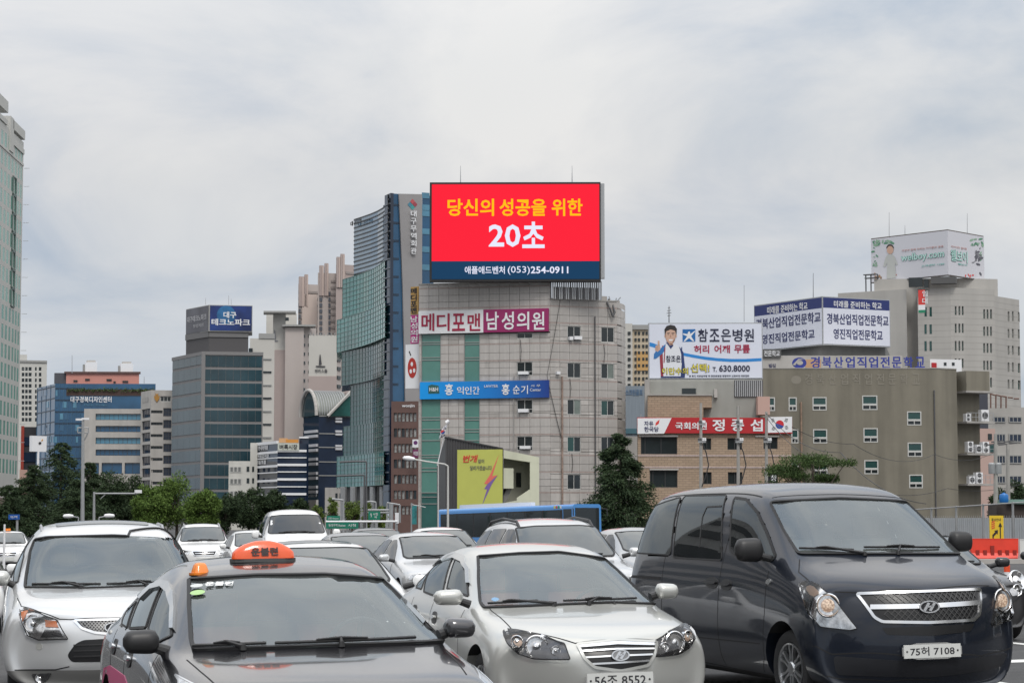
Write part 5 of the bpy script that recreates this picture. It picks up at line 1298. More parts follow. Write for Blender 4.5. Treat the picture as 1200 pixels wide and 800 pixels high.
ops = [(751, 511.7, 793.7, 532), (823.7, 513.3, 833.5, 526.7), (852.5, 513, 869.7, 526.8), (894.7, 512, 911.3, 525.8), (761.5, 550.8, 794, 571), (824, 553, 834, 567), (853, 553, 870, 567), (896, 552.8, 911.7, 566)]
holes = [f.quad(*o) for o in ops]
wallsheet(f, 'brick_wall', 0, f.L, -1.2, z1, holes, BRICK, B, .3)
shell('core', depthpts(f, 9, .4), -1.2, z1-.1, BRICK, B)
for i, h in enumerate(holes): window(f, h, B, FRD, DARKG, .2, .06, (.5,) if i not in (0, 4) else (.12, .56))
for y in (533.6, 547.3): 
    z = f.uv(838, y)[1]; flat(f, 'stone_course', (0, f.L, z-.08, z+.08), -.02, .05, PINK, B)
for x in (751, 761.5): pass
flat(f, 'window_lintel', f.quad(749, 509.6, 794.5, 511.6), 0, .12, CONCL, B); flat(f, 'window_lintel', f.quad(761, 549, 795, 550.6), 0, .12, CONCL, B); flat(f, 'window_lintel', f.quad(885, 510.2, 913, 511.8), 0, .15, CONCL, B)
poly_wall(f, 'upper_brick_block', [(760, 463), (835.3, 462), (835.3, 477), (825.5, 477), (825.5, 492), (760, 492)], BRICK, B, -3, -.6)
flat(f, 'block_cap', f.quad(759.5, 461.4, 836, 463), -3, -.5, CONC, B)
bl = M('blue_office_print', (.05, .16, .26), .5)
text_on(f, '정', 902.5, 556, 909.5, 563.5, WHITE, B, .02, .02)
# corrugated upper storey behind
CORR = M('corrugated_grey', (.50, .50, .465), .6, 0, noise=.06, nscale=.4)
g = fac(755.5, 202.6, 893.5, 202.4, B, 465); zt = ztop(g, 820, 444.8)
shell('upper_core', depthpts(g, 8, .1), 10.2, zt, CORR, B)
flat(g, 'side_pillar', (g.s_at(756), g.s_at(762), 10, zt), -.1, .5, CONC, B)
n = 100
b = MB()
for i in range(n):
    s = g.s_at(763) + (g.s_at(893)-g.s_at(763))*i/n; g.box(b, s, s+.05, 10.2, zt, -.1, .07)
tag(b.build('corrugation', CORR, B), kind='stuff')
flat(g, 'window', g.quad(799, 455, 815.5, 461.5), 0, .12, DARKG, B)
flat(g, 'louvre_ground', g.quad(860.5, 445.5, 894, 465), 0, .15, DSTEEL, B)
for i in range(14): q = g.quad(861+i*2.35, 446, 862.2+i*2.35, 464.6); flat(g, 'louvre_slat', q, .15, .25, STEEL, B)
flat(g, 'pink_block', g.quad(885.5, 466, 899.5, 487), .3, 2.2, M('pink_render', (.50, .33, .28), .8), B)
flat(g, 'duct', g.quad(836.5, 456, 840.5, 466), 0, .4, CONCL, B)
# party banner
s_ = building('party_banner', 'long red banner with white ends, a flame mark and a flag on the brick building', None, 'banner')
q = f.quad(746.3, 489.3, 927.5, 507.6); flat(f, 'board_red', q, .05, .35, M('party_red', (.42, .015, .02), .45), s_)
polyprint(f, 'white_end', [(746.5, 490), (786.3, 489.8), (777.6, 508), (746.5, 508.3)], WHITE, s_, .355)
polyprint(f, 'white_end', [(899, 488.6), (927.3, 488.2), (927.3, 506.4), (899, 507)], WHITE, s_, .355)
NV = M('navy_ink', (.015, .02, .10), .5)
text_on(f, '자유', 754.3, 493.4, 765, 499, NV, s_, .37, .03); text_on(f, '한국당', 754.3, 500, 771.3, 505.9, NV, s_, .37, .03)
polyprint(f, 'flame', [(767.2, 499), (768, 495), (772.2, 491.6), (771.4, 496.4)], RD, s_, .37)
text_on(f, '국회의원', 790.8, 494.8, 827.5, 503.4, WHITE, s_, .37, .05)
for ch, x0, x1 in (('정', 834, 848.5), ('종', 856, 871), ('섭', 878.5, 893)): text_on(f, ch, x0, 491.3, x1, 505.2, WHITE, s_, .37, .05)
polyprint(f, 'disc_red', ell(912.8, 497.4, 4.9, 5, 20, -20, 160), M('flag_red', (.55, .02, .03), .5), s_, .37); polyprint(f, 'disc_blue', ell(912.8, 497.4, 4.9, 5, 20, 160, 340), M('flag_blue2', (.02, .06, .30), .5), s_, .37)
for (x, y, d) in ((904.8, 492.8, 1), (920.4, 492, -1), (905.6, 501.6, -1), (920.8, 501.2, 1)):
    for k in (-1.4, 0, 1.4): polyprint(f, 'trigram_bar', [(x-1.6+k*.4*d, y-.3*d+k), (x+1.6+k*.4*d, y-1.2*d+k), (x+1.6+k*.4*d, y-.5*d+k), (x-1.6+k*.4*d, y+.4*d+k)], INK, s_, .37)
for x in range(6): MB().tube(onf(f, 752+x*9.5, 489.6, -.6), onf(f, 752+x*9.5, 484.6, -.6), .04, None, 6).build('rail_post', STEEL, B) if x < 1 else None
# hospital billboard
H = building('hospital_billboard', 'wide white roof billboard showing a man with raised thumb and dark Korean lettering', None, 'billboard')
g = fac(759.5, 203, 894, 202.6, H, 410); q = g.quad(759.7, 378.2, 893.8, 444)
flat(g, 'back_frame', q, -1.0, 0, STEEL, H); q2 = g.quad(761, 379.6, 892.7, 442.8); flat(g, 'board_face', q2, 0, .05, M('billboard_white', (.66, .69, .78), .5), H)
SW = M('swoosh_blue', (.02, .22, .58), .5)
def swoosh(pts, w):
    for a, c in zip(pts, pts[1:]): polyprint(g, 'swoosh', [(a[0], a[1]-w), (c[0], c[1]-w), (c[0], c[1]+w), (a[0], a[1]+w)], SW, H, .055, .004)
swoosh([(761.2, 403.4), (766, 404.6), (772, 407)], 2.4); swoosh([(800, 414.8), (812, 417.2), (826, 419.6), (840, 421.2), (856, 422.2), (874, 422.2), (892.4, 421.2)], 1.8)
SK = M('print_skin', (.56, .36, .27), .6); HR = M('print_hair', (.022, .018, .018), .6); JW = M('print_jersey', (.70, .72, .76), .6); JN = M('print_navy', (.02, .04, .14), .6); JR = M('print_maroon', (.28, .03, .05), .6); JB = M('print_blue_sleeve', (.03, .16, .42), .6)
pp = lambda n_, pts, m_, k: polyprint(g, n_, pts, m_, H, .055 + .006*k, .005)
pp('jersey_side', [(776, 405), (773, 418), (774.5, 442.6), (780, 442.6), (780, 405)], JR, 1)
pp('jersey', [(780, 404), (776.5, 409), (777.5, 442.6), (801.5, 442.6), (800.2, 414), (794.5, 405.5), (790, 403.2), (784, 402.6)], JW, 2)
pp('jersey_side', [(796, 406), (800.8, 412.6), (803, 434), (802.4, 442.6), (797.4, 442.6), (799.4, 420)], JN, 3)
pp('sleeve', [(780, 403), (773.6, 408.5), (769, 411), (766.4, 414.5), (766, 420.5), (769, 420), (776.5, 414), (779.5, 410)], JB, 3)
pp('collar', [(780.5, 401), (786, 409), (789.4, 404.6), (786.4, 401.8)], JN, 3)
pp('belt', [(774.4, 440.8), (801.8, 440.8), (801.8, 442.6), (774.4, 442.6)], JN, 4)
pp('face', ell(785.8, 393, 6.2, 9.6, 22), SK, 4); pp('neck', [(782.4, 399), (789, 399), (788.6, 404.4), (784, 404.6)], SK, 3)
pp('hair', [(779.2, 393), (778.6, 386), (781, 382), (785.6, 380.6), (790.6, 381.6), (793.2, 385.4), (792.6, 393), (791, 387.6), (786, 386), (781, 388)], HR, 5)
pp('smile', [(783.2, 397.6), (788.8, 397.6), (787.4, 399.4), (784.6, 399.4)], WHITE, 5)
pp('ear', ell(779.6, 393.6, 1.0, 2.0, 10), SK, 4); pp('ear', ell(792.2, 393.6, .9, 1.9, 10), SK, 4)
SKD = M('print_skin_dark', (.38, .21, .15), .6)
for ex in (783.2, 788.6): pp('brow', [(ex-1.8, 390.2), (ex+1.7, 389.6), (ex+1.8, 390.3), (ex-1.6, 390.9)], HR, 5)
pp('nose', [(785.8, 391.6), (786.6, 395.2), (784.8, 395.4)], SKD, 5); pp('cheek', [(780.2, 395), (781.6, 399.4), (784.4, 402), (787.6, 402), (790.4, 399.2), (791.6, 395), (790, 400.4), (787.4, 402.8), (784, 402.8), (781.4, 400.2)], SKD, 5)
for k in range(3): pp('finger', [(768.2+k*.3, 405.8+k*1.8), (771.4, 405.6+k*1.8), (771.4, 406.1+k*1.8), (768.4+k*.3, 406.4+k*1.8)], SKD, 5)
for k in range(2): pp('sleeve_stripe', [(778.6+k*19.6, 407), (779.8+k*19.6, 406.4), (778.8+k*20.6, 425), (777.6+k*20.8, 425)], JR if k == 0 else JN, 4)
for ex in (783.2, 788.6): pp('eye', ell(ex, 391.8, 1.1, .45, 8), HR, 5)
pp('fist', [(768.4, 404.6), (773, 404), (774, 409.4), (770.4, 412.4), (767.6, 410)], SK, 4); pp('thumb', [(771, 399.2), (772.8, 399.4), (773, 405), (770.6, 405)], SK, 4)
pp('logo_square', [(799.8, 385.8), (814.8, 385.6), (814.8, 400.2), (799.8, 400.5)], M('logo_blue', (.01, .13, .38), .5), 1)
pp('logo_figure', [(800.6, 390.6), (805.6, 391.4), (806.6, 388.6), (808.4, 388.4), (809, 391.4), (814.2, 387.4), (814.4, 388.6), (809.8, 394), (813.6, 399.6), (811.6, 399.6), (807.4, 396), (803, 399.8), (801, 399.8), (805.4, 394), (800.6, 392)], WHITE, 2)
BK = M('navy_black_ink', (.015, .018, .05), .5); DR = M('deep_red_ink', (.34, .01, .05), .5); YL = M('yellow_ink', (.72, .62, .03), .5)
for i, ch in enumerate('참조은병원'): text_on(g, ch, 818+i*13.5, 385.4, 829.5+i*13.5, 400.2, BK, H, .06, .03)
text_on(g, '허리', 813.3, 404.4, 831, 413.8, DR, H, .06, .05); text_on(g, '어깨', 837, 404.2, 855.4, 413.6, DR, H, .06, .05); text_on(g, '무릎', 860.4, 403.8, 878.8, 413.6, DR, H, .06, .05)
text_on(g, 'T.', 835, 430, 840, 435.4, BK, H, .06, .03); text_on(g, '630.8000', 842.6, 427.8, 878.8, 435.4, BK, H, .06, .05)
text_on(g, '참조은', 780.4, 416.4, 797.6, 424, BK, H, .09, .02)
for bo, mm, dd in ((.05, BK, .085), (.02, YL, .11)):
    text_on(g, '이만수의', 775.8 - (.5 if mm is BK else 0), 431 - (.5 if mm is BK else 0), 806.2 + (.5 if mm is BK else 0), 438.4 + (.5 if mm is BK else 0), mm, H, dd, bo); text_on(g, '선택!', 809.7 - (.5 if mm is BK else 0), 426.4 - (.5 if mm is BK else 0), 830.8 + (.5 if mm is BK else 0), 436 + (.5 if mm is BK else 0), mm, H, dd, bo)
text_on(g, '본 광고 의료심의필 제 참조은병원 정형외과 신경외과 대표전화', 807.5, 439.2, 878, 441.4, BK, H, .06, 0)
an = building('antenna', 'thin television aerial standing above the hospital billboard', None, 'antenna')
p = at(784, 378, 206); MB().tube(p, at(784, 358.5, 206), .05, .03, 6).build('mast', DSTEEL, an)
for k, (y, w) in enumerate(((361, 1.3), (364, 2.2), (367, 2.8), (370, 1.8))): MB().tube(at(784-w, y, 206), at(784+w, y-.6, 206), .035, None, 5).build('element', DSTEEL, an)
MB().tube(at(872, 377, 206), at(872, 334, 206), .02, .015, 5).build('mast', DSTEEL, an)

# ==== grey brown windowed building on the right ===================================
B = building('rendered_building', 'plain grey brown rendered building with small white framed windows and balconies', None)
REND = M('taupe_render', (.20, .184, .146), .9, noise=.09, nscale=.35, streak=.18)
f = fac(893, 230, 1091.5, 230, B, 510); g = fac(1091.5, 230, 1122, 231.5, B, 510); h_ = fac(1122, 233.5, 1149, 234.5, B, 510)
z1 = ztop(f, 990, 432); z2 = ztop(g, 1100, 432); z3 = ztop(h_, 1135, 436)
ops = [(899.6, 466, 907.5, 480.7), (924.8, 466, 933, 480.7), (952.8, 465.7, 968, 480), (1011, 463.9, 1027.5, 479.5), (953.5, 503.3, 968.7, 518.5), (1012.5, 502, 1028, 517.5), (1063.6, 482.5, 1079, 497.5), (1064.3, 519, 1080, 534.3), (1013.5, 539.5, 1028.6, 554.6), (1066, 556.5, 1080.7, 571), (928, 503.5, 935, 518.5), (928, 540.5, 935, 556), (954, 540.5, 969, 556)]
holes = [f.quad(*o) for o in ops]
wallsheet(f, 'wall', 0, f.L, -1.2, z1, holes, REND, B, .22); wallsheet(g, 'wall', 0, g.L, -1.2, z2, [], REND, B)
shell('core', depthpts(f, 12, .3), -1.2, z1-.15, REND, B); shell('core', depthpts(g, 3, .3), -1.2, z2-.15, REND, B)
for h in holes:
    s0, s1, a, c = h; m_ = a + (c-a)*.36
    o = window(f, (s0-.06, s1+.06, m_, c+.06), B, FRW, GRNG, .02, .11)
    window(f, (s0-.06, s1+.06, a-.06, m_), B, FRW, DARKG, .02, .10, (.5,))
flat(f, 'parapet_cap', (-.1, f.L, z1, z1+.1), -.3, .05, CONC, B); flat(g, 'parapet_cap', (0, g.L, z2, z2+.1), -.3, .05, CONC, B)
MB().tube(g.P(.35, .3, .12), g.P(.35, g.uv(1094, 457)[1], .12), .07, None, 8).build('drain_pipe', DSTEEL, B, True)
MB().tube(f.P(f.s_at(940), .3, .12), f.P(f.s_at(940), f.uv(940, 471)[1], .12), .10, None, 8).build('drain_pipe', M('rusty_pipe2', (.26, .18, .13), .8, noise=.3, nscale=2), B, True)
GH = M('ghost_letter', (.235, .217, .18), .9)
for i, ch in enumerate('경북산업직업전문학교'): text_on(f, ch, 943+i*14, 437.6, 952+i*14, 450.4, GH, B, .005, .02, .02)
polyprint(f, 'ghost_mark', ell(933, 445, 6, 5, 16), GH, B, .004)
shell('recess_core', depthpts(h_, 4, .1), -1.2, z3, REND, B)
flat(h_, 'top_block', (0, h_.L, h_.uv(1135, 461)[1], z3), -.5, 1.9, REND, B)
for k, y in enumerate((459.6, 495, 532, 567.4)):
    z = h_.uv(1135, y)[1]; flat(h_, 'balcony_slab', (-.1, h_.L+.5, z-.14, z+.05), -.1, 2.0, CONC, B)
    if k == 0: continue
    b = MB()
    for zz in (z+.5, z+.95): h_.box(b, 0, h_.L+.4, zz-.02, zz+.02, 1.9, 1.94)
    for i in range(7): s = (h_.L+.4)*i/6; h_.box(b, s-.02, s+.02, z, z+.97, 1.9, 1.94)
    tag(b.build('balcony_rail', STEEL, B), kind='stuff')
for (x0, y0, x1, y1) in ((1123, 485, 1128.6, 494), (1141, 480.6, 1149.6, 494), (1125, 517.6, 1131.5, 530), (1134.6, 521.6, 1141.8, 531), (1142.6, 518, 1150, 531), (1127, 558, 1133.6, 566.6), (1134.8, 553.6, 1142.6, 566.6)):
    s0, s1, a, c = h_.quad(x0, y0, x1, y1); b = MB(); h_.box(b, s0, s1, a, c, .9, 1.5); o = b.build('air_conditioner', WHITE, B)
    nf = 2 if (c-a) > (s1-s0)*1.35 else 1
    for k in range(nf):
        zc = a + (c-a)*(k+.5)/nf; r = min((s1-s0), (c-a)/nf)*.38
        p = h_.P((s0+s1)/2, zc, 1.5); b = MB(); b.lathe([(.001, .0), (r*.2, .02), (r, .02), (r*1.08, .0)], 16, align(h_.n, p)); b.build('fan_grille', DSTEEL, o)
# blue roof letters
s_ = building('roof_lettering', 'row of blue Korean letters and a blue swirl standing along the grey brown roof', None, 'sign')
BLU = M('letter_blue', (.03, .045, .27), .45)
for i, ch in enumerate('경북산업직업전문학교'):
    x = 950 + i*13.65; text_on(f, ch, x, 417.8, x+11, 431.2, BLU, s_, -.2, .05, .12)
polyprint(f, 'swirl_mark', ell(937, 425, 8.4, 6.4, 24), BLU, s_, -.3, .1); polyprint(f, 'swirl_gap', ell(937.6, 424.8, 3.8, 2.6, 16), CONCL, s_, -.19, .02)
polyprint(f, 'swirl_gap', [(929, 427), (936, 420.2), (943, 420.6), (936, 422), (932, 428)], CONCL, s_, -.18, .02)
b = MB(); f.box(b, f.s_at(946), f.s_at(1088), z1, z1+.12, -.3, -.1); b.build('letter_rail', DSTEEL, s_)
# lit clutter behind the letters: low penthouse walls
B2 = building('rooftop_hut', 'small white rooftop hut with two little square windows behind the blue letters', None, 'hut')
g2 = fac(1091, 245, 1127, 246, B2); flat(g2, 'wall', g2.quad(1090, 421, 1127, 436), -3, 0, WHITE, B2)
for x in (1107.5, 1117): flat(g2, 'window', g2.quad(x-1.5, 424.6, x+1.5, 428), 0, .06, DARKG, B2)
flat(g2, 'red_sign', g2.quad(1091.5, 425, 1097, 432), .0, .15, M('party_red', (.4, .02, .02)), B2)

# ==== school billboard building ====================================================
B = building('school_building', 'grey building under the navy and white corner billboards', None)
f = fac(884, 312.8, 964, 300, B, 380); g = fac(964, 300, 1043, 304.6, B, 380)
shell('upper_block', [f.a - f.n*1.2, f.b + Vector((0, 1.6, 0)), g.b - g.n*1.2, away(g.b, 25), away(f.a, 25)], -.2, f.uv(960, 400)[1], M('block_grey', (.17, .17, .165), .8, streak=.1, nscale=.4), B)
f3 = fac(880, 296, 1060, 296, B); shell('lower_block', depthpts(f3, 6, 0), -.2, ztop(f3, 960, 416.5), CONCL, B)
flat(f3, 'orange_patch', f3.quad(944, 421, 962, 434), 0, .05, M('orange_board', (.50, .30, .17), .7), B)
flat(f3, 'dark_board', f3.quad(892, 409, 915, 418.6), .1, .3, M('board_dark', (.09, .09, .09), .6), B); text_on(f3, '전문학교', 895, 410.8, 913.4, 417.6, WHITE, B, .32, .03)
text_on(f3, '빌딩', 901, 426, 909, 432, NV, B, .05, .02)
H = building('corner_billboard', 'pair of navy topped white school billboards meeting at a corner', None, 'billboard')
f.parent = g.parent = H
NB = M('navy_band', (.018, .030, .14), .45); BW = M('board_white2', (.62, .64, .72), .5)
for q_, x0, x1, yt0, yt1, ym0, ym1, yb0, yb1 in ((f, 884.3, 963.6, 359, 348.4, 370.7, 361, 411.5, 402.6), (g, 964.4, 1043, 348.4, 352.3, 361, 363.6, 402.6, 405.6)):
    sa, sb = 0, q_.L; zt_ = (q_.uv(x0, yt0)[1] + q_.uv(x1, yt1)[1])/2; zm = (q_.uv(x0, ym0)[1] + q_.uv(x1, ym1)[1])/2; zb = (q_.uv(x0, yb0)[1] + q_.uv(x1, yb1)[1])/2
    flat(q_, 'frame', (sa-.05, sb+.05, zb-.15, zt_+.15), -.7, 0, STEEL, H); flat(q_, 'navy_band', (sa+.1, sb-.1, zm, zt_), 0, .05, NB, H); flat(q_, 'white_board', (sa+.1, sb-.1, zb, zm), 0, .05, BW, H)
text_on(f, '미래를 준비하는 학교', 899.5, 356.6, 946.7, 365.4, WHITE, H, .06, .02); text_on(g, '미래를 준비하는 학교', 976.9, 353.4, 1032.8, 361.2, WHITE, H, .06, .02)
text_on(f, '경북산업직업전문학교', 886.5, 369.4, 962, 382, NV, H, .06, .03); text_on(f, '영진직업전문학교', 893.5, 388.6, 955, 400, NV, H, .06, .03)
text_on(g, '경북산업직업전문학교', 968.8, 368.4, 1040.8, 381, NV, H, .06, .03); text_on(g, '영진직업전문학교', 976.4, 386, 1034, 398, NV, H, .06, .03)
MB().tube(at(953, 349, 306), at(953, 320, 306), .05, .03, 5).build('mast', DSTEEL, H)

# ==== tall pale tower with green and white billboard ==================================
B = building('tall_office_block', 'tall pale grey office block with slit windows in threes on the right', None)
PG = M('pale_grey_panel', (.40, .385, .36), .75, noise=.05, nscale=.2, streak=.06)
def slab(name, x0, d0, x1, d1, yt, m, dep, parent):
    q_ = fac(x0, d0, x1, d1, parent); z = ztop(q_, (x0+x1)/2, yt); shell(name, depthpts(q_, dep, 0), -1.2, z, m, parent); return q_, z
fA, _ = slab('left_wing', 985, 440, 1066, 432, 341, PG, 25, B)
fB, _ = slab('recess_wing', 1066, 437, 1079, 436, 331, PG, 20, B)
fC_ = fac(1079, 431, 1118, 429, B); fD = fac(1118, 429, 1170, 432, B); fE = fac(1170, 432, 1199, 440, B)
slits = []
for q_, xs, rows_ in ((fC_, [], []), (fD, (1119, 1123.3, 1127.2), [(358.8, 369.2), (379, 390), (399.4, 411), (420, 431)]), (fD, (1152.4, 1156.3, 1160.4), [(362.4, 373.4), (382.6, 393.6), (402.2, 413.4), (422.4, 433.4), (442.4, 453.6)]), (fE, (1181, 1186), [(365, 376.4), (385.5, 396), (405, 415.5), (424.6, 435.6), (444.7, 455.4)]), (fE, (1193,), [(366, 377), (386, 397), (406, 416.5), (425.6, 436.6), (445.7, 456.4)])):
    for x in xs:
        for (a, c) in rows_: slits.append((q_, q_.quad(x, a, x+(2.1 if x < 1190 else 3.4), c)))
for q_ in (fC_, fD, fE):
    z = ztop(q_, (q_.s_at and {id(fC_): 1098, id(fD): 1143, id(fE): 1180}[id(q_)]), 338 if q_ is not fE else 349)
    hs_ = [h for (k, h) in slits if k is q_]; wallsheet(q_, 'wall', 0, q_.L, -1.2, z, hs_, PG, B, .6); shell('core', depthpts(q_, 22, .8), -1.2, z-.2, PG, B)
    for h in hs_: window(q_, h, B, FRG, GRNG, .3, .05)
    b = MB(); zz = z - 1.2
    while zz > 5: q_.box(b, 0, q_.L, zz-.02, zz+.02, -.02, .012); zz -= 1.18
    tag(b.build('panel_joints', M('joint_grey', (.25, .24, .225), .9), B), kind='stuff')
for x in (1077.4, 1083.4, 1089.4):
    for (a, c) in ((359.8, 370.6), (380, 391), (399.6, 411)): flat(fB if x < 1079 else fC_, 'slit_window', (fB if x < 1079 else fC_).quad(x, a, x+2.6, c), -.02, .05, GRNG, B)
fU = fac(1028, 436, 1174, 436, B); shell('upper_block', [fU.a, fU.b + Vector((-8, -1.5, 0)), fU.b, away(fU.b, 14), away(fU.a, 14)], 30, ztop(fU, 1100, 327), PG, B)
for x0, x1, y0, y1 in ((1066, 1082, 326, 337), (1084, 1089, 328, 338), (1092, 1121, 325, 333)): flat(fC_, 'plant_opening', fC_.quad(x0, y0, x1, y1), -.3, 1.4, DARKG if x0 < 1090 else M('plant_dark', (.10, .10, .10), .9), B)
for (x, y, r_) in ((1019, 326, 3), (1017.5, 322, 2.4)): flat(fA, 'roof_frame', fA.quad(x-6, y-1, x+9, y), -1, 0, DSTEEL, B)
for x in (1012, 1018, 1026): flat(fA, 'roof_post', fA.quad(x, 321, x+1, 342), -1, -.8, DSTEEL, B)
vb = building('rent_banner', 'narrow red and white upright banner hanging on the pale tower', None, 'banner')
qv = fac(1080, 426, 1088, 425.6, vb); flat(qv, 'cloth', (0, qv.L, qv.uv(1084, 357)[1], qv.uv(1084, 339.6)[1]), 0, .1, RD, vb); flat(qv, 'cloth_white', (0, qv.L, qv.uv(1084, 363)[1], qv.uv(1084, 357)[1]), 0, .1, WHITE, vb); flat(qv, 'cloth_green', (0, qv.L, qv.uv(1084, 366.4)[1], qv.uv(1084, 363)[1]), 0, .1, M('sign_green', (.02, .22, .12), .5), vb)
text_on(qv, '임', 1081, 340.6, 1087, 347.6, WHITE, vb, .12, .03); text_on(qv, '대', 1081, 349, 1087, 356, WHITE, vb, .12, .03)
H = building('corner_billboard', 'pale corner billboard with green lettering and leaves on top of the tall block', None, 'billboard')
f = fac(1021, 442, 1110.8, 428, H, 300); g = fac(1110.8, 428, 1153, 438, H, 300)
BPG = M('board_pale', (.58, .58, .62), .5)
za, zb = (f.uv(1021, 280)[1] + f.uv(1111, 270.6)[1])/2, (f.uv(1021, 329.6)[1] + f.uv(1111, 323)[1])/2
for q_ in (f, g): flat(q_, 'frame', (0, q_.L, zb-.2, za+.2), -.4, 0, M('billboard_frame_brown', (.10, .08, .07), .6), H); flat(q_, 'board_face', (.0, q_.L-.0, zb, za), 0, .05, BPG, H)
LG = M('leaf_print', (.10, .26, .16), .6); LG2 = M('leaf_print_b', (.25, .40, .28), .6); AQ = M('aqua_ink', (.16, .46, .40), .5)
random.seed(5)
def blobs(q_, x0, y0, x1, y1, n, mts, rmax=3.2):
    for i in range(n):
        x, y = random.uniform(x0, x1), random.uniform(y0, y1); r_ = random.uniform(1.2, rmax); a0 = random.uniform(0, 3.14)
        pts = []
        for k in range(8):
            t = k*math.pi/4; ex, ey = r_*math.cos(t), r_*.45*math.sin(t); pts.append((x + ex*math.cos(a0) - ey*math.sin(a0), y + ex*math.sin(a0) + ey*math.cos(a0)))
        polyprint(q_, 'leaf_print', pts, mts[i % len(mts)], H, .085 + .004*(i % 9), .003)
blobs(f, 1024, 282, 1047, 286, 14, (LG, LG2)); blobs(f, 1023, 286, 1028, 312, 12, (LG2, LG)); blobs(g, 1137, 279, 1151, 288, 12, (LG, LG2)); blobs(g, 1148, 288, 1151.5, 305, 5, (LG2, LG), 2)
blobs(f, 1025, 320, 1033, 326, 8, (M('print_tan', (.42, .26, .15), .6), M('print_dark_tan', (.25, .14, .08), .6)), 2.4)
polyprint(f, 'print_hair', ell(1043.5, 291, 4.4, 4.6, 16, 0, 180), HR, H, .125); polyprint(f, 'print_face', ell(1043.6, 293, 3.9, 4.8, 16), SK, H, .13); polyprint(f, 'print_shirt', [(1041, 298), (1038, 302), (1035.5, 312), (1038, 313), (1040, 308), (1039.6, 326.4), (1050.4, 325.6), (1049.4, 308), (1051, 311), (1052.4, 310), (1049.6, 302), (1046.6, 298)], M('print_pale_shirt', (.46, .47, .45), .6), H, .12)
blobs(f, 1043, 320.6, 1056, 325, 7, (M('print_pink', (.48, .22, .18), .6), M('print_tan', (.4, .25, .15))), 2); blobs(g, 1140, 291, 1149, 322, 16, (M('print_gorilla', (.10, .10, .12), .6), M('print_gorilla_b', (.20, .20, .22), .6)), 3.4); blobs(g, 1131, 320, 1143, 324, 5, (RD,), 2)
for mm, e_, d_ in ((M('aqua_dark', (.03, .24, .20), .5), .35, .12), (M('aqua_pale', (.50, .74, .68), .5), 0, .16)):
    text_on(f, 'welboy.com', 1056.6-e_, 295.6-e_, 1106.6+e_, 306+e_, mm, H, d_, .05 if e_ else .0); text_on(g, '웰보이', 1113.6-e_*.6, 294-e_, 1133+e_*.6, 307+e_, mm, H, d_, .05 if e_ else 0)
text_on(f, '자연과 함께 자라는 아이들의 꿈을', 1057, 290, 1106, 292.4, M('rose_ink', (.52, .30, .28), .5), H, .12, 0); text_on(f, '고객센터 1588', 1080, 309.4, 1107, 311.6, AQ, H, .12, 0); text_on(g, '아이와 함께', 1114, 289, 1132, 291.4, M('rose_ink', (.52, .30, .28), .5), H, .12, 0); text_on(g, '웰보이', 1122, 309, 1132.6, 311, AQ, H, .12, 0)
for x, y0, y1 in ((1042, 278, 249), (1060.5, 275, 264), (1133.5, 274, 250)): MB().tube(at(x, y0, 440), at(x, y1, 440), .07, .04, 5).build('lightning_rod', STEEL, H)
MB().tube(at(1091, 405, 440), at(1091, 404, 440), .1).build('stub', STEEL, H) if False else None

# ==== far right edge ==============================================================
B = building('navy_block', 'narrow dark slate building edge beside the balcony column', None); slab('wall', 1149, 320, 1160, 321, 444, M('slate_wall', (.05, .055, .07), .6), 8, B)
B = building('pink_house', 'small pale pink building with green windows behind the balconies', None); q_, _ = slab('wall', 1149, 300, 1168, 301, 502, M('pink_render2', (.45, .32, .28), .8), 8, B)
flat(q_, 'window_band', q_.quad(1152, 520, 1166, 529.6), 0, .1, GRNG, B); flat(q_, 'window', q_.quad(1157.6, 508, 1162, 515), 0, .1, DARKG, B)
B = building('grey_office', 'grey office building with dark window bands at the far right edge', None); q_, _ = slab('wall', 1158, 340, 1215, 342, 477, PG, 12, B)
for (x0, y0, x1, y1) in ((1164, 488, 1178, 495), (1182, 488, 1197, 495), (1167, 508, 1178, 518), (1182, 508, 1197, 518), (1167, 533, 1178, 543), (1182, 533, 1197, 543), (1182, 557, 1197, 566), (1167, 557, 1178, 566)): window(q_, q_.quad(x0, y0, x1, y1), B, FRG, NAVYG, -.1, .15, (.33, .66))
for k in range(5): MB().tube(at(1160+k*7, 461+k*1.5, 338), at(1166+k*7, 463+k, 338), .12, None, 5).build('roof_truss', M('rust_steel', (.16, .09, .07), .8), B)
for k in range(4): MB().tube(at(1161+k*6, 461+k*1.3, 338), at(1161+k*6, 478, 338), .12, None, 5).build('roof_truss_post', M('rust_steel', (.16, .09, .07), .8), B)
# ==== left half of the skyline ======================================================
def band_block(name, label, faces, y0f, dep, wallm, glm, ys, hb, inset=0, mull=0, cap=None, blab=True):
    """block with level glass bands; faces [(px0,D0,px1,D1,ytop_mid)], ys measured at the reference column of each face"""
    Bx = building(name, label, None)
    return Bx
PALE = M('pale_stone', (.50, .495, .465), .75, noise=.04, nscale=.2)
GREENW = M('green_window', (.11, .31, .245), .25, 0, 0, .5, noise=.25, nscale=.3)
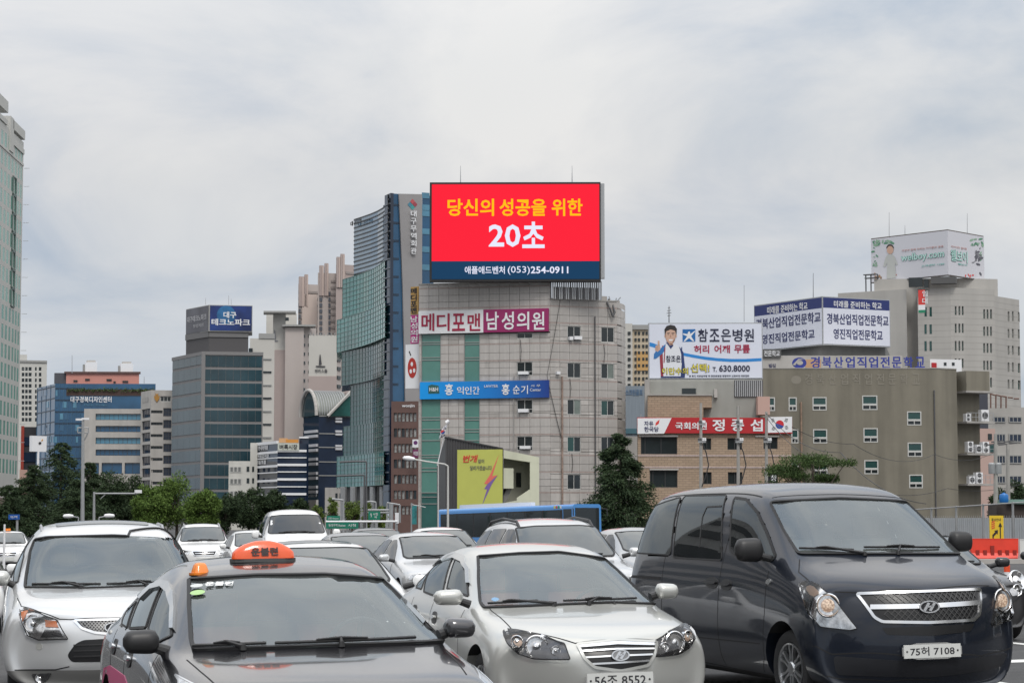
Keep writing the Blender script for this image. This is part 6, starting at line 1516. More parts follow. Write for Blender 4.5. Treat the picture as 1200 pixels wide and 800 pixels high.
# pale tower at the left edge: wall seen steeply
B = building('high_rise_tower', 'very tall pale tower with green windows cut by the left edge of the view', None)
f = fac(-30, 398, 25.4, 446, B, 300)
ztT = f.uv(22, 141)[1]; zlo = 1.0
cols = [(-1, 1.2), (3.2, 5.6), (7.4, 9.8), (11.6, 13.8), (15.6, 17.6), (19, 20.9), (22.2, 24)]
st = 21.8/ (FPX/f.uv(20, 300)[0]*0 + 1) if False else None
sH = (f.uv(21, 191)[1] - f.uv(21, 212.8)[1]); zz = f.uv(21, 208)[1]
rowsz = []
z = zz
while z > 7: rowsz.append((z, z + sH*.74)); z -= sH
hs_ = []
for (a, c) in cols:
    for (z0, z1) in rowsz: hs_.append((f.uv(a, 300)[0], f.uv(c, 300)[0], z0, z1))
    hs_.append((f.uv(a, 300)[0], f.uv(c, 300)[0], zz + sH, ztT - 5))
hs_ = [h for h in hs_ if h[1] > f.uv(-2, 300)[0]]
wallsheet(f, 'wall', 0, f.L, -1.2, ztT-3.5, hs_, PALE, B, .5)
shell('core', [f.a - f.n*.7, f.b - f.n*.7, away(f.b, 8), away(f.a, 8)], -1.2, ztT-4, PALE, B)
for h in hs_: flat(f, 'window', h, -.5, -.02, GREENW, B)
for k, (s0, s1, za, zb, o_) in enumerate(((0, f.L*.60, -1.0, 1.2, .45), (0, f.L*.60, -3.4, -2.4, .3), (f.L*.72, f.L+.1, -3.0, -1.2, .4), (f.L*.72, f.L+.05, -6.0, -5.0, .3), (0, f.L, -8.4, -7.9, .2), (f.L*.66, f.L*.74, -7.8, -1, .4))):
    flat(f, 'cornice', (s0, min(s1, f.L), ztT+za, ztT+zb), -1.2, o_*.7, PALE, B)
for z0, z1 in rowsz[1:8]:
    b = MB()
    for q in ((f.uv(13, 300)[0], f.uv(17, 300)[0], z0-.5, z0-.3), (f.uv(13, 300)[0], f.uv(17, 300)[0], z1+.2, z1+.4), (f.uv(13, 300)[0], f.uv(13.5, 300)[0], z0-.5, z1+.4), (f.uv(16.5, 300)[0], f.uv(17, 300)[0], z0-.5, z1+.4)): f.box(b, *q, 0, .25)
    b.build('balcony_frame', M('frame_green_grey', (.12, .17, .155), .5), B)
for z0, z1 in rowsz: MB().tube(f.P(f.L-.1, z1, .2), f.P(f.L-.1, z1, .2) + Vector((1.1, 0, 0)), .05, None, 5).build('facade_light', STEEL, B)
flat(f, 'brown_base', (f.uv(0, 300)[0], f.L, -1, f.uv(20, 584)[1]), 0, .8, M('brown_base', (.16, .11, .09), .8), B)
# pale apartment slab
B = building('apartment_block', 'distant pale apartment block just right of the edge tower', None)
f = fac(22, 1100, 54.5, 1104, B, 460); z1 = ztop(f, 40, 424.5); shell('core', depthpts(f, 20, .8), -1.2, z1, PALE, B)
flat(f, 'stair_head', (f.s_at(22, 460), f.s_at(31, 460), z1, ztop(f, 27, 415)), -8, -2, PALE, B); flat(f, 'roof_cap', (0, f.L, z1, z1+1), -3, .6, FRG, B)
hs_ = [f.quad(x0, 430+k*6.6, x1, 434.2+k*6.6) for k in range(10) for (x0, x1) in ((25.5, 28.5), (29.5, 32.5), (33.5, 37), (41, 43), (45.5, 48.5))]
wallsheet(f, 'wall', 0, f.L, -1.2, z1, hs_, PALE, B, .6)
for h in hs_: flat(f, 'window', h, -.7, -.4, DARKG, B)
# dark block and red strip
B = building('dark_block', 'dark slate block with a thin red edge behind the square white sign', None); q_, _ = slab('wall', 24, 700, 43.5, 702, 500, M('dark_slate', (.045, .045, .05), .6, noise=.3, nscale=.1), 14, B)
flat(q_, 'red_edge', (-.3, q_.s_at(26), -1, ztop(q_, 25, 499)), 0, .8, M('red_edge', (.35, .05, .03), .6), B); flat(q_, 'glass_band', q_.quad(26, 512, 43, 522), 0, .3, NAVYG, B); flat(q_, 'glass_band', q_.quad(26, 530, 43, 541), 0, .3, NAVYG, B)
B = building('low_shop', 'small pinkish low shop front among the left trees', None); q_, _ = slab('wall', 22, 300, 31, 301, 550, M('pink_shop', (.42, .27, .22), .8), 6, B)
# square sign on a post
s_ = building('post_sign', 'plain white square sign with a small black mark on a white post', None, 'sign'); q_ = fac(37.6, 320, 54.6, 322, s_, 520)
flat(q_, 'board', (0, q_.L, *q_.quad(37.6, 510.5, 54.6, 529)[2:]), -.6, 0, WHITE, s_); polyprint(q_, 'mark', ell(46.6, 519, 1.7, 1.6, 8), INK, s_); polyprint(q_, 'mark', [(48, 516), (49.6, 514), (50.2, 515.4), (48.8, 517)], M('mark_orange', (.6, .3, .05), .5), s_)
MB().tube(at(44.6, 640, 321)*1.0, at(44.6, 529, 321), .16, None, 8).build('post', WHITE, s_)
# blue glass design centre
B = building('design_centre', 'blue glass building with salmon penthouse and concrete wing behind the left trees', None)
fL = fac(43.5, 672, 64.5, 650, B, 480); f = fac(64.5, 650, 182, 651, B, 480); zt = ztop(f, 120, 449.5)
shell('core', [fL.a, fL.b, f.b, away(f.b, 40), away(fL.a, 40)], -1.2, zt, BLUEG, B)
for q_, x0, x1, n in ((fL, 43.5, 64.5, 4), (f, 64.5, 99, 7)):
    for k in range(9):
        y = 455 + k*13.6; z = q_.uv((x0+x1)/2, y)[1]; flat(q_, 'floor_line', (q_.s_at(x0, 480), q_.s_at(x1, 480), z-.15, z+.15), 0, .15, M('blue_spandrel', (.02, .04, .07), .4), B)
    b = MB()
    for k in range(n): s = q_.s_at(x0, 480) + (q_.s_at(x1, 480)-q_.s_at(x0, 480))*k/n; q_.box(b, s-.08, s+.08, 1, zt, 0, .12)
    tag(b.build('mullion_lines', M('blue_mullion', (.05, .12, .2), .4), B), kind='stuff')
random.seed(11)
for i in range(34):
    x = random.uniform(46, 96); k = random.randint(0, 7); q_ = fL if x < 62 else f; flat(q_, 'pale_blue_pane', q_.quad(x, 457+k*13.6, x+random.choice((2.2, 4.4)), 464+k*13.6), .0, .1, BLUEL if random.random() < .5 else M('blue_glass_mid', (.03, .10, .19), .08, 0, 0, .8), B)  # scattered panes in lighter blue glass
flat(f, 'roof_garden_recess', f.quad(78, 456, 181, 463.4), 0, .25, M('recess_brown', (.06, .035, .03), .8), B)
fo = MB(); random.seed(3)
for i in range(500):
    x, y = random.uniform(79, 181), random.gauss(457, 1.1); p = onf(f, x, y, .6); r_ = .35; fo.v += [p + Vector((random.uniform(-r_, r_), random.uniform(-r_, r_), random.uniform(-r_, r_))) for _ in range(3)]; fo.f.append((len(fo.v)-3, len(fo.v)-2, len(fo.v)-1))
tag(fo.build('roof_planting', M('leaf_mid', (.05, .09, .025), .8), B), kind='stuff')
text_on(f, '대구경북디자인센터', 83, 464.4, 131, 471.4, WHITE, B, .5, .03); text_on(f, 'Daegu Design', 99, 473, 125, 475.4, BLUEL, B, .3, 0)
g = fac(98, 640, 165, 641, B, 520); zc = ztop(g, 130, 478.8)
bd = [(112, 484.6, 165, 492), (112, 498.8, 165, 506), (112, 512.6, 165, 520), (112, 526.4, 165, 533.6), (100, 542, 116, 555), (119, 542, 143, 555), (146, 542, 165, 555)]
hs_ = [(h[0], min(h[1], g.L-.05), h[2], h[3]) for h in [g.quad(*x) for x in bd]]
wallsheet(g, 'concrete_wing', 0, g.L, -1.2, zc, hs_, CONCL, B, .8); shell('wing_core', depthpts(g, 7, 1), -1.2, zc-.1, CONCL, B)
for i, h in enumerate(hs_): window(g, h, B, FRD, BLUEG if i not in (0, 2) else BLUEL, .6, .12, [k/10 for k in range(1, 10)] if i < 4 else (.5,), name='ribbon_window')
SAL = M('salmon_render', (.55, .24, .19), .8, noise=.05, nscale=.3)
h_ = fac(77.5, 658, 163, 659, B, 443); zp = ztop(h_, 120, 437.4); shell('penthouse', depthpts(h_, 12, 0), zt, zp, SAL, B); flat(h_, 'penthouse_cap', (-.5, h_.L+.5, zp, zp+.5), -3, .6, M('cap_brown', (.12, .07, .06), .8), B)
for (x, y, w) in ((88.6, 446.2, 4.6), (102.6, 444.6, 5.4), (128, 445, 6), (134.4, 447.6, 2.6), (147, 447, 6.6)): flat(h_, 'vent', h_.quad(x-w/2, y-1, x+w/2, y+1), 0, .3, DARKG, B)
flat(h_, 'steel_frame', h_.quad(63.5, 436.6, 77, 449), -2, -1, M('truss_dark', (.07, .07, .08), .6), B)
for x0, x1, y0, w in ((99.5, 113.5, 424, 0), (141, 155.5, 425.6, 0)):
    flat(h_, 'cooling_tower', h_.quad(x0, y0, x1, 438), -4, -.5, WHITE, B); flat(h_, 'fan_ring', h_.quad(x0+2, y0-2.2, x1-2, y0), -4, -1, CONCL, B); flat(h_, 'stack', h_.quad(x0-2.6, y0+2.6, x0-.6, 437), -2, -1, FRG, B)
MB().tube(at(84.5, 437, 655), at(84.5, 416, 655), .12, .08, 5).build('mast', STEEL, B); MB().tube(at(169, 449, 655), at(169, 441, 655), .12, .08, 5).build('mast', STEEL, B)
# beige block with gold emblem
B = building('emblem_building', 'beige mid rise with a gold emblem near its top and dark window bands', None)
f0 = fac(164.5, 628, 176.5, 618, B, 520); f = fac(176.5, 618, 202, 619, B, 520); zt = ztop(f, 190, 457)
shell('core', [f0.a - f0.n*.9, f0.b + Vector((0, .9, 0)), f.b - f.n*.9, away(f.b, 20), away(f0.a, 20)], -1.2, zt-.2, CONCL, B)
hA = [f0.quad(166.2, 479+k*13.9, 176, 489.4+k*13.9) for k in range(7)]; hBs = [f.quad(176.6, 480.6+k*13.9, 190.6, 484+k*13.9) for k in range(7)]; hC = [f.quad(191.4, 478+k*13.9, 200.8, 487.6+k*13.9) for k in range(7)]
top_w = [f.quad(187.8, 464, 200.6, 470.6)]
wallsheet(f0, 'wall', 0, f0.L, -1.2, zt, hA, CONCL, B, .7); wallsheet(f, 'wall', 0, f.L, -1.2, zt, hBs + hC + top_w, CONCL, B, .7)
for h in hA: window(f0, h, B, FRD, NAVYG, .4, .12, (.33, .66))
for h in hBs: window(f, h, B, FRD, DARKG, .4, .1, (.25, .5, .75))
for h in hC: window(f, h, B, FRD, NAVYG, .4, .14, (.33, .66), (.5,))
for h in top_w: window(f, h, B, FRW, DARKG, .4, .2, (.33, .66))
polyprint(f, 'emblem', [(183.8, 471.2), (181, 467), (180.6, 463), (182.4, 464.4), (182, 460.4), (183.8, 462), (185.6, 460.4), (185.2, 464.4), (187, 463), (186.6, 467)], M('emblem_gold', (.40, .20, .04), .5), B, .05, .2); polyprint(f0, 'relief', [(167, 466.6), (174, 464.8), (174, 470.6), (167, 472)], CONC, B, .05)
# slate glass tower with roof sign cube
B = building('slate_glass_tower', 'dark slate glass tower with level bands under a blue roof sign', None)
f0 = fac(201.4, 608, 237.5, 585, B, 500); f = fac(237.5, 585, 307.8, 588, B, 500); zt = (ztop(f0, 220, 415.5) + ztop(f, 270, 413))/2
shell('core', [f0.a, f0.b, f.b, away(f.b, 30), away(f0.a, 30)], -1.2, zt, M('slate_frame', (.19, .185, .185), .6), B)
SG = M('slate_glass', (.022, .052, .066), .08, 0, 0, .6, noise=.35, nscale=.08, ior=1.5); SG2 = M('slate_glass_b', (.035, .058, .066), .10, 0, 0, .6, noise=.3, nscale=.08, ior=1.5)
for k in range(13):
    y0, y1 = 417.2+15.9*k, 429.8+15.9*k
    if y0 > 608: break
    for q_, xm, gm in ((f0, 219, SG2), (f, 272, SG)):
        a, c = q_.uv(xm, y1)[1], q_.uv(xm, y0)[1]
        if a < 0: continue
        n = 8 if q_ is f else 5
        for i in range(n): flat(q_, 'glass_pane', (q_.L*i/n + (.25 if i == 0 else .04), q_.L*(i+1)/n - .04 - (.3 if i == n-1 else 0), a, c), -.1, .12, gm, B)
flat(f, 'corner_post', (-.5, .5, -1, zt), -.4, .35, MATS['slate_frame'], B); flat(f, 'roof_band', (0, f.L, zt-.8, zt+.1), -.4, .3, MATS['slate_frame'], B); flat(f0, 'roof_band', (0, f0.L, zt-.8, zt+.1), -.4, .3, MATS['slate_frame'], B)
g0 = fac(218, 600, 245, 588, B, 400); g = fac(245, 588, 291, 590, B, 400); zu = ztop(g, 265, 388)
shell('upper_storey', [g0.a, g0.b, g.b, away(g.b, 16), away(g0.a, 16)], zt, zu, M('slate_wall_dark', (.075, .072, .075), .7), B); flat(g, 'band', (0, g.L, zu-1.6, zu), 0, .25, M('band_grey', (.15, .148, .15), .7), B); flat(g0, 'band', (0, g0.L, zu-1.6, zu), 0, .25, M('band_grey', (.15, .148, .15), .7), B)
flat(g, 'vent', g.quad(291.6, 408, 296, 413), -3, 0, DARKG, B)
H = building('roof_sign_cube', 'blue roof sign cube lettered in white Korean on the slate glass tower', None, 'sign')
g0 = fac(218, 600, 244.7, 587.4, H, 375); g = fac(244.7, 587.4, 295.8, 589.5, H, 375); za = (ztop(g0, 231, 360) + ztop(g, 270, 357.4))/2; zb = (ztop(g0, 231, 391) + ztop(g, 270, 388))/2
shell('cube', [g0.a, g0.b, g.b, away(g.b, 12), away(g0.a, 12)], zb, za, FRG, H)
gm = M('sign_grey_print', (.10, .10, .115), .5, noise=.3, nscale=.15); flat(g0, 'board_face', (.2, g0.L-.3, zb+.25, za-.2), 0, .1, gm, H)
bmx = M('sign_blue_print', (.012, .035, .16), .4, noise=.55, nscale=.13); flat(g, 'board_face', (.3, g.L-.2, zb+.25, za-.2), 0, .1, bmx, H)
polyprint(g, 'globe_print', ell(265, 369, 11, 11, 24), M('globe_blue', (.02, .13, .30), .4, noise=.4, nscale=.3), H, .11)
text_on(g, '대구', 261.8, 365.2, 277, 372.6, WHITE, H, .15, .05); text_on(g, '테크노파크', 247.8, 373.6, 293, 381.4, WHITE, H, .15, .05); text_on(g0, '대구테크노파크', 220, 369.4, 242.6, 376.4, M('sign_silver', (.42, .42, .44), .5), H, .15, .04); text_on(g0, '창업지원', 227, 379.4, 239, 383.4, M('sign_silver', (.42, .42, .44), .5), H, .15, 0)
for x, y in ((241, 349), (268, 346), (271, 350)): MB().tube(at(x, 357, 592), at(x, y, 592), .08, .05, 5).build('mast', STEEL, H)
# beige slabs and apartment towers behind
PK = M('pale_pink_render', (.45, .40, .375), .85, noise=.04, nscale=.1, streak=.04); PK2 = M('dusty_pink_render', (.38, .315, .295), .85, noise=.04, nscale=.1); OW = M('off_white_render', (.50, .485, .45), .85, noise=.04, nscale=.1)
B = building('beige_slab', 'beige slab block with thin dark floor slots right of the slate glass tower', None); q_, z_ = slab('wall', 291, 700, 320, 702, 396.5, OW, 18, B)
for k in range(13): flat(q_, 'floor_slot', q_.quad(308, 419.6+k*15.3, 318, 421.4+k*15.3), 0, .3, DARKG if k % 2 else FRG, B)
flat(q_, 'roof_block', (q_.s_at(303, 400), q_.L, z_, z_+1.6), -4, .3, FRG, B); flat(q_, 'window', q_.quad(291.5, 408, 296, 413), 0, .3, DARKG, B)
B = building('apartment_tower', 'pale pink apartment tower with a sail mark beside the beige slab', None)
slab('rear_wing', 310, 790, 346, 792, 367, OW, 16, B); q_, z_ = slab('wall', 318, 770, 333, 770, 368, OW, 14, B); flat(q_, 'lower_pink', (0, q_.L, -1, q_.uv(325, 410)[1]), 0, .25, PK2, B)
polyprint(q_, 'sail_mark', [(320.4, 399), (321.8, 386.6), (322.4, 386.6), (323.4, 397)], M('sail_grey', (.16, .17, .20), .6), B, .3); polyprint(q_, 'sail_base', [(318.6, 398.4), (326, 398.8), (326, 399.8), (318.6, 399.6)], M('sail_grey', (.16, .17, .20), .6), B, .3)
r_, z_ = slab('front_wing', 332.5, 765, 354.4, 765, 383.5, PK, 14, B); t_, z_ = slab('side_wing', 354.4, 768, 369, 776, 383, PK, 14, B)
for (x0, x1, y) in ((310, 346, 366), (332, 369, 382)): q2 = fac(x0, 764, x1, 764, B, y); z = q2.uv((x0+x1)/2, y)[1]; flat(q2, 'roof_eave', (-.3, q2.L+.3, z-.1, z+.5), -8, .4, FRG, B)
for k in range(14):
    flat(t_, 'window', t_.quad(354.8, 392+k*10.4, 357.2, 395.6+k*10.4), 0, .2, DARKG, B); flat(t_, 'window', t_.quad(361, 392+k*10.4, 363, 395.6+k*10.4), 0, .2, DARKG, B)
for k in range(4): flat(fac(333, 764, 346, 764, B), 'window', fac(333, 764, 346, 764).quad(334.6, 372+k*0, 338.6, 376), .2, .5, DARKG, B) if k == 0 else None
polyprint(r_, 'sail_mark', [(320, 490), (323, 485), (325, 488), (322, 490), (325, 493), (321, 494)], WHITE, B, .3) if False else None
B = building('apartment_tower', 'cream apartment tower with a dark sail emblem and small lettering', None)
q_, z_ = slab('wall', 360.4, 740, 393.5, 740, 392.5, OW, 16, B); flat(q_, 'lower_pink', (0, q_.L, -1, q_.uv(377, 440.6)[1]), 0, .25, PK2, B); q2, _ = slab('side_wing', 393.5, 742, 403, 748, 393.5, PK, 12, B)
for k in range(10): flat(q2, 'window', q2.quad(394.6, 419.5+k*10.4, 398.6, 423.4+k*10.4), 0, .3, DARKG, B)
for k in range(8): flat(q_, 'parapet_tooth', (q_.L*k/8+.3, q_.L*(k+.5)/8, z_, z_+.7), -3, .2, FRG, B)
polyprint(q_, 'sail_mark', [(373.6, 428), (374.6, 416), (375.6, 415), (377.2, 427)], M('sail_dark', (.05, .05, .055), .6), B, .3); polyprint(q_, 'sail_base', [(370, 428.4), (381.4, 428.8), (381, 430.4), (370.6, 430)], M('sail_dark', (.05, .05, .055), .6), B, .3); text_on(q_, '해피스톰', 369, 432.4, 383.8, 436.4, M('sail_dark', (.05, .05, .055), .6), B, .3, .04)
STR = M('tower_rib', (.30, .265, .25), .85)
for (x0, x1, yt, D, lab, fins) in ((347.5, 371, 333, 980, 'stepped apartment tower with upright fins, lowest and leftmost of the three', ((350, 324, 6), (356.5, 321.5, 4))), (370.5, 400, 320, 960, 'stepped apartment tower with upright fins, middle one of the three', ((374, 311, 5), (380, 308.5, 4.5))), (392, 414, 310, 950, 'stepped apartment tower with upright fins, tallest and nearest the glass tower', ((394, 301, 4), (398.6, 297.5, 4.6)))):
    B = building('apartment_tower', lab, None, group='stepped apartment towers'); q_, z_ = slab('wall', x0, D, x1, D+4, yt, PK2 if x0 > 390 else PK, 16, B)
    for (fx, fy, fw) in fins: z1_ = q_.uv(fx, fy)[1]; flat(q_, 'fin', (q_.s_at(fx, fy), q_.s_at(fx+fw, fy), z_-10, z1_), -3, .6, PK2, B); flat(q_, 'fin_face', (q_.s_at(fx+fw*.55, fy), q_.s_at(fx+fw, fy), z_-10, z1_-.5), -2, .8, M('fin_peach', (.47, .38, .34), .8), B)
    nb = int((600-yt)/3.2)
    b = MB()
    for k in range(nb):
        z = z_ - 4 - k*1.45*2
        if z > 8: q_.box(b, q_.L*(.0 if x0 < 360 else .52), q_.L*.99, z, z+1.0, 0, .35)
    tag(b.build('floor_ribs', STR, B), kind='stuff')
    if 360 < x0 < 390 or x0 < 360:
        for (wx0, wx1) in (((374, 377.4), (384.6, 387)) if x0 > 360 else ((349.6, 352),)):
            for k in range(18): flat(q_, 'window', q_.quad(wx0, yt+22+k*6.8, wx1, yt+26.4+k*6.8), .3, .5, M('window_slate', (.10, .11, .13), .3), B)
        if x0 < 360: flat(q_, 'pale_panel', q_.quad(353.6, 345, 371, 383), .4, .6, M('peach_pale', (.56, .47, .42), .8), B)
# white annex and market newspaper building
B = building('white_annex', 'small stepped white building left of the dark banded block', None); q_, z_ = slab('wall', 267.4, 552, 292.6, 552, 540, M('white_render', (.56, .55, .51), .8, noise=.05, nscale=.3, streak=.06), 10, B); q2, _ = slab('tall_part', 292.6, 552, 301, 553, 518.6, M('white_render', (.56, .55, .51)), 12, B)
for y in (546.6, 560.6, 575): 
    for i in range(3): window(q_, q_.quad(269.5+i*4.6, y, 273.6+i*4.6, y+6.4), B, FRW, M('window_pale', (.16, .165, .16), .3), -.12, .12, ())
for y in (546.4, 560): flat(q_, 'window', q_.quad(289, y, 292.2, y+6), 0, .1, DARKG, B); flat(q2, 'window', q2.quad(295.4, y, 297.6, y+6), 0, .1, DARKG, B)
B = building('banded_block', 'dark glass block with thin white bands and a pale sign board on its corner', None)
f0 = fac(298, 556, 325, 540, B, 560); f = fac(325, 540, 359, 541, B, 560); zt = ztop(f, 340, 516.4); shell('core', [f0.a, f0.b, f.b, away(f.b, 14), away(f0.a, 14)], -1.2, zt-.6, NAVYG, B)
for k, (y0_, y1_) in enumerate(((530.6, 528), (537.2, 536), (546.6, 544.4), (554, 552.6), (563.4, 561.4), (571, 570), (580, 578.6))):
    for q_, xm, y in ((f0, 311, y0_), (f, 342, y1_)): z = q_.uv(xm, y)[1]; hh = .28 if k % 2 == 0 else .12; flat(q_, 'white_band', (0, q_.L, z-hh, z+hh), 0, .3, WHITE, B)
q2, _ = slab('rear_part', 350, 545, 361, 545, 511, NAVYG, 8, B); flat(q2, 'white_band', (0, q2.L, q2.uv(355, 511.4)[1]-.4, q2.uv(355, 511.4)[1]), 0, .3, WHITE, B)
flat(f0, 'white_cap', (0, f0.L, zt-.7, zt), -.5, .3, WHITE, B)
for k, (s, x0, x1, y0, y1) in enumerate((('한국어학원', 303.4, 314.6, 521.6, 527), ('세종한의원', 302.4, 315.6, 530.6, 536), ('협동조합', 301, 312.4, 539, 543.8))): text_on(f0, s, x0, y0, x1, y1, WHITE, B, .15, .04)
flat(f, 'sign_board', f.quad(325.4, 519, 350.4, 527.6), .1, .5, M('board_cream', (.50, .52, .46), .6), B); text_on(f, '벼룩시장', 327.6, 520.6, 348.4, 526.4, INK, B, .55, .04)
flat(f, 'orange_crest', f.quad(327, 513.2, 337, 518.4), -.4, .3, M('crest_orange', (.62, .36, .18), .6), B); flat(f, 'orange_crest', f.quad(335, 514.6, 349.6, 518.6), -.2, .4, M('crest_orange2', (.60, .26, .05), .6), B)
# navy building with the barrel roof
B = building('barrel_roof_building', 'dark navy building with a grey barrel vault roof beside the glass tower', None)
f0 = fac(355.6, 566, 373.5, 556, B, 520); f = fac(373.5, 556, 410.5, 560, B, 520); zt = ztop(f, 390, 487)
shell('core', [f0.a, f0.b, f.b, away(f.b, 24), away(f0.a, 24)], -1.2, zt, NAVYG, B)
# vault: arch profile along the narrow face, swept back along the long one
prof = [f0.uv(355.8, 487)]; zc0 = zt; r_ = f0.L/2; hgt = f0.uv(363, 458.6)[1] - zt
VM = M('vault_metal', (.22, .23, .21), .45, .5, streak=0, noise=.1, nscale=.2); n = 18; V = []; F = []
bk = (f.b - f.a)
for j in range(14):
    for i in range(n+1):
        t = math.pi*i/n; V.append(f0.P(r_ - r_*math.cos(t), zt + hgt*math.sin(t), .4) + bk*(j/13)*1.0)
for j in range(13):
    for i in range(n): F.append((j*(n+1)+i, j*(n+1)+i+1, (j+1)*(n+1)+i+1, (j+1)*(n+1)+i))
o = mk('vault_roof', V, F, VM, B, True); mo = o.modifiers.new('t', 'SOLIDIFY'); mo.thickness = .4
b = MB(); pts = [f0.P(r_ - r_*1.06*math.cos(math.pi*i/n), zt + hgt*1.04*math.sin(math.pi*i/n), .8) for i in range(n+1)]; b.path(pts, .42, 8); b.build('vault_rim', CONCL, B, True)
b = MB(); k0 = [f0.P(r_ - r_*.97*math.cos(math.pi*i/n), zt + hgt*.97*math.sin(math.pi*i/n), .5) for i in range(n+1)]; mk('vault_window', k0, [tuple(range(n+1))], SG2, B)
for j in range(1, 13):
    b = MB(); b.path([f0.P(r_ - r_*math.cos(math.pi*i/n), zt + .15 + hgt*math.sin(math.pi*i/n), .4) + bk*(j/13) for i in range(n+1)], .10, 5); tag(b.build('vault_seam', STEEL, B), kind='stuff') if False else b.build('vault_seam', STEEL, B)
poly_wall(f, 'gable_glass', [(382, 487.5), (410, 462), (410.6, 487.5)], TG2, B, -.4, .9); b = MB(); b.tube(onf(f, 382, 487.6, 1.1), onf(f, 411, 457, 1.1), .4, None, 6); b.build('gable_beam', CONCL, B)
for k, y in enumerate((505, 521.4, 537.4, 554, 570)):
    for i, dy in enumerate((0, 5.6)): flat(f0, 'white_louvre', f0.quad(358.6, y+dy-1, 372.6, y+dy+2.2), 0, .5, M('louvre_white', (.50, .50, .52), .5), B)
for k, y in enumerate((489, 504, 521)):
    flat(f, 'white_louvre', f.quad(392.6, y, 400.2, y+2.4), 0, .4, M('louvre_white', (.5, .5, .52)), B); flat(f, 'white_louvre', f.quad(392.6, y+3.6, 400.2, y+6), 0, .4, M('louvre_white', (.5, .5, .52)), B)
for y in (487.6, 508, 524, 541, 557): z = f.uv(390, y)[1]; flat(f, 'floor_line', (0, f.L, z-.1, z+.1), 0, .15, FRG, B)
text_on(f0, '한국산업은행', 359, 578.6, 372.6, 582, WHITE, B, .3, .03)
flat(f0, 'stone_base', (0, f0.L, -1, f0.uv(364, 585.6)[1]), 0, .6, CONCL, B); q2, _ = slab('stone_porch', 380.6, 545, 409, 545, 571, CONC, 6, B)
for x in (393, 398): flat(q2, 'door_glass', q2.quad(x, 577.6, x+2.6, 585), 0, .1, DARKG, B)
# gap between tiled office and brick building
B = building('far_apartments', 'distant cream and ochre apartment block seen between the tiled office and billboard', None)
q_, z_ = slab('wall', 724, 620, 742, 620, 379, OW, 12, B); q2, _ = slab('wall', 742, 622, 762, 622, 384, M('ochre_pale', (.52, .44, .33), .85), 12, B)
for k in range(12):
    y = 388.6+k*7.6
    flat(q_, 'window', q_.quad(735.6, y, 739, y+3.4), 0, .3, DARKG, B)
    for x in (743.5, 747.5, 752.5, 756.5): flat(q2, 'window', q2.quad(x, y, x+2.6, y+3.4), 0, .3, DARKG, B)
flat(q2, 'ochre_band', q2.quad(746, 412, 762, 434), 0, .2, M('ochre_band', (.52, .32, .13), .85), B); z = q2.uv(750, 384)[1]; flat(q2, 'roof_cap', (0, q2.L, z-.5, z+.8), -3, .6, FRG, B)
B = building('blue_grey_shed', 'low blue grey building with faint lettering between the office and the brick building', None); q_, _ = slab('wall', 728, 260, 758, 260, 452, M('blue_grey_wall', (.20, .235, .27), .7, streak=.1), 8, B); text_on(q_, '스크린골프', 733, 456, 753, 463, M('faint_blue', (.08, .15, .26), .6), B, .05, .03)
flat(q_, 'teal_band', q_.quad(728, 502, 760, 508), 0, .2, M('teal_band', (.05, .12, .15), .6), B); q2, _ = slab('lower_wall', 728, 230, 752, 230, 511, CONC, 4, B)
# ==== trees =====================================================================
GZ = -0.8
def leafmat(name, c1, c2):
    m = bpy.data.materials.new(name); m.use_nodes = True; t = m.node_tree; b = t.nodes['Principled BSDF']; b.inputs['Roughness'].default_value = .75; b.inputs['Specular IOR Level'].default_value = .2
    g = t.nodes.new('ShaderNodeNewGeometry'); r = t.nodes.new('ShaderNodeValToRGB'); t.links.new(g.outputs['Random Per Island'], r.inputs[0])
    r.color_ramp.elements[0].color = (*c1, 1); r.color_ramp.elements[1].color = (*c2, 1); t.links.new(r.outputs[0], b.inputs['Base Color']); return m
LF_D = leafmat('needles_dark', (.018, .034, .016), (.052, .080, .036)); LF_M = leafmat('leaves_mid', (.030, .058, .018), (.075, .120, .035)); LF_G = leafmat('leaves_green', (.055, .10, .020), (.13, .20, .045)); LF_Y = leafmat('leaves_light', (.06, .10, .02), (.15, .20, .05))
BARK = mat('bark', (.10, .08, .065), .9, noise=.3, nscale=3)
